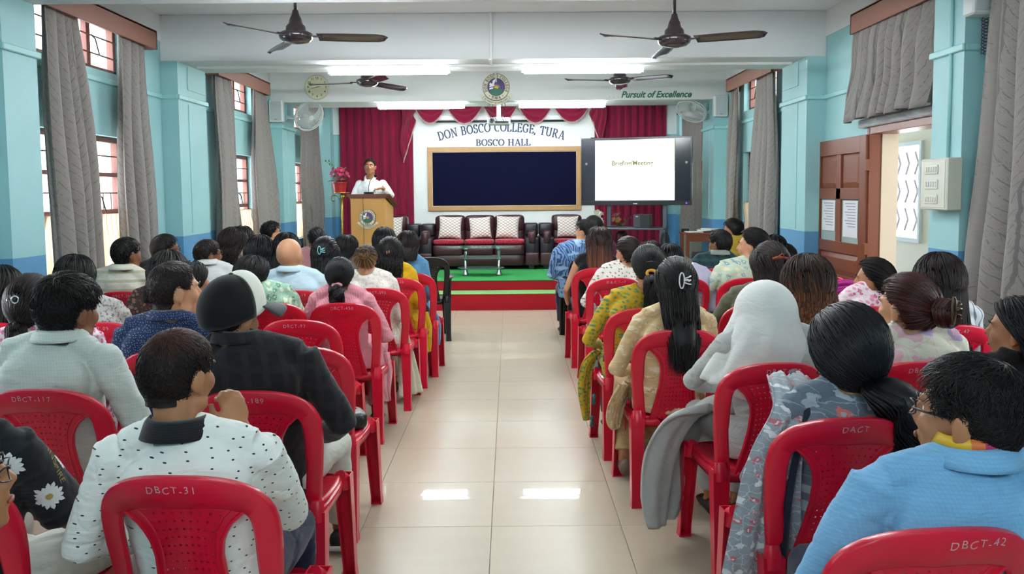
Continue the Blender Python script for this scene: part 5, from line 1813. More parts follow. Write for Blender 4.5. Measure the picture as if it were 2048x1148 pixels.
def nape(p):
    # below the ears the hair lies on the neck, not on the skull's underside
    k = np.clip((-p[..., 2] - .015) / .05, 0, 1) * (p[..., 1] < .0)
    nrm = np.sqrt((p[..., 0] / .062) ** 2 + (p[..., 1] / .080) ** 2) + 1e-6
    f = np.maximum(1, k / nrm)
    q = p.copy(); q[..., 0] *= f; q[..., 1] *= f; q[..., 2] *= 1 + .06 * k
    return q
def cap_shell(thick, recede=0, low=-40, nu=48, nv=20, fn=None):
    """smooth scalp of hair down to the hairline, closed at the rim"""
    az = np.linspace(-pi, pi, nu + 1)
    V = []; Q = []
    for j in range(nv + 1):
        f = j / nv
        lo = hairline(az, recede, low)
        el = pi / 2 - (pi / 2 - lo) * f
        d = dirv(az, el)
        th = thick * (1 - f ** 6) - .004 * (f ** 6) if low >= -50 else thick * (1 - .85 * f ** 1.3) - .004 * f ** 6
        S = np.array(SKULL)
        p = d * (S + np.atleast_1d(th)[..., None] if np.ndim(th) else S + th)
        if fn is not None: p = fn(p, az, el, f)
        V.append(nape(p))
    V = np.concatenate(V); W = nu + 1
    for j in range(nv):
        for i in range(nu):
            Q.append((j * W + i, j * W + i + 1, (j + 1) * W + i + 1, (j + 1) * W + i))
    return V, np.array(Q)

def slerp_paths(d0, d1, K, ease=1.0):
    """paths over the skull from directions d0 (N,3) to d1 (N,3)"""
    dot = np.clip((d0 * d1).sum(1), -1, 1); om = np.arccos(dot)[:, None]
    out = []
    for k in range(K):
        t = (k / (K - 1)) ** ease
        s = np.sin(om) + 1e-6
        out.append((np.sin((1 - t) * om) / s) * d0 + (np.sin(t * om) / s) * d1)
    return np.stack(out, 1)

def roots(rs, N_, recede=0, low=-40, top=None):
    az = rs.uniform(-pi, pi, N_ * 3); z = rs.uniform(-.7, 1, N_ * 3); el = np.arcsin(z)
    k = el > hairline(az, recede, low)
    az, el = az[k][:N_], el[k][:N_]
    return az, el, dirv(az, el)

def hair(style, rs, N_, m, P):
    """returns list of (name, mesh) in the head's own frame"""
    S = np.array(SKULL)
    ch = []; extra = []
    L = P.get('len', .30); rec = P.get('recede', 0); low = P.get('low', -40)
    if style in ('short', 'messy', 'curlyshort'):
        th = P.get('th', .010)
        ch.append(cap_shell(th, rec, low))
        az, el, d = roots(rs, N_, rec, low)
        wh = np.array([.1, -.45, .9]); wh /= np.linalg.norm(wh)
        tan = d - wh * (d @ wh)[:, None]; tan /= np.linalg.norm(tan, axis=1, keepdims=True) + 1e-6
        tan = tan - d * (tan * d).sum(1)[:, None]
        front = np.clip(d[:, 1], 0, 1)[:, None]
        tan = tan + front * np.array([.9, .3, 0]) * .8
        tan += rs.normal(0, .28 if style == 'short' else .42, (len(d), 3))
        tan /= np.linalg.norm(tan, axis=1, keepdims=True)
        ll = P.get('sl', .026 if style == 'short' else .05)
        ln = ll * rs.uniform(.6, 1.2, len(d)) * np.interp(d[:, 2], [-.6, .1, .7], [.2, .45, 1.1])
        lift = P.get('lift', .14 if style == 'short' else .22)
        K = 5; ps = []
        thv = th * np.interp(d[:, 2], [-.6, .1, .7], [.25, .5, .85])[:, None]
        p = d * (S + thv * .7)
        for k in range(K):
            t = k / (K - 1)
            q = p + tan * (ln * t)[:, None]
            q = q / np.linalg.norm(q / (S + thv), axis=1)[:, None] * (1 + ln * lift * (t - .55 * t * t) / .09)[:, None]
            if style == 'curlyshort':
                q = q + np.stack([np.sin(t * 9 + az * 7), np.cos(t * 9 + az * 5), np.sin(t * 8 + el * 9)], 1) * .010 * t
            # stay outside the skull
            ps.append(q)
        ps = nape(np.stack(ps, 1))
        rad = np.linspace(1, .25, K)[None, :] * rs.uniform(.7, 1.2, (len(d), 1)) * P.get('rad', .0028)
        ch.append(tubes_np(ps, rad))
    else:
        th = P.get('th', .014)
        part = P.get('part', 0.)
        def wide(p, az, el, f):
            # fuller at sides and back, soft waves running with the strands
            w_ = 1 + .05 * np.sin(az * 2) ** 2
            return p * np.stack([w_, np.ones_like(w_), np.ones_like(w_)], 1)
        ch.append(cap_shell(th - .002, rec, low - 10, fn=wide))
        az, el, d = roots(rs, N_, rec, low)
        sg = np.sign(az - part * .3 + 1e-6)
        if style in ('pony', 'bun', 'half', 'braid'):
            tz = P.get('tie', -.25)
            tx = P.get('tiex', 0.)
            tie = np.array([tx, -sqrt(max(.01, 1 - tz * tz - tx * tx)), tz])
            upper = el > radians(P.get('split', 8)) if style == 'half' else np.ones(len(az), bool)
            d0 = d[upper]
            sp = slerp_paths(d0, np.tile(tie, (len(d0), 1)) + rs.normal(0, .05, (len(d0), 3)), 9)
            sp /= np.linalg.norm(sp, axis=2, keepdims=True)
            th2 = th + .003 + rs.uniform(-.002, .004, (len(d0), 1)) + .006 * np.linspace(0, 1, 9)[None, :]
            ps = nape(sp * (S + th2[..., None]))
            # sag a little away from the scalp near the tie
            rad = np.interp(np.linspace(0, 1, 9), [0, .2, .9, 1], [.3, 1, 1, .8])[None, :] * rs.uniform(.7, 1.2, (len(d0), 1)) * P.get('rad', .0027)
            ch.append(tubes_np(ps, rad))
            T0 = tie * (S + th + .010)
            if style == 'pony':
                n2 = int(N_ * .55); K = 12
                t = np.linspace(0, 1, K)
                out = P.get('out', .05); sx = P.get('sx', 0.)
                cx = T0[0] + sx * L * np.sin(t * 1.6) 
                cy = T0[1] - out * np.sin(np.minimum(1, t * 3.2) * pi / 2) - .005 * t
                cz = T0[2] - L * (t ** 1.15) * (1 - abs(sx) * .4) - .0 + P.get('rise', 0) * np.sin(np.minimum(1, t * 2.5) * pi)
                fan_ = P.get('bulge', .030) * np.interp(t, [0, .12, .45, .85, 1], [.35, .75, 1.0, .8, .35])
                u = np.sqrt(rs.uniform(0, 1, n2)); a = rs.uniform(0, 2 * pi, n2)
                wob = P.get('wave', .004)
                px = cx[None] + (u * np.cos(a))[:, None] * fan_[None] * 1.15 + wob * np.sin(t[None] * 9 + a[:, None] * 3)
                py = cy[None] + (u * np.sin(a))[:, None] * fan_[None] * .8 + wob * np.cos(t[None] * 8 + a[:, None] * 2)
                pz = cz[None] + rs.uniform(-.02, .02, (n2, 1)) * t[None] * 1.5 + 0 * px
                pz -= (rs.uniform(0, .14, (n2, 1)) * L * (t ** 2)[None]) * -1
                ps = np.stack([px, py, pz], 2)
                rad = np.interp(t, [0, .2, .8, 1], [.8, 1, .8, .15])[None, :] * rs.uniform(.8, 1.3, (n2, 1)) * P.get('rad', .0027) * 1.15
                ch.append(tubes_np(ps, rad))
                core = np.stack([cx, cy, cz], 1)[None, :int(K * .85)]
                ch.append(tubes_np(core, (fan_ * .8)[None, :int(K * .85)], 10))
            elif style == 'bun':
                br = P.get('bun', .040)
                c = T0 + np.array([0, -br * .55, 0])
                n2 = int(N_ * .35); K = 14
                a0 = rs.uniform(0, 2 * pi, n2); ti = rs.uniform(0, 2 * pi, n2); rr = br * rs.uniform(.35, 1, n2)
                t = np.linspace(0, 1, K)
                an = a0[:, None] + t[None] * rs.uniform(2, 4, (n2, 1))
                ps = np.stack([c[0] + rr[:, None] * np.cos(an), c[1] + br * .65 * np.sin(ti)[:, None] * np.sqrt(np.clip(1 - (rr / br) ** 2 * .6, 0, 1))[:, None] + .004 * np.sin(3 * an), c[2] + rr[:, None] * np.sin(an)], 2)
                rad = np.interp(t, [0, .2, .8, 1], [.3, 1, 1, .3])[None, :] * rs.uniform(.8, 1.2, (n2, 1)) * .0045
                ch.append(tubes_np(ps, rad))
                mbx = MB().ell(c, (br * .85, br * .6, br * .85), 16, 10)
                q4 = [f if len(f) == 4 else (f[0], f[1], f[2], f[2]) for f in mbx.f]
                extra.append(('hair_knot', mbx))
            lo_d = d[~upper]
            tie_pt = T0
        if style in ('long', 'half', 'curly', 'bob'):
            if style == 'half':
                azr, elr, dr = roots(rs, int(N_ * .8), rec, low)
                k = elr < radians(P.get('split', 8) + 25); azr, elr, dr = azr[k], elr[k], dr[k]
            else:
                azr, elr, dr = az, el, d
            K1, K2 = 8, 10
            s_ = np.sign(azr - part * .25 * (elr > .6) + 1e-6)
            # sweep down the skull behind the ears
            a_end = s_ * np.clip(np.abs(azr) * .72 + P.get('back', 52) * pi / 180 + rs.uniform(0, .35, len(azr)), radians(P.get('amin', 84)), pi)
            d1 = dirv(a_end, np.full(len(azr), radians(-18)))
            sp = slerp_paths(dr, d1, K1, 1.0)
            thk = th + .003 + rs.uniform(-.003, .005, (len(azr), 1)) * np.ones((1, K1)) + .010 * np.linspace(0, 1, K1)[None]
            P1 = sp * (S + thk[..., None])
            w0 = P1[:, -1]
            t = np.linspace(0, 1, K2 + 1)[1:]
            lenv = L * rs.uniform(P.get('lmin', .82), 1.0, (len(azr), 1))
            wend = P.get('wend', .95)
            hx = w0[:, :1] * (1 + (wend - 1) * t[None]) + rs.normal(0, .004, (len(azr), 1)) * t[None]
            yb = P.get('yb', -.105)
            hy = w0[:, 1:2] + (np.minimum(w0[:, 1:2] * .55 + yb * .45, yb * .55) - w0[:, 1:2]) * np.minimum(1, t[None] * 2.2) + (yb - .02 + rs.uniform(-.02, .02, (len(azr), 1)) - (yb * .7)) * (t[None] ** 1.2)
            hy = np.where(np.abs(hx) > .075, np.minimum(hy, -.01 - .06 * t[None]), np.minimum(hy, -.07))
            hz = w0[:, 2:3] - lenv * t[None]
            if style == 'curly' or P.get('wavy'):
                am = P.get('wavy', .010); fr = P.get('freq', 26)
                ph = rs.uniform(0, 6.28, (len(azr), 1))
                hx = hx + am * np.sin(t[None] * L * fr * 3 + ph) * np.minimum(1, t * 3)[None]
                hy = hy + am * np.cos(t[None] * L * fr * 3 + ph) * np.minimum(1, t * 3)[None]
            P2 = np.stack([hx, hy, hz], 2)
            ps = np.concatenate([P1, P2], 1); K = ps.shape[1]
            tt = np.linspace(0, 1, K)
            rad = np.interp(tt, [0, .12, .7, 1], [.3, 1, .9, .15])[None] * rs.uniform(.75, 1.3, (len(azr), 1)) * P.get('rad', .0030)
            ch.append(tubes_np(ps, rad))
            # inner body of the fall
            K = 8; t = np.linspace(0, .86, K)
            nn = 14; V = []
            for k in range(K):
                an = np.arange(nn) * 2 * pi / nn
                wx = .074 * (1 + (wend - 1) * t[k]) * (1.0 if k else .9); wy = .034 - .012 * t[k]
                cy_ = -.055 + (yb + .012 + .055) * min(1, t[k] * 1.8)
                V.append(np.stack([wx * np.cos(an), cy_ + wy * np.sin(an), np.full(nn, -.02 - L * t[k])], 1))
            V = np.concatenate(V)
            Q = [(k * nn + i, k * nn + (i + 1) % nn, (k + 1) * nn + (i + 1) % nn, (k + 1) * nn + i) for k in range(K - 1) for i in range(nn)]
            ch.append((V, np.array(Q)))
    return ch, extra

def claw(c, col, w_=.05, h=.035, rot=None):
    """hair claw: spine and curved teeth"""
    m = MB()
    m.tube([(-.3 * w_ + .012 * cos(2 * pi * k / 14), -.020, h * .95 * sin(2 * pi * k / 14)) for k in range(15)], .0035, 6, cap=False)
    for k in range(3):
        z = -h * .5 + k * h * .5
        m.tube([(-.1 * w_, -.022, z * .5), (w_ * .2, -.024, z * .8), (w_ * .45, -.008, z), (w_ * .48, .008, z)], .0036, 6)
    m.tube([(-.15 * w_, -.022, 0), (w_ * .12, -.026, .004), (w_ * .30, -.020, -.002)], .006, 6)
    if rot is not None: m.v = [tuple(rot @ Vector(p)) for p in m.v]
    m.v = [(p[0] + c[0], p[1] + c[1], p[2] + c[2]) for p in m.v]
    return m

def hand_mb(mb, wrist, d, up, sc=1., curl=.8, side=1):
    """hand from the wrist along d, palm facing -up; four unequal bent fingers and a thumb"""
    d = Vector(d).normalized(); up = (Vector(up) - d * d.dot(Vector(up))).normalized(); s = d.cross(up) * side
    w_ = Vector(wrist)
    q = Matrix((s, d, up)).transposed()
    mb.ell(w_ + d * .045 * sc, (.038 * sc, .050 * sc, .016 * sc), 16, 10, q)
    mb.tube([w_ - d * .02, w_ + d * .02 * sc], [(.026 * sc, .02 * sc)] * 2, 10, up=s)
    for k, (o, L) in enumerate(((-.028, .062), (-.0095, .074), (.0095, .070), (.027, .054))):
        p = w_ + d * (.078 - abs(o) * .25) * sc + s * o * sc
        pts = [p - d * .02 * sc, p]; a = 0; dd = d
        for j in range(3):
            a += curl * (.5, .9, .7)[j]
            dd = d * cos(a) - up * sin(a)
            p = p + dd * (L * (.44, .32, .24)[j] * sc); pts.append(p)
        mb.tube(pts, [.0092 * sc, .009 * sc, .0085 * sc, .008 * sc, .0068 * sc], 8)
    p = w_ + d * .02 * sc - s * .026 * sc
    pts = [p, p - s * .022 * sc + d * .022 * sc - up * .004, p - s * .030 * sc + d * .048 * sc - up * .012, p - s * .024 * sc + d * .070 * sc - up * .020]
    mb.tube(pts, [.0125 * sc, .0115 * sc, .010 * sc, .0075 * sc], 8)

def shoe_mb(p, yaw, L=.25, heel=.03):
    m = MB(); R3 = Matrix.Rotation(yaw, 3, 'Z')
    sec = [(-.07, .030, .075), (-.05, .036, .085), (0, .036, .075), (.06, .040, .058), (.11, .044, .045), (.15, .040, .036), (.18, .020, .026)]
    vs = []; n = 12
    for (y, w_, h) in sec:
        for k in range(n):
            a = 2 * pi * k / n
            vs.append(Vector(p) + R3 @ Vector((w_ * cos(a), y * L / .25, max(.004, h * (.5 + .5 * sin(a))))))
    K = len(sec)
    m.add(vs, [(i * n + k, i * n + (k + 1) % n, (i + 1) * n + (k + 1) % n, (i + 1) * n + k) for i in range(K - 1) for k in range(n)] + [tuple(range(n))[::-1], tuple((K - 1) * n + k for k in range(n))])
    return m

PEOPLE = []
def person(label, hx, hy, hw, Yh, cx=None, **k):
    """hx, hy: crown of the head in the photograph; hw: breadth of head with hair there; Yh: depth of the head"""
    P = dict(sex='f', skin='tan', yaw=0, nod=0, shirt=None, bottom=None, hair='long', hm=HB, hp={}, sleeve='long', near=0, lean=.02, sh=1., collar=None, arms='lap', root_y=None, kurta=False, seed=len(PEOPLE) + 11, clip=None, glasses=None, shoes='#1c1a1a', bulk=1., tilt=0, zsh=None)
    P.update(k)
    near = P['near']
    rs = np.random.RandomState(P['seed']); rnd = random.Random(P['seed'])
    top = at_y(hx, hy, Yh)
    hairt = {'short': .014, 'messy': .022, 'curlyshort': .03, 'bald': 0., 'veil': .02, 'cap': .02}.get(P['hair'], .018)
    hs = hw * Yh / FOC / (.160 + 2 * (0 if P['hair'] == 'bald' else hairt * .8)) * P.get('hs', 1.0)
    hs = max(.86, min(1.12, hs))
    bx = at_y(cx if cx is not None else hx, hy + 120, Yh).x
    rx = bx; ry = Yh + .150 - P['lean']
    head_c = Vector((top.x - rx, Yh - ry, top.z - (SKULL.z + hairt * .6) * hs))
    neck_z = head_c.z - .125 * hs
    zs = (P['zsh'] + .018) if P['zsh'] else neck_z - .075         # shoulder joint height
    male = P['sex'] == 'm'
    wS = (.175 if male else .150) * P['bulk']
    t = thing('person', label, 'person', (rx, ry, 0), 0, None)
    vox = P.get('vox') or (.0075, .0095, .013, .018)[3 - near]
    st = zs - .45                                        # torso length above the seat
    Yt = head_c.y
    yb = lambda z: -.085 + (Yt - .035 + .085) * max(0, min(1, (z - .5) / (zs + .08 - .5)))  # spine line
    xc = lambda z: head_c.x * max(0, min(1, (z - (zs - .12)) / .2)) ** 1.5
    # torso sections: (height fraction, half width, half depth)
    bw = P['bulk']
    if male: sec = [(-.02, .155, .12), (.1, .160, .125), (.35, .155, .118), (.62, .170, .122), (.82, .178, .118), (.95, .168, .098), (1.04, .125, .078), (1.11, .070, .060)]
    else: sec = [(-.02, .175, .13), (.1, .180, .13), (.36, .140, .108), (.62, .148, .112), (.82, .152, .108), (.95, .145, .090), (1.04, .105, .070), (1.11, .060, .052)]
    def torso(mb, g):
        pts = []; rr = []
        for f, a, b in sec:
            z = .45 + st * f
            pts.append((xc(z), yb(z), z)); rr.append((a * bw + g, b * bw + g))
        mb.tube(pts, rr, 28, up=(1, 0, 0))
        for s in (-1, 1):   # shoulder blades and shoulder caps
            mb.ell((s * wS * .55, yb(zs) - .055 * bw, zs - .09), (.065 * bw + g, .04 + g, .09), 14, 10)
            mb.ell((s * wS * .98 + xc(zs), yb(zs) + .01, zs - .012), (.052 + g, .055 + g, .050 + g), 16, 10)
            mb.tube([(s * .045 + xc(zs + .06), yb(zs) - .005, zs + .055), (s * wS * .9, yb(zs), zs + .018)], [(.045 + g), (.040 + g)], 12)
    # arms
    A = {}
    for s in (-1, 1):
        sh = Vector((s * wS + xc(zs) * .5, yb(zs) + .01, zs))
        mode = P['arms'] if isinstance(P['arms'], str) else P['arms'][0 if s < 0 else 1]
        if mode == 'lap': el, wr, hd = Vector((s * (wS + .055), yb(zs) + .03, zs - .27)), Vector((s * .10, .16, .60)), Vector((-s * .5, .6, -.2))
        elif mode == 'fold': el, wr, hd = Vector((s * (wS + .06), yb(zs) + .06, zs - .25)), Vector((-s * .06, .15, zs - .22)), Vector((-s, .15, .1))
        elif mode == 'chin': P['fist'] = 1; el, wr, hd = Vector((s * (wS + .015), .07, zs - .24)), head_c + Vector((s * .13, .085, -.175)) , Vector((-s * .30, .05, 1))
        elif mode == 'wide': el, wr, hd = Vector((s * (wS + .12), yb(zs) + .02, zs - .25)), Vector((s * .17, .14, .60)), Vector((-s * .3, .8, -.2))
        elif mode == 'back': el, wr, hd = Vector((s * (wS + .10), yb(zs) - .0, zs - .26)), Vector((s * .22, .08, .52)), Vector((0, .3, -1))
        else: el, wr, hd = mode(s, sh, head_c)
        A[s] = (sh, el, wr, hd)
    # ---- body: one continuous surface
    b = MB()
    R3 = Matrix.Rotation(radians(-P['yaw']), 3, 'Z') @ Matrix.Rotation(radians(-P['nod']), 3, 'X') @ Matrix.Rotation(radians(P['tilt']), 3, 'Y')
    HP = head_parts(b, head_c, hs, male, R3)
    b.tube([(xc(zs), yb(zs), zs - .03), (head_c.x * .8, yb(zs) * .6 + head_c.y * .4 - .01, zs + .07), (head_c.x, head_c.y - .018, head_c.z - .06 * hs)], [(.068, .056), ((.056 if male else .046), .052 if male else .045), ((.054 if male else .045), .056 if male else .050)], 18, up=(1, 0, 0))
    torso(b, -.014)
    for s in (-1, 1):
        sh, el, wr, hd = A[s]
        mid = (sh + el) / 2
        k_ = 1.0 if male else .80
        b.tube([sh, mid, el, el * .6 + wr * .4, wr], [.046 * k_, .043 * k_, .036 * k_, .036 * k_, .025 * k_], 12)
        hand_mb(b, wr, hd, (0, -.3, 1) if P['arms'] != 'chin' or s < 0 else (s * -.2, -1, .2), .95 * k_, 1.05 if (P.get('fist') and s > 0) else .7, side=s)
        hip = Vector((s * .09, -.10, .52)); kn = Vector((s * (.13 if male else .10), .36, .50)); an = Vector((s * (.12 if male else .09), .34, .09))
        if P.get('legs') and s in P['legs']: kn, an = [Vector(v) for v in P['legs'][s]]
        A[('leg', s)] = (hip, kn, an)
        b.tube([hip, (hip + kn) / 2, kn, kn * .65 + an * .35, an], [.078, .068, .052, .050, .034], 12)
        b.tube([an, an + Vector((0, .02, -.04)), an + Vector((0, .10, -.065)), an + Vector((0, .16, -.072))], [(.034, .034), (.032, .030), (.036, .018), (.026, .012)], 10)
    me = remesh(b, vox, 'body', 3)
    me.materials.clear(); me.materials.append(SK[P['skin']])
    link('body', me, t)
    # ---- shirt
    smat = P['shirt']
    def folds(f1=16, amp=.0035):
        sd = P['seed']
        def fn(co):
            q = co.copy(); q[:, 2] *= 2.2
            n1 = sph_noise(q, f1 * .9, sd + 2); n2 = sph_noise(co * np.array([1, 1, 1.4]), f1 * 1.6, sd + 5)
            return amp * sph_noise(q, f1, sd) + amp * .5 * sph_noise(co, f1 * 2.1, sd + 1) - amp * 1.0 * np.clip(1 - np.abs(n1) * 5, 0, 1) ** 2 - amp * .7 * np.clip(1 - np.abs(n2) * 5, 0, 1) ** 2
        return fn
    if smat:
        m = MB(); torso(m, .004)
        for s in (-1, 1):
            sh, el, wr, hd = A[s]
            k_ = 1.0 if male else .80
            if P['sleeve'] == 'long': m.tube([sh, (sh + el) / 2, el, el * .55 + wr * .45, el * .12 + wr * .88], [.060 * k_, .058 * k_, .054 * k_, .050 * k_, .040 * k_], 14)
            elif P['sleeve'] == 'short': m.tube([sh, sh * .5 + el * .5, sh * .1 + el * .9], [.062 * k_, .063 * k_, .066 * k_], 14)
            elif P['sleeve'] == 'elbow': m.tube([sh, (sh + el) / 2, el, el * .75 + wr * .25], [.060 * k_, .058 * k_, .054 * k_, .056 * k_], 14)
        if P['kurta'] or not male:
            m.tube([(0, -.10, .50), (0, .05, .535), (0, .30, .545)], [(.185, .10), (.195, .085), (.18, .06)], 20, up=(1, 0, 0))
        ms = remesh(m, vox * (1.0 if near > 1 else 1.1), 'shirt', 3, folds())
        ms.materials.clear(); ms.materials.append(smat)
        link(P.get('topname', 'shirt'), ms, t)
    # ---- trousers / skirt
    if near or P.get('legs_on'):
        bm_ = P['bottom'] or cloth('charcoal_trousers', '#24252a')
        m = MB()
        m.tube([(0, -.14, .50), (0, -.02, .51), (0, .1, .515)], [(.165, .10), (.175, .095), (.15, .08)], 18, up=(1, 0, 0))
        for s in (-1, 1):
            hip, kn, an = A[('leg', s)]
            m.tube([hip, (hip + kn) / 2, kn, kn * .6 + an * .4, an + Vector((0, 0, P.get('hem', .03)))], [.092, .084, .068, .064, .056], 14)
        ms = remesh(m, vox * 1.2, 'trousers', 3, folds(14, .004)); ms.materials.clear(); ms.materials.append(bm_)
        link(P.get('botname', 'trousers'), ms, t)
        for s in (-1, 1):
            an = A[('leg', s)][2]
            sm = mat('shoe_' + P['shoes'].strip('#'), P['shoes'], .5)
            o = shoe_mb((an.x, an.y - .0, an.z - .09), 0).build('shoe', sm, t, True)
    # ---- collar
    if P['collar']:
        cm = P['collar']; m = MB(); n = 40
        cy = yb(zs) * .6 + head_c.y * .4 - .012; cxx = head_c.x * .7
        rn = .062 if male else .052; hgt = P.get('colh', .040)
        def f(u, v):
            a = pi / 2 + .22 + (2 * pi - .44) * u
            fr = max(0, sin(a))
            zt_ = zs + .096 - .040 * fr
            if v < .5:
                q = v * 2; r = rn + .004 + .003 * (1 - q); z = zt_ - hgt * (1 - q)
            else:
                q = (v - .5) * 2; r = rn + .006 + .024 * q ** .8; z = zt_ + .004 * sin(pi * q) - (hgt + .010 * fr) * q
            return (cxx + r * 1.04 * cos(a), cy + r * .98 * sin(a), z)
        m.grid(f, n, 8)
        mc = solid(m.mesh('collar', True), .004, 'collar'); mc.materials.clear(); mc.materials.append(cm); link('collar', mc, t)
    # ---- hair
    Mh = Matrix.Translation(head_c) @ (R3.to_4x4()) @ Matrix.Scale(hs, 4)
    N_ = (350, 700, 1500, 2600)[near]
    if P['hair'] in ('short', 'messy', 'curlyshort'): N_ = (500, 900, 2200, 4200)[near]
    def hlink(nm, me_):
        o = link(nm, me_, t); o.matrix_local = Mh; return o
    if P['hair'] not in ('bald', 'veil', 'cap'):
        hp = dict(P['hp'])
        if near <= 1 and 'rad' not in hp: hp['rad'] = .0042 if P['hair'] not in ('short', 'messy') else .0042
        ch, extra = hair(P['hair'], rs, N_, P['hm'], hp)
        hlink('hair', mesh_np('hair', ch, P['hm']))
        for nm, mb_ in extra:
            me_ = mb_.mesh(nm, True); me_.materials.append(P['hm']); hlink(nm, me_)
    if P['hair'] == 'cap':
        ch, _ = hair('short', rs, N_, P['hm'], dict(th=.004, sl=.016, lift=.1, rad=.0022))
        # only below the cap
        hlink('hair', mesh_np('hair', ch, P['hm']))
    # eyes, brows for faces that can be seen
    if P.get('face'):
        for s in (-1, 1):
            e = MB().ell((s * .030, .0690, -.008), (.0115, .0115, .0100), 14, 10); me_ = e.mesh('eye', True); me_.materials.append(mat('eye_white', '#d8d2cc', .2, var=0)); hlink('eye', me_)
            e = MB().ell((s * .030, .0775, -.008), (.0052, .0038, .0052), 12, 8); me_ = e.mesh('iris', True); me_.materials.append(mat('iris_brown', '#150c08', .2, var=0)); hlink('iris', me_)
            e = MB().tube([(s * .014, .0935, .013), (s * .03, .0930, .019), (s * .05, .080, .013)], [(.002, .004), (.0025, .0045), (.001, .002)], 6); me_ = e.mesh('eyebrow', True); me_.materials.append(HB); hlink('eyebrow', me_)
        e = MB().tube([(-.021, .093, -.0695), (-.008, .0985, -.0685), (.008, .0985, -.0685), (.021, .093, -.0695)], [(.003, .003), (.004, .0055), (.004, .0055), (.003, .003)], 8); me_ = e.mesh('lips', True); me_.materials.append(mat('lip_rose', '#8a4a3e', .45)); hlink('lips', me_)
    if P['glasses']:
        g = MB()
        for s in (-1, 1):
            pts = [(s * .032 + .020 * cos(2 * pi * k / 16) * (1.05), .104 - .02 * abs(cos(2 * pi * k / 16) * (1 if s * cos(2 * pi * k / 16) > 0 else .2)), -.008 + .015 * sin(2 * pi * k / 16)) for k in range(17)]
            g.tube(pts, .0017, 6, cap=False)
            g.tube([(s * .057, .090, -.004), (s * .074, .06, -.004), (s * .083, .0, -.006), (s * .080, -.02, -.022)], .0022, 6)
        g.tube([(-.012, .104, -.004), (.012, .104, -.004)], .0016, 6)
        me_ = g.mesh('glasses', True); me_.materials.append(P['glasses']); hlink('glasses', me_)
    if P['clip']:
        for item in P['clip']:
            nm, mb_, mm = item
            me_ = mb_.mesh(nm, True); me_.materials.append(mm); hlink(nm, me_)
    P.update(t=t, head=head_c, A=A, zs=zs, yb=yb, wS=wS, hs=hs, Mh=Mh, rx=rx, ry=ry, vox=vox)
    PEOPLE.append(P)
    return P

def strip(P, nm, pts, width, m, folds=3, amp=.012, thick=.005, wdir=(1, 0, 0), nu=28, seed=0, world=False):
    """a hanging length of cloth: centre line points with widths, gathered in folds"""
    Pn = [Vector(p) for p in pts]; K = len(Pn)
    if not hasattr(width, '__len__'): width = [width] * K
    wd = Vector(wdir).normalized(); mb = MB(); sub = 6
    def C(t):
        x = t * (K - 1); i = min(K - 2, int(x)); f = x - i
        p0, p1, p2, p3 = Pn[max(i - 1, 0)], Pn[i], Pn[i + 1], Pn[min(i + 2, K - 1)]
        return .5 * ((2 * p1) + (p2 - p0) * f + (2 * p0 - 5 * p1 + 4 * p2 - p3) * f * f + (3 * p1 - p0 - 3 * p2 + p3) * f ** 3), width[i] * (1 - f) + width[i + 1] * f
    def F(u, v):
        c, w_ = C(v); c2, _ = C(min(1, v + .02)); c1, _ = C(max(0, v - .02))
        tn = (c2 - c1).normalized(); n_ = wd.cross(tn)
        n_ = n_.normalized() if n_.length > .01 else Vector((0, -1, 0))
        a = (u - .5) * w_
        return c + wd * a + n_ * (amp * sin(2 * pi * folds * u + seed + 2 * v) + amp * .5 * sin(2 * pi * folds * 1.9 * u + 3 * v + seed))
    mb.grid(F, nu, sub * (K - 1))
    me = solid(mb.mesh(nm, True), thick, nm); me.materials.clear(); me.materials.append(m)
    return link(nm, me, P['t'])
# ------------------------------------------------------------------ the audience, left block
def row(px, py): return at_z(px, py, CHH).y + .19
W_ = '#e6e8e6'
C_tick = cloth('white_ticked_jersey', '#dcdfda', 'ticks', '#2a2e33', '#2a2e33', 19, .085, wrinkle=.5)
C_pale = cloth('pale_green_linen', '#c3cbc4', 'check', '#aab4ad', '#aab4ad', 90, .12, wrinkle=.45)
C_blackch = cloth('black_shadow_check', '#17171a', 'check', '#2a2426', '#242024', 14, .35, wrinkle=.4)
C_navydot = cloth('navy_speckled', '#1f2f55', 'dots', '#8fa3c2', '#6d84a8', 95, .16, wrinkle=.3)
C_pinkfl = cloth('white_pink_floral', '#e2d6da', 'floral', '#c45f86', '#d890aa', 34, .30)
C_speck = cloth('grey_speckled_blouse', '#aaa9a4', 'speckle', '#5d5f5e', '#7f807c', 60, .2)
C_cream = cloth('cream_striped_shirt', '#d2cfc0', 'stripes_h', '#b5b198', '#b5b198', 16, .3)
C_wpolo = cloth('off_white_polo', '#d4d6d3')
C_beigepl = cloth('beige_plaid', '#a59684', 'check', '#7d6c5c', '#8a7c6c', 22, .3)
C_black = cloth('black_cloth', '#151417')
C_green = cloth('mint_leaf_print', '#8fb8a0', 'floral', '#5d8f78', '#cfd8b8', 22, .32)
C_white = cloth('white_cotton', '#d9dbd8')
C_ltblue = cloth('pale_blue_polo', '#b4cbd6', wrinkle=.35)
C_pinkt = cloth('dusty_pink_top', '#c58f96')
C_creamt = cloth('cream_blouse', '#cfc8b4')
C_brgrey = cloth('grey_brown_top', '#6a5d52')
C_pink = cloth('candy_pink_kurta', '#d6909b', 'stripes_v', '#c98390', '#c98390', 60, .4, wrinkle=.5)
C_lace = cloth('white_lace_kurta', '#d9d4cb', 'speckle', '#bfb8ad', '#c9c2b8', 50, .2)
C_yellow = cloth('marigold_kurta', '#cfa413', wrinkle=.6)
C_blue = cloth('denim_blue_top', '#5a8fb4')
C_brfl = cloth('brown_floral', '#3a2826', 'floral', '#8a6a5c', '#5c3c38', 40, .3)
C_olive = cloth('olive_jacket', '#595a48')
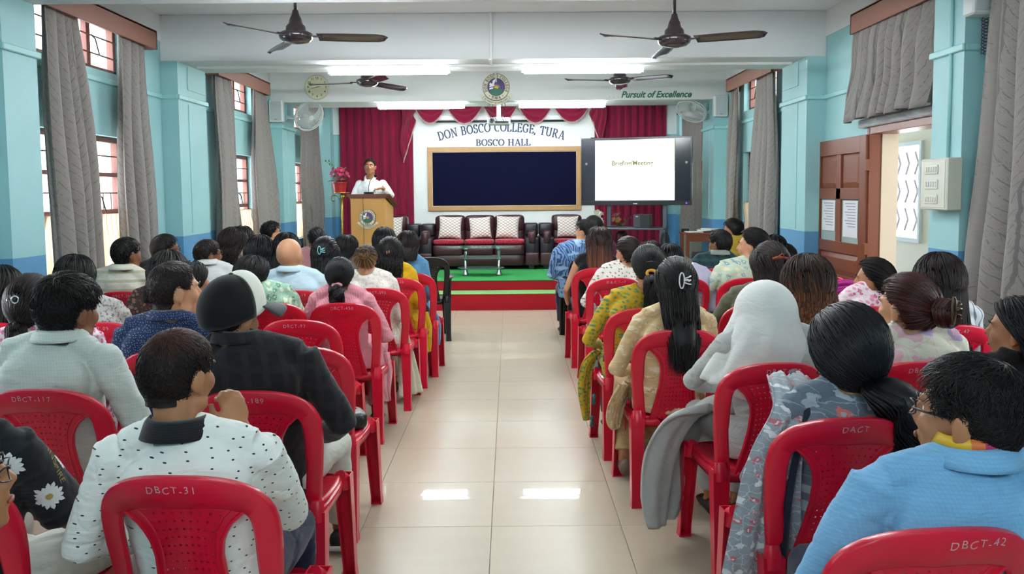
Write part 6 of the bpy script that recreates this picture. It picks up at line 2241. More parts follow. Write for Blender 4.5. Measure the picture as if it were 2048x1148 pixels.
C_daisy = cloth('black_daisy_shirt', '#15181d', 'plain', wrinkle=.3)
C_ivory = cloth('ivory_trousers', '#c9cbc0', wrinkle=.6)
C_navy = cloth('navy_trousers', '#1c2138')
M_BLKC = cloth('black_ribbed_collar', '#131316', 'stripes_h', '#1c1c20', '#1c1c20', 180, .5)

A31 = person('man in white ticked jersey with black collar, hand at his chin', 350, 656, 146, row(352, 952), 388, sex='m', skin='tan', yaw=24, nod=4, shirt=C_tick, bottom=C_navy,
    hair='short', hm=HRB, hp=dict(th=.007, sl=.022, low=-58, recede=4, rad=.0017), near=3, collar=M_BLKC, colh=.05, arms=('wide', 'chin'), face=True, bulk=1.03, zsh=.875, lean=.05, seed=3, vox=.0055)
B117 = person('man with tousled black hair in a pale grey-green shirt', 130, 546, 150, row(75, 779), 105, sex='m', skin='dark', yaw=25, nod=4, shirt=C_pale, bottom=C_navy,
    hair='messy', hm=HB, hp=dict(th=.012, sl=.045, low=-58, rad=.0022, lift=.4), near=3, collar=C_pale, arms=('lap', 'wide'), face=True, bulk=.98, zsh=.955, seed=4)
CAP = person('man in black and white cap and black checked shirt', 462, 556, 118, row(500, 782), 512, sex='m', skin='tan', yaw=26, nod=13, tilt=5, shirt=C_blackch, bottom=C_ivory,
    hair='cap', near=2, collar=C_blackch, arms=('wide', 'wide'), face=True, bulk=1.05, zsh=.955, legs={1: ((.17, .36, .50), (.16, .46, .11))}, shoes='#141416', seed=5)
# the cap
def cap_on(P):
    Mh = P['Mh'] @ Matrix.Rotation(radians(-10), 4, 'Z') @ Matrix.Rotation(radians(15), 4, 'X'); m = MB(); nu, nv = 40, 12
    def f(u, v):
        a = 2 * pi * u; el = pi / 2 - (pi / 2 - .12 + .58 * (1 - cos(a)) / 2) * v
        d = Vector((sin(a) * cos(el), cos(a) * cos(el), sin(el)))
        return Vector((d.x * (SKULL.x + .016), d.y * (SKULL.y + .016), d.z * (SKULL.z + .020) + .004 + .026 * max(0, cos(a)) * sin(2 * min(el, pi / 4 + el / 2)) ** 1.0))
    # front third white, rest black
    for mm, nm, a0, a1 in ((cloth('black_cap_cloth', '#0e0e11', wrinkle=.1), 'cap_crown', .215, .785), (cloth('white_cap_cloth', '#e0dfd2', wrinkle=.1), 'cap_front_panel', -.215, .215)):
        q = MB(); q.grid(lambda u, v: f(a0 + (a1 - a0) * u, v), 30, 14)
        me = solid(q.mesh(nm, True), .003, nm); me.materials.clear(); me.materials.append(mm); me.transform(Mh); link(nm, me, P['t'])
    q = MB()
    def br(u, v):
        a = (u - .5) * 2.1
        r = 1 + .68 * v * (cos(a) ** .6)
        return Vector((sin(a) * (SKULL.x + .017) * (1 + .12 * v), cos(a) * (SKULL.y + .015) + .085 * v * cos(a) ** .5, .012 + .006 - .022 * v - .02 * (a * a) * v))
    q.grid(br, 20, 6); me = solid(q.mesh('cap_brim', True), .004, 'cap_brim'); me.materials.clear(); me.materials.append(cloth('charcoal_brim', '#3c3c40', wrinkle=.05)); me.transform(Mh); link('cap_brim', me, P['t'])
    q = MB().ell((0, 0, SKULL.z + .026), (.008, .008, .005), 12, 8); me = q.mesh('cap_button', True); me.materials.append(mat('black_button', '#101012', .5)); me.transform(Mh); link('cap_button', me, P['t'])
cap_on(CAP)
NAVY = person('man with thinning hair in a dotted navy shirt', 345, 521, 112, row(325, 703), 330, sex='m', skin='light', yaw=50, nod=2, shirt=C_navydot, bottom=C_black,
    hair='short', hm=HDB, hp=dict(th=.006, sl=.02, recede=14, low=-58, rad=.0022), near=2, collar=C_navydot, face=True, bulk=.98, zsh=.93, seed=6)
LDaisy = person('man in black daisy print shirt and ivory trousers, at left edge', -150, 650, 140, 2.12, -122, sex='m', skin='dark', yaw=15, shirt=C_daisy, bottom=C_ivory, hair='short', hp=dict(rad=.002),
    near=3, collar=C_daisy, sleeve='short', arms=('lap', lambda s, sh, hc: (Vector((.24, .02, .66)), Vector((.22, .20, .565)), Vector((.1, .9, -.1)))), bulk=1.05, zsh=.90, legs={1: ((.30, .36, .50), (.20, .50, .12))}, seed=8)
LNear = person('bearded man with dark glasses at the lower left corner', -108, 852, 150, 1.40, -62, sex='m', skin='tan', yaw=62, nod=-6, shirt=cloth('pale_grey_shirt', '#b9bfc6', wrinkle=.5), hair='short', hp=dict(rad=.002), near=3,
    collar=None, glasses=mat('black_frame', '#0c0c0e', .3), face=True, zsh=.76, arms='lap', seed=9)
PFL = person('woman in white and pink floral blouse with silver hair clasp', 62, 551, 96, row(75, 698), 118, shirt=C_pinkfl, hair='pony', hm=HDB, hp=dict(tie=-.55, tiex=-.35, len=.17, out=.03, bulge=.035, wave=.006), near=2, yaw=-18, zsh=.90, bulk=1.2, skin='tan', seed=12,
    clip=[('hair_clasp', MB().tube([(-.035 + .012 * cos(2 * pi * k / 12), -.118, .025 + .014 * sin(2 * pi * k / 12)) for k in range(13)], .0035, 6, cap=False).box(-.066, -.044, -.118, -.110, .018, .03, .003), mat('silver_clasp', '#c9cbce', .2, metal=.9))])
person('dark haired woman cut off by the left edge', -5, 531, 84, row(-28, 645), -20, shirt=C_black, hair='long', hp=dict(len=.26), near=1, zsh=.9, seed=13)
person('woman in grey speckled blouse behind the tousled-haired man', 168, 575, 66, row(195, 645), 196, shirt=C_speck, hair='long', hp=dict(len=.14), near=1, nod=12, zsh=.90, bulk=1.05, seed=14)
person('long black haired woman beside the first left curtain', 148, 511, 66, row(300, 611) + .15, 148, shirt=C_green, hair='long', hp=dict(len=.24), near=1, zsh=.86, seed=15)
person('man in cream striped shirt in front of the bright window', 251, 474, 54, row(243, 583), 243, sex='m', skin='dark', yaw=32, shirt=C_cream, hair='short', hp=dict(th=.008, low=-58), near=1, collar=C_cream, zsh=.95, face=True, seed=16)
person('man in thin glasses by the blue dado at left', 329, 468, 52, 6.9, 326, sex='m', skin='dark', yaw=52, shirt=C_black, hair='short', hp=dict(th=.010, sl=.03), near=1, glasses=mat('wire_frame', '#2c2c30', .3, metal=.5), face=True, zsh=.93, seed=17)
person('woman in brown floral, black hair, in front of the glasses man', 335, 502, 74, row(300, 611) - .1, 318, shirt=C_brfl, hair='long', hp=dict(len=.12, wend=.8), near=1, zsh=.90, seed=18)
person('woman with a pearl earring hidden behind the navy shirt', 383, 524, 60, 4.75, 384, shirt=C_black, hair='long', hp=dict(len=.2), near=1, yaw=45, zsh=.86, seed=19,
    clip=[('earring', MB().ell((.080, .004, -.060), (.007, .007, .007), 10, 8), mat('pearl', '#e6e2dc', .2))])
person('man in off-white polo with glasses, short receding hair', 414, 478, 50, row(462, 541) - .9, 424, sex='m', skin='dark', yaw=48, shirt=C_wpolo, hair='short', hm=HDB, hp=dict(th=.006, low=-58), near=1, collar=C_wpolo, glasses=mat('black_frame', '#0c0c0e', .3), zsh=.93, face=True, seed=20)
person('woman with wavy brown hair in a beige plaid top', 466, 456, 52, row(462, 541), 472, shirt=C_beigepl, hair='long', hm=HDB, hp=dict(len=.15, wavy=.008, th=.018, wend=1.1), near=1, zsh=.93, yaw=30, skin='light', seed=21)
person('dark haired woman behind the brown wavy hair', 486, 452, 36, 8.5, 488, shirt=C_black, hair='long', hp=dict(len=.15), near=0, zsh=.95, seed=22)
person('woman with sleek black hair over a black top, left of the bald man', 518, 471, 56, row(594, 581) + .75, 520, shirt=C_black, hair='long', hm=HBL, hp=dict(len=.30), near=1, zsh=.9, seed=23)
person('woman in mint leaf print with short black hair', 503, 511, 60, row(538, 606), 545, shirt=C_green, hair='bob', hp=dict(len=.055, wend=.75, lmin=.5), near=1, yaw=30, zsh=.90, lean=.0, seed=24)
person('person with curly black hair and glasses near the middle curtain', 541, 442, 38, 8.9, 543, sex='m', skin='light', yaw=50, nod=-8, shirt=C_white, hair='curlyshort', hp=dict(th=.016, sl=.05, rad=.004), near=0, glasses=mat('wire_frame', '#2c2c30', .3, metal=.5), zsh=.97, face=True, seed=25)
person('dark haired woman behind the bald man', 572, 466, 48, row(594, 581) + .8, 575, shirt=C_pinkt, hair='long', hp=dict(len=.2), near=1, zsh=.9, seed=26)
person('bald man in a pale blue polo shirt', 578, 475, 50, row(594, 581), 590, sex='m', skin='light', yaw=16, shirt=C_ltblue, hair='bald', near=1, collar=C_ltblue, bulk=1.12, zsh=.93, hs=1.05, seed=27)
person('woman in dusty pink with pearl pins in her hair', 633, 456, 38, 8.3, 628, shirt=C_pinkt, hair='bun', hp=dict(bun=.03, tie=-.2), near=0, zsh=.93, yaw=-30, seed=28,
    clip=[('hair_pins', MB().ell((-.02, -.11, .0), (.006, .006, .006)).ell((.015, -.115, .02), (.006, .006, .006)).ell((-.045, -.10, -.01), (.005, .005, .005)).ell((.0, -.115, -.04), (.005, .005, .005)), mat('pearl', '#e6e2dc', .2))])
person('woman with a teal claw clip and long straight black hair', 650, 475, 50, row(662, 557) - .1, 655, shirt=C_creamt, hair='half', hm=HBL, hp=dict(len=.28, tie=.15, wend=.7), near=1, zsh=.88, seed=29,
    clip=[('hair_clip', claw((0, -.118, .02), None, .05, .032), mat('teal_clip', '#7fb9bd', .25))])
person('dark haired woman in a grey-brown top right of the teal clip', 692, 470, 42, row(705, 545), 700, shirt=C_brgrey, hair='long', hp=dict(len=.13, wend=.85), near=1, yaw=35, zsh=.92, skin='light', seed=30)
PK = person('woman in candy pink kurta with low ponytail and pink scrunchie', 679, 516, 54, row(684, 606), 686, shirt=C_pink, bottom=C_pink, hair='pony', hm=HBL, hp=dict(tie=-.62, len=.13, out=.035, bulge=.045, wave=.012), near=2, zsh=.875, arms=('wide', 'wide'), shoes='#7a5c50', legs={1: ((.15, .34, .50), (.16, .10, .12))}, seed=31, bulk=1.04,
    clip=[('scrunchie', MB().tube([(.030 * cos(2 * pi * k / 14), -.108 - .006 * sin(4 * pi * k / 14), -.075 + .016 * sin(2 * pi * k / 14)) for k in range(15)], .010, 8, cap=False), cloth('pink_ribbon', '#e3a1a6', wrinkle=.2))])
LACE = person('woman in white lace with a streaked brown bun', 731, 491, 46, row(752, 576), 745, shirt=C_lace, bottom=C_creamt, hair='bun', hm=HST, hp=dict(tie=.42, bun=.042, th=.012), near=1, yaw=-4, zsh=.90, skin='light', seed=32,
    clip=[('hair_clip', MB().tube([(-.03, -.13, .05), (.0, -.145, .075), (.02, -.14, .10)], .006, 6), mat('black_clip', '#101012', .3))])
YEL = person('woman in marigold yellow kurta with half-tied black hair', 780, 475, 48, row(792, 556), 790, shirt=C_yellow, bottom=C_yellow, hair='half', hp=dict(len=.20, tie=.0, wend=1.05, wavy=.006), near=1, zsh=.90, bulk=.92, seed=33,
    clip=[('hair_clip', MB().ell((-.008, -.128, -.002), (.007, .008, .016)).ell((.009, -.128, .004), (.007, .008, .013)), mat('brown_clip', '#8a5c50', .3))])
person('woman with sleek black hair just below the lectern', 768, 455, 42, row(705, 545) + .1, 762, shirt=C_black, hair='long', hm=HBL, hp=dict(len=.14), near=1, zsh=.95, seed=34)
BLU = person('woman in denim blue top beside the black armchair', 815, 462, 40, row(818, 546), 815, shirt=C_blue, hair='long', hm=HDB, hp=dict(len=.13, wend=.8), near=1, zsh=.93, bulk=.90, seed=35)

# ------------------------------------------------------------------ right block
C_leaf = cloth('blue_leaf_print', '#6a8db5', 'leafy', '#2c4470', '#89a9c9', 16, .42)
C_wprint = cloth('white_block_print', '#d6d3ca', 'dots', '#6f7f70', '#9a7a70', 34, .20)
C_ykurta = cloth('mustard_block_print', '#b8941c', 'dots', '#4f7f5c', '#7a8a3a', 42, .30)
C_beige = cloth('beige_brocade', '#c6ab80', 'speckle', '#d8c8a8', '#b09468', 26, .2, wrinkle=.6)
C_lav = cloth('lavender_top', '#b7b4cc')
C_dgreen = cloth('dark_green_plaid', '#1f3a3c', 'check', '#16282c', '#2a4a4c', 16, .4)
C_ylsh = cloth('mustard_yellow_shirt', '#c4a13a')
C_mint = cloth('pale_mint_floral', '#b9c9b4', 'floral', '#7f9fae', '#d5d2b0', 20, .28)
C_habit = cloth('pale_grey_habit', '#a9aba8', wrinkle=.7)
C_veil = cloth('off_white_veil', '#cdcfcb', wrinkle=.35)
C_wstr = cloth('white_blue_striped', '#c9cdd0', 'stripes_v', '#6a7686', '#6a7686', 24, .25)
C_orch = cloth('cream_orchid_print', '#cfd0be', 'floral', '#a79bc4', '#d3a9b4', 9, .34)
C_grfl = cloth('grey_blue_floral', '#5f6b78', 'floral', '#b86a68', '#9aa6ae', 14, .26, wrinkle=.5)
C_plum = cloth('plum_top', '#5a2338')
C_lblue = cloth('sky_blue_linen', '#6fa3c9', 'check', '#79abd0', '#679bc2', 120, .3, wrinkle=.5)
person('man with glossy black waves in a blue leaf print shirt', 1171, 438, 40, 8.75, 1152, sex='m', skin='light', yaw=-62, shirt=C_leaf, hair='messy', hp=dict(sl=.05, rad=.005), near=0, collar=C_leaf, zsh=.94, bulk=1.15, face=True, legs_on=True, bottom=C_navy, seed=40)
person('dark haired person directly behind the blue leaf print shirt', 1187, 431, 38, 9.5, 1190, shirt=C_plum, hair='short', sex='m', hp=dict(sl=.04), near=0, zsh=.95, yaw=-30, seed=41)
person('woman with long straight copper hair and a black top', 1198, 454, 46, row(1196, 536), 1188, shirt=C_black, sleeve='none', hair='long', hm=HOM, hp=dict(len=.33, wend=1.05), near=1, zsh=.92, arms=('back', 'lap'), skin='light', seed=42)
person('woman in white block print with a gold butterfly clip', 1256, 475, 50, row(1232, 556), 1238, shirt=C_wprint, hair='bun', hm=HDB, hp=dict(tie=.1, bun=.034), near=1, yaw=-38, zsh=.90, skin='light', arms=('wide', 'lap'), seed=43,
    clip=[('hair_clip', MB().add([(0, -.12, .03), (-.022, -.125, .055), (-.004, -.125, .052), (0, -.13, .07), (.004, -.125, .052), (.022, -.125, .055), (.012, -.125, .02), (-.012, -.125, .02)], [(0, 1, 2), (0, 2, 3), (0, 3, 4), (0, 4, 5), (0, 5, 6), (0, 6, 7), (0, 7, 1)]), mat('gold_clip', '#d8c88a', .25, metal=.7)),
          ('lanyard', MB().tube([(.062 * cos(2 * pi * k / 20), -.025 + .055 * sin(2 * pi * k / 20), -.185 - .01 * sin(2 * pi * k / 20)) for k in range(21)], [(.003, .010)] * 21, 6, cap=False), mat('lilac_lanyard', '#b79ac0', .6)),
          ('earring', MB().ell((-.080, .0, -.072), (.008, .008, .010), 10, 8), mat('dark_stud', '#2a2022', .3))])
YK = person('woman in mustard printed kurta with a yellow scrunchie', 1296, 491, 64, row(1290, 617), 1268, shirt=C_ykurta, kurta=True, bottom=C_black, hair='pony', hp=dict(tie=-.42, len=.26, out=.04, bulge=.042, wave=.010), near=2, zsh=.90, arms=('wide', 'lap'), skin='tan', seed=44,
    clip=[('scrunchie', MB().tube([(.026 * cos(2 * pi * k / 14), -.125 - .004 * sin(4 * pi * k / 14), -.045 + .018 * sin(2 * pi * k / 14)) for k in range(15)], .009, 8, cap=False), cloth('amber_scrunchie', '#d39a3a', wrinkle=.2)),
          ('hair_pins', MB().tube([(-.03, -.118, .02), (.0, -.124, .024), (.03, -.118, .02)], .0022, 5).tube([(-.022, -.121, .005), (.02, -.123, .002)], .0022, 5), mat('shiny_pin', '#6a6a70', .15, metal=.9))])
BG = person('woman in beige brocade with long hair and a white claw clip', 1352, 516, 76, row(1362, 659), 1345, shirt=C_beige, kurta=True, bottom=cloth('tan_leggings', '#b39468', wrinkle=.8), hair='half', hp=dict(len=.40, tie=.0, wend=.6, wavy=.006, freq=8, split=12, yb=-.235), near=2, zsh=.885, arms=('wide', 'lap'), bulk=1.08, shoes='#6e5a48', legs={-1: ((-.18, .30, .50), (-.20, .16, .12)), 1: ((-.05, .36, .50), (-.06, .30, .12))}, seed=45,
    clip=[('hair_clip', claw((.018, -.128, .01), None, .06, .04), mat('white_clip', '#cfcdcc', .2))])
person('brown haired head beyond the butterfly clip', 1301, 482, 42, row(1368, 556) + .8, 1300, shirt=C_black, hair='long', hm=HDB, hp=dict(len=.13), near=0, zsh=.92, seed=46)
person('sleek black haired head left of the dark green shirt', 1341, 488, 46, row(1368, 556) + .7, 1341, shirt=C_brgrey, hair='long', hm=HBL, hp=dict(len=.18), near=0, zsh=.90, seed=47)
person('person in lavender hidden behind the white claw clip', 1366, 530, 44, row(1368, 556), 1372, shirt=C_lav, hair='long', hp=dict(len=.12), near=1, zsh=.88, bulk=1.1, seed=48)
person('man with short black hair in a dark green plaid shirt', 1441, 459, 44, row(1436, 537), 1428, sex='m', skin='dark', yaw=-38, shirt=C_dgreen, hair='short', hp=dict(th=.012, low=-58), near=1, collar=cloth('grey_green_collar', '#7c8c84'), zsh=.92, face=True, seed=49)
person('man in mustard yellow shirt by the right wall', 1467, 437, 36, 9.6, 1462, sex='m', skin='tan', yaw=-48, shirt=C_ylsh, hair='short', hp=dict(sl=.045, th=.014), near=0, zsh=.97, face=True, seed=50)
person('woman in pale mint floral with dark bun and drop earring', 1506, 458, 54, row(1497, 556), 1478, shirt=C_mint, hair='bun', hp=dict(tie=-.15, bun=.045), near=1, yaw=-62, zsh=.93, skin='light', arms=('wide', 'lap'), bulk=1.12, face=True, seed=51,
    clip=[('earring', MB().ell((-.082, .002, -.062), (.005, .005, .005)).tube([(-.082 + .011 * cos(2 * pi * k / 12), .002, -.080 + .013 * sin(2 * pi * k / 12)) for k in range(13)], .0022, 5, cap=False), mat('silver_clasp', '#c9cbce', .2, metal=.9))])
person('small dark haired head beyond the brown hair slide', 1551, 470, 40, 8.0, 1551, shirt=C_black, hair='bob', hp=dict(len=.06), near=0, zsh=.95, seed=52)
OL = person('woman in olive jacket with a brown hair slide', 1541, 486, 76, row(1520, 607), 1512, shirt=C_olive, hair='half', hm=HDB, hp=dict(len=.26, tie=.2, wend=1.1, split=20), near=1, yaw=-10, zsh=.89, arms=('wide', 'lap'), bulk=1.15, seed=53,
    clip=[('hair_slide', MB().tube([(-.045, -.112, .03), (-.01, -.124, .04), (.045, -.112, .03)], [(.004, .009)] * 3, 8).tube([(-.02, -.118, .04), (.005, -.122, .06), (.02, -.118, .035)], .004, 6), mat('amber_tortoiseshell', '#8a3c22', .2))])
person('woman with crimped bronze and black hair', 1617, 513, 104, row(1640, 655), 1620, shirt=C_plum, hair='curly', hm=HCU, hp=dict(len=.30, wavy=.013, freq=30, th=.022, wend=1.05, part=.3), near=2, zsh=.90, yaw=-8, seed=54)
NUN = person('nun in pale grey habit and off-white veil', 1532, 568, 116, row(1556, 726) + .075, 1545, shirt=C_habit, bottom=C_habit, hair='veil', near=2, yaw=-25, nod=6, zsh=.905, arms=(lambda s, sh, hc: (Vector((-.30, .02, .72)), Vector((-.14, .17, .66)), Vector((.6, .5, -.2))), 'lap'), bulk=1.2, shoes='#111113', legs={-1: ((-.20, .34, .50), (-.13, .36, .10)), 1: ((.0, .36, .50), (-.02, .30, .10))}, seed=55)
person('woman with magenta scarf, dark hair and drop earring, by the door', 1748, 519, 66, row(1750, 613), 1738, shirt=C_pinkfl, hair='pony', hp=dict(tie=-.35, len=.26, out=.03, bulge=.05, th=.016), near=1, yaw=-58, zsh=.90, skin='tan', face=True, seed=56,
    clip=[('earring', MB().ell((-.082, .002, -.062), (.006, .006, .006)).ell((-.082, .002, -.080), (.009, .005, .011)), mat('pearl', '#e6e2dc', .2))])
LS = person('woman with very long straight black hair beside the big curtain', 1880, 508, 88, row(1912, 650), 1872, shirt=C_wstr, hair='long', hm=HDB, hp=dict(len=.42, wend=1.0, th=.016), near=2, zsh=.90, yaw=4, bulk=1.15, seed=57)
AU = person('woman with auburn hair in a tortoiseshell claw, cream orchid top', 1816, 549, 112, row(1842, 724), 1828, shirt=C_orch, hair='bun', hm=HRD, hp=dict(tie=-.12, bun=.05, th=.012), near=2, yaw=-32, zsh=.91, skin='light', bulk=1.12, face=True, seed=58,
    clip=[('hair_clip', claw((.0, -.165, .0), None, .075, .05), mat('tortoiseshell', '#4a3a1c', .15)),
          ('earring', MB().ell((-.080, .004, -.058), (.006, .006, .006)), mat('pearl', '#e6e2dc', .2))])
GF = person('woman in grey-blue floral kurta with big low ponytail', 1698, 614, 148, row(1702, 836), 1690, shirt=C_grfl, kurta=True, hair='pony', hm=HBL, hp=dict(tie=-.68, tiex=.35, len=.24, out=.06, bulge=.075, th=.020, wave=.014, sx=.45, rad=.003), near=3, zsh=.865, skin='tan', arms=('wide', 'wide'), sleeve='elbow', yaw=-4, seed=59, bulk=1.1)
RE = person('woman with long straight black hair at the right edge', 2040, 596, 104, 3.1, 2085, shirt=C_black, hair='long', hm=HBL, hp=dict(len=.32, amin=100, back=70), near=2, yaw=-48, zsh=.88, skin='tan', face=True, seed=60)
BM = person('man in sky blue linen shirt, glasses and colourful lanyard', 1948, 706, 206, row(1895, 1056), 1912, sex='m', skin='tan', yaw=-44, nod=-2, shirt=C_lblue, bottom=C_navy, hair='messy', hm=HB, hp=dict(th=.012, sl=.040, low=-58, recede=4, rad=.0016, lift=.2), near=3, collar=C_lblue, colh=.045, glasses=mat('black_frame', '#0c0c0e', .3), face=True, zsh=.895, arms=('wide', 'lap'), bulk=1.02, seed=61)

# ------------------------------------------------------------------ loose garments of the near figures
def veil(P):
    hc, zs, hs = P['head'], P['zs'], P['hs']
    m = MB(); nu, nv = 64, 26
    yaw = radians(P['yaw'])
    rsn = [1.3, 4.1]
    def f(u, v):
        a = radians(42) + (2 * pi - radians(84)) * u          # leaves the face open
        s = v
        if s < .45:
            q = s / .45; el = pi / 2 * (1 - q)
            r = Vector((sin(a) * (SKULL.x + .024) * cos(el), cos(a) * (SKULL.y + .026) * cos(el), (SKULL.z + .026) * sin(el)))
            r *= hs
            p = r
        else:
            q = (s - .45) / .55
            rx_ = (SKULL.x + .024) * hs; ry_ = (SKULL.y + .026) * hs
            drop_ = .33 * q
            back = max(0, -cos(a))
            flare = .115 * q ** .9
            fold = .050 * q * (abs(sin(3.5 * a + 2.5 * q + rsn[0])) - .5) + .022 * q * (abs(sin(6.3 * a - 2 * q + rsn[1])) - .5)
            x = sin(a) * (rx_ + flare * 1.05 + fold); y = cos(a) * (ry_ + flare * (.30 if back else .3) + fold * .6)
            p = Vector((x, y, -drop_ * (1 - .22 * (1 - back)) + .012 * sin(5 * a) * q))
        c, s_ = cos(-yaw), sin(-yaw)
        if s < .45: p = Vector((p.x * c - p.y * s_, p.x * s_ + p.y * c, p.z))
        else:
            w_ = 1 - .8 * q; c, s_ = cos(-yaw * w_), sin(-yaw * w_); p = Vector((p.x * c - p.y * s_, p.x * s_ + p.y * c, p.z))
        return hc + p
    m.grid(f, nu, nv)
    me = solid(m.mesh('veil', True), .004, 'veil'); me.materials.clear(); me.materials.append(C_veil); link('veil', me, P['t'])
veil(NUN)
zs = NUN['zs']
strip(NUN, 'skirt', [(-.12, .12, .60), (-.27, .08, .57), (-.36, .05, .44), (-.40, .03, .25), (-.42, .01, .10)], [.42, .46, .44, .36, .20], C_habit, 1.6, .022, .010, (.62, .78, 0), 48)
strip(NUN, 'cape', [(-.02, -.135, .86), (-.02, -.145, .74), (-.02, -.145, .62)], [.34, .36, .34], C_habit, 4, .010, .005)
strip(YK, 'dupatta', [(-.20, .02, .58), (-.255, .0, .50), (-.275, -.02, .36), (-.27, -.04, .17)], [.05, .10, .10, .03], C_ykurta, 3, .014, .005, (.7, .7, 0))
o = MB()
strip(BG, 'kurta_hem', [(-.20, .0, .56), (-.25, -.02, .46), (-.27, -.04, .38), (-.27, -.05, .33)], [.20, .22, .16, .05], C_beige, 3, .014, .005, (.5, .85, 0))
strip(PK, 'kurta_hem', [(.19, .02, .50), (.22, .02, .38), (.235, .0, .27), (.25, .0, .20)], [.22, .20, .12, .05], C_pink, 3, .014, .005, (.5, .85, 0))
strip(LACE, 'dupatta', [(.18, .0, .58), (.22, -.02, .40), (.25, -.04, .22), (.27, -.05, .06)], [.10, .14, .20, .26], C_creamt, 4, .014, .005, (.6, .8, 0))
strip(YEL, 'kurta_hem', [(.18, .0, .56), (.215, .0, .44), (.23, -.02, .30), (.25, -.02, .24)], [.22, .22, .18, .06], C_yellow, 3, .014, .005, (.5, .85, 0))
strip(BLU, 'dupatta', [(.17, .0, .52), (.21, .0, .40), (.22, -.02, .28), (.23, -.02, .22)], [.16, .2, .18, .1], C_blue, 3, .014, .005, (.5, .85, 0))
# dupatta over the left shoulder of the grey floral kurta
C_dup = cloth('grey_white_dupatta', '#8e979f', 'floral', '#b4646c', '#d0d4d6', 26, .25, wrinkle=.7)
wS, yb_, zz = GF['wS'], GF['yb'], GF['zs']
strip(GF, 'dupatta', [(-.10, .09, zz - .06), (-wS * .80, .02, zz + .060), (-wS * .95, -.165, zz + .0), (-wS - .07, -.215, zz - .14), (-wS - .09, -.20, zz - .32), (-wS - .10, -.19, .36), (-wS - .10, -.18, .20)], [.10, .13, .15, .16, .20, .25, .27], C_dup, 2.3, .007, .005, (1, 0, 0), 44)
strip(GF, 'dupatta_border', [(-wS * .70, .02, zz + .070), (-wS * .82, -.185, zz + .0), (-wS - .02, -.238, zz - .14), (-wS - .04, -.225, zz - .32), (-wS - .05, -.215, .36), (-wS - .06, -.2, .20)], [.016, .018, .018, .022, .022, .022], cloth('navy_border', '#1b1f30'), 1, .002, .006, (1, 0, 0), 6)
# lanyard of the man in blue
def neck_band(P, nm, m, r=.072, wd=.013, dz=.0):
    hc, zs, yb = P['head'], P['zs'], P['yb']
    q = MB(); pts = [(hc.x * .6 + r * cos(a), yb(zs) * .7 + (hc.y - .02) * .3 + r * .95 * sin(a), zs + .098 + dz - .03 * max(0, sin(a))) for a in [2 * pi * k / 28 for k in range(29)]]
    q.tube(pts, [(.0018, wd)] * 29, 6, up=(0, 0, 1.), cap=False)
    q.v = q.v
    me = q.mesh(nm, True); me.materials.append(m); return link(nm, me, P['t'])
N = NT('rainbow_lanyard'); setp(N.b, '#c97a2a', .5)
sep = N.n('ShaderNodeSeparateXYZ'); N.l(N.obj(), sep.inputs[0])
cr = N.n('ShaderNodeValToRGB'); N.l(N.math('FRACT', N.math('MULTIPLY_ADD', sep.outputs[0], 7.0, .3)), cr.inputs[0])
cr.color_ramp.interpolation = 'CONSTANT'
for p_, c_ in ((0, '#c9a021'), (.22, '#c4611f'), (.4, '#a81e5c'), (.62, '#5a2a86'), (.8, '#c9a021')):
    e = cr.color_ramp.elements[0] if p_ == 0 else cr.color_ramp.elements.new(p_)
    e.position = p_; e.color = lin(c_)
N.l(cr.outputs[0], N.b.inputs['Base Color'])
def lany(P, m):
    hc, zs, yb = P['head'], P['zs'], P['yb']
    q = MB(); n = 30
    def f(u, v):
        a = 2 * pi * u; r = .068 + .008 * (1 - v)
        return (hc.x * .6 + r * cos(a), yb(zs) * .7 + (hc.y - .02) * .3 + r * .95 * sin(a), zs + .092 + .022 * v - .03 * max(0, sin(a)))
    q.grid(f, n, 2); me = solid(q.mesh('lanyard', True), .002, 'lanyard'); me.materials.clear(); me.materials.append(m); return link('lanyard', me, P['t'])
lany(BM, N.m)
PS = [p for p in PEOPLE if p['seed'] == 56][0]
strip(PS, 'scarf', [(-.20, .03, PS['zs'] + .02), (-.08, -.04, PS['zs'] + .055), (.03, -.075, PS['zs'] + .02)], [.10, .09, .07], cloth('magenta_scarf', '#b0308c', wrinkle=.6), 2, .010, .006, (0, .6, .8))
# daisies printed on the black shirt: flat print raised a hair off the cloth
M_DAISY = mat('daisy_white', '#d3d5d3', .8); M_DEYE = mat('daisy_eye', '#a8914a', .8)
from mathutils.bvhtree import BVHTree
def on_cloth(P, me, mat_, nm, size_pos, rot=0., lift=.0016, parent=None):
    """press a flat print onto the garment: every vertex goes to the nearest point of the cloth"""
    sh = [c for c in P['t'].children if c.name.startswith('shirt')][0].data
    if '_bvh' not in P:
        P['_bvh'] = BVHTree.FromPolygons([v.co.copy() for v in sh.vertices], [tuple(p.vertices) for p in sh.polygons])
    c = Vector(size_pos); loc, nrm, _, _ = P['_bvh'].find_nearest(c)
    up = Vector((0, 0, 1)); xa = up.cross(nrm)
    if xa.length < .2: xa = Vector((1, 0, 0))
    xa.normalize(); ya = nrm.cross(xa).normalized()
    for v in me.vertices:
        x = v.co.x * cos(rot) - v.co.y * sin(rot); y = v.co.x * sin(rot) + v.co.y * cos(rot)
        p = loc + xa * x + ya * y
        l2, n2, _, _ = P['_bvh'].find_nearest(p)
        v.co = l2 + n2 * (lift + v.co.z * .2)
    me.materials.clear(); me.materials.append(mat_)
    return link(nm, me, parent or P['t'])
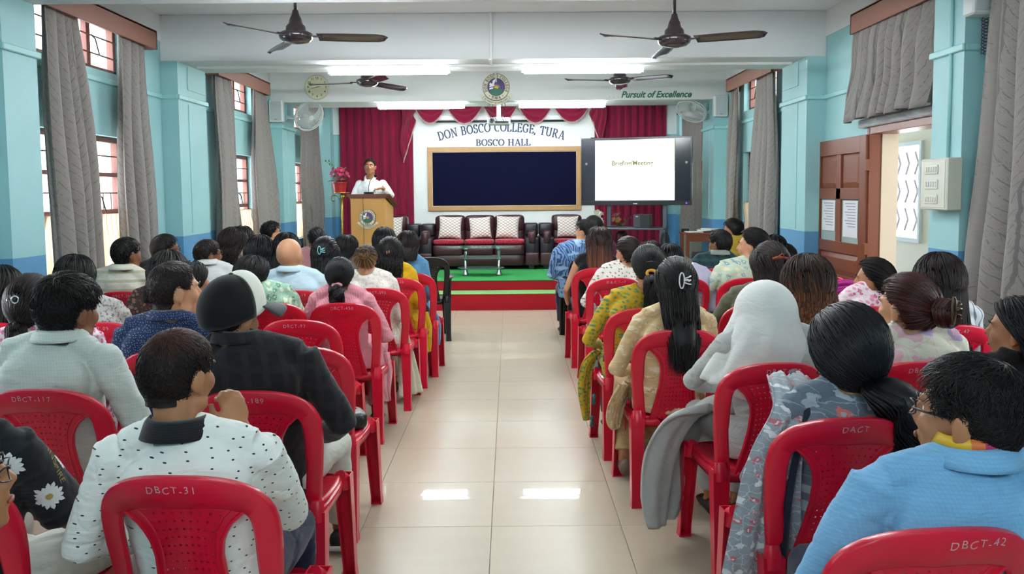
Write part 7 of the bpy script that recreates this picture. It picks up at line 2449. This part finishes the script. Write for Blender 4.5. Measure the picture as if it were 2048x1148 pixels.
def daisy(P, c, r, rot=0.):
    m = MB()
    for k in range(15):
        a = 2 * pi * k / 15 + rot; L = r * (.88 + .12 * sin(k * 2.3)); d = Vector((cos(a), sin(a), 0)); s_ = Vector((-sin(a), cos(a), 0))
        m.add([d * r * .12, d * L * .45 + s_ * r * .12, d * L * .8 + s_ * r * .13, d * L, d * L * .8 - s_ * r * .13, d * L * .45 - s_ * r * .12], [(0, 5, 4, 3, 2, 1)])
    o = on_cloth(P, m.mesh('daisy_print'), M_DAISY, 'daisy_print', c)
    m = MB(); m.add([(r * .2 * cos(2 * pi * k / 10), r * .2 * sin(2 * pi * k / 10), 0) for k in range(10)], [tuple(range(10))])
    on_cloth(P, m.mesh('daisy_centre'), M_DEYE, 'daisy_centre', c, lift=.0026, parent=o)
# ------------------------------------------------------------------ the speaker at the lectern
def raised(s, sh, hc): 
    return (Vector((.30, .0, sh.z - .22)), Vector((.235, .20, sh.z - .10)), Vector((-.75, .55, .15)))
def speaker_man():
    t = thing('person', 'man in white shirt speaking at the lectern, hand raised', 'person', (-2.02, 12.35, .353), radians(180 - 8))
    hc = Vector((0, .03, 1.595)); hs = 1.0; zs = 1.365; wS = .172
    b = MB(); R3 = Matrix.Rotation(radians(8), 3, 'Z')
    head_parts(b, hc, hs, True, R3)
    b.tube([(0, -.0, zs - .03), (0, .0, zs + .06), (0, .012, hc.z - .06)], [(.085, .07), (.058, .056), (.056, .058)], 18, up=(1, 0, 0))
    def torso(mb, g):
        mb.tube([(0, .0, .88), (0, .0, 1.0), (0, .0, 1.12), (0, .0, 1.24), (0, 0, 1.325), (0, 0, 1.372), (0, 0, 1.398)], [(.16 + g, .12 + g), (.165 + g, .125 + g), (.165 + g, .12 + g), (.17 + g, .12 + g), (.168 + g, .105 + g), (.125 + g, .08 + g), (.068 + g, .062 + g)], 28, up=(1, 0, 0))
        for s in (-1, 1):
            mb.ell((s * wS, 0, zs - .02), (.046 + g, .052 + g, .046 + g), 16, 10)
            mb.ell((s * .135, 0.01, zs - .12), (.072 + g, .085 + g, .10 + g), 16, 10)
    torso(b, -.014)
    arms = {1: (Vector((wS, 0, zs - .01)), Vector((.26, .06, 1.12)), Vector((.15, .24, 1.10)), Vector((-.3, .8, -.1))),
            -1: (Vector((-wS, 0, zs - .01)), Vector((-.33, .10, 1.16)), Vector((-.26, .30, 1.27)), Vector((.8, .3, -.12)))}
    for s in (-1, 1):
        sh, el, wr, hd = arms[s]
        b.tube([sh, (sh + el) / 2, el, el * .6 + wr * .4, wr], [.046, .043, .037, .036, .026], 12)
        hand_mb(b, wr, hd, (0, 0, 1), 1.0, .45, side=s)
        b.tube([(s * .09, 0, .92), (s * .10, .0, .5), (s * .10, 0, .09)], [.085, .055, .036], 12)
        b.tube([(s * .10, 0, .09), (s * .10, .06, .04), (s * .10, .15, .02)], [(.034, .034), (.034, .025), (.026, .012)], 10)
    me = remesh(b, .008, 'body', 3); me.materials.clear(); me.materials.append(SK['tan']); link('body', me, t)
    m = MB(); torso(m, .004)
    for s in (-1, 1):
        sh, el, wr, hd = arms[s]
        m.tube([sh, (sh + el) / 2, el, el * .55 + wr * .45, el * .15 + wr * .85], [.052, .052, .048, .043, .036], 14)
    wm = cloth('white_dress_shirt', '#dfe3e2', wrinkle=.5)
    fn = lambda co: .0035 * sph_noise(co * np.array([1, 1, 2.]), 16, 3) + .002 * sph_noise(co, 33, 5)
    ms = remesh(m, .010, 'shirt', 3, fn); ms.materials.clear(); ms.materials.append(wm); link('shirt', ms, t)
    m = MB()
    for s in (-1, 1): m.tube([(s * .08, 0, .96), (s * .10, 0, .5), (s * .10, 0, .06)], [(.105, .11), .075, .065], 14)
    ms = remesh(m, .014, 'trousers', 3, fn); ms.materials.clear(); ms.materials.append(cloth('charcoal_trousers', '#24252a')); link('trousers', ms, t)
    for s in (-1, 1): shoe_mb((s * .10, .0, 0), 0).build('shoe', M_BLACK, t, True)
    # open shirt collar and placket
    for s in (-1, 1):
        q = MB(); q.add([(s * .016, .118, 1.352), (s * .072, .098, 1.372), (s * .094, .02, 1.428), (s * .066, .02, 1.462), (s * .046, .085, 1.418)], [(0, 1, 2, 3, 4)])
        me = solid(q.mesh('collar'), .006, 'collar'); me.materials.append(wm); link('collar', me, t)
    MB().box(-.012, .012, .120, .130, 1.0, 1.33, .002).build('placket', wm, t)
    MB().box(-.10, -.094, .124, .134, 1.20, 1.27, .001).build('pen', M_BLACK, t)
    Mh = Matrix.Translation(hc) @ R3.to_4x4() @ Matrix.Scale(hs, 4)
    rs = np.random.RandomState(77)
    ch, _ = hair('short', rs, 1200, HB, dict(th=.010, sl=.02, recede=-2, low=-58, rad=.003))
    me = mesh_np('hair', ch, HB); me.transform(Mh); link('hair', me, t)
    for s in (-1, 1):
        for e, nm, mm in ((MB().ell((s * .031, .0725, -.008), (.0125, .0125, .0105), 14, 10), 'eye', mat('eye_white', '#d8d2cc', .2, var=0)), (MB().ell((s * .031, .0820, -.008), (.0056, .0045, .0056), 12, 8), 'iris', mat('iris_brown', '#150c08', .2, var=0)), (MB().tube([(s * .012, .0955, .014), (s * .03, .0945, .021), (s * .052, .080, .013)], [(.003, .0055), (.003, .006), (.001, .002)], 6), 'eyebrow', HB)):
            me = e.mesh(nm, True); me.materials.append(mm); me.transform(Mh); link(nm, me, t)
    e = MB().tube([(-.021, .095, -.0695), (-.008, .1005, -.0685), (.008, .1005, -.0685), (.021, .095, -.0695)], [(.003, .003), (.004, .0055), (.004, .0055), (.003, .003)], 8); me = e.mesh('lips', True); me.materials.append(mat('lip_rose', '#8a4a3e', .45)); me.transform(Mh); link('lips', me, t)
    MB().tube([arms[-1][2] + Vector((.026 * cos(a) * .3, -.01, .026 * sin(a))) for a in [2 * pi * k / 16 for k in range(17)]], .005, 6, cap=False).build('wristwatch', M_BLACK, t, True)
speaker_man()

# ------------------------------------------------------------------ small things in the rows
def bag(label, loc, s, m, rz=0):
    o = puff(MB(), -s[0], s[0], -s[1], s[1], 0, s[2], .5)
    o.tube([(-s[0] * .7, 0, s[2] * .8), (-s[0] * .4, -.02, s[2] * 1.5), (s[0] * .3, .02, s[2] * 1.55), (s[0] * .7, 0, s[2] * .8)], .006, 6)
    ob = o.build('handbag', m, smooth=True); ob.location = loc; ob.rotation_euler = (0, 0, rz)
    return tag(ob, label, 'bag')
c96 = at_z(598, 694, CHH)
bag('black bag on the seat of the empty chair marked 96', (c96.x + .10, c96.y + .35, .425), (.12, .10, .09), mat('black_bag_leather', '#121216', .35, bump=.3, bscale=90), .4)
c97 = at_z(593, 640, CHH)
# notebook and pen on the daisy shirt man's lap
P = LDaisy; ox, oy = P['rx'], P['ry']
nb = thing('notebook', 'small spiral notebook held on ivory trousers at left edge', 'notebook', (ox + .25, oy + .24, .60), radians(25))
nb.rotation_euler = (radians(12), 0, radians(25))
MB().box(-.07, .07, -.09, .09, 0, .010, .001).build('pages', mat('white_paper', '#dfe0dc', .7, var=.02), nb)
m = MB()
for k in range(14):
    x = -.065 + k * .01; m.tube([(x, -.088 + .006 * cos(a), .006 + .008 * sin(a)) for a in [2 * pi * q / 8 for q in range(9)]], .0012, 4, cap=False)
m.build('spiral', mat('silver_badge', '#c9cdd2', .3), nb)
o = MB().tube([(0, 0, 0), (.04, .05, .05)], [.0045, .004], 8).build('pen', mat('blue_pen', '#2446b8', .3), smooth=True); o.location = (ox + .32, oy + .22, .615)
tag(o, 'blue pen in the hand of the man in daisy shirt', 'pen')
for c, r in (((.19, -.16, .88), .048), ((.26, -.02, .86), .040), ((.25, -.10, .76), .046), ((.12, -.25, .80), .045), ((.02, -.25, .90), .045), ((.16, -.22, .66), .042), ((.20, -.12, .56), .040), ((.24, .10, .58), .042), ((.02, -.25, .70), .045), ((-.12, -.2, .82), .045), ((.17, .0, .97), .04)):
    daisy(LDaisy, c, r)
for c, r_ in (((.25, -.08, .83), -1.45), ((.19, -.18, .74), -1.3), ((.22, -.02, .57), -.9)):
    on_cloth(LDaisy, text_mesh('INSPIRE', .030, depth=.0003, spacing=1.05), mat('faded_gold_print', '#8f7a3c', .7), 'gold_lettering', c, r_)
# sneaker details of the man in the cap
P = CAP
an = P['A'][('leg', 1)][2]
m = MB(); m.tube([(an.x + .043, an.y + .01, an.z - .035), (an.x + .047, an.y + .01, an.z - .035)], [.024, .024], 20)
m.build('round_patch', mat('rubber_white', '#d3d3cb', .5), P['t'])
m = MB(); st = []
for k in range(10):
    a = pi / 2 + k * pi / 5; r = .013 if k % 2 == 0 else .0055
    st.append((an.x + .0485, an.y + .01 + r * cos(a), an.z - .035 + r * sin(a)))
m.add(st, [tuple(range(10))]); m.build('star_emblem', M_BLACK, P['t'])
m = MB(); m.box(an.x - .045, an.x + .046, an.y - .078, an.y + .185, an.z - .092, an.z - .068, .008); m.build('rubber_sole', mat('rubber_white', '#d3d3cb', .5), P['t'])
# purple scarf near the door, tassels of the yellow dupatta
Y = YK
for k, (x, y, z) in enumerate(((-.235, -.13, .34), (-.245, -.10, .20))):
    m = MB(); m.ell((x, y, z), (.012, .012, .014), 10, 8)
    for q in range(10):
        a = 2 * pi * q / 10; m.tube([(x, y, z), (x + .012 * cos(a), y + .012 * sin(a), z - .05)], .002, 4)
    o = m.build('tassel', mat('teal_tassel', '#1f6a66', .7), Y['t'], True)
put_marks()
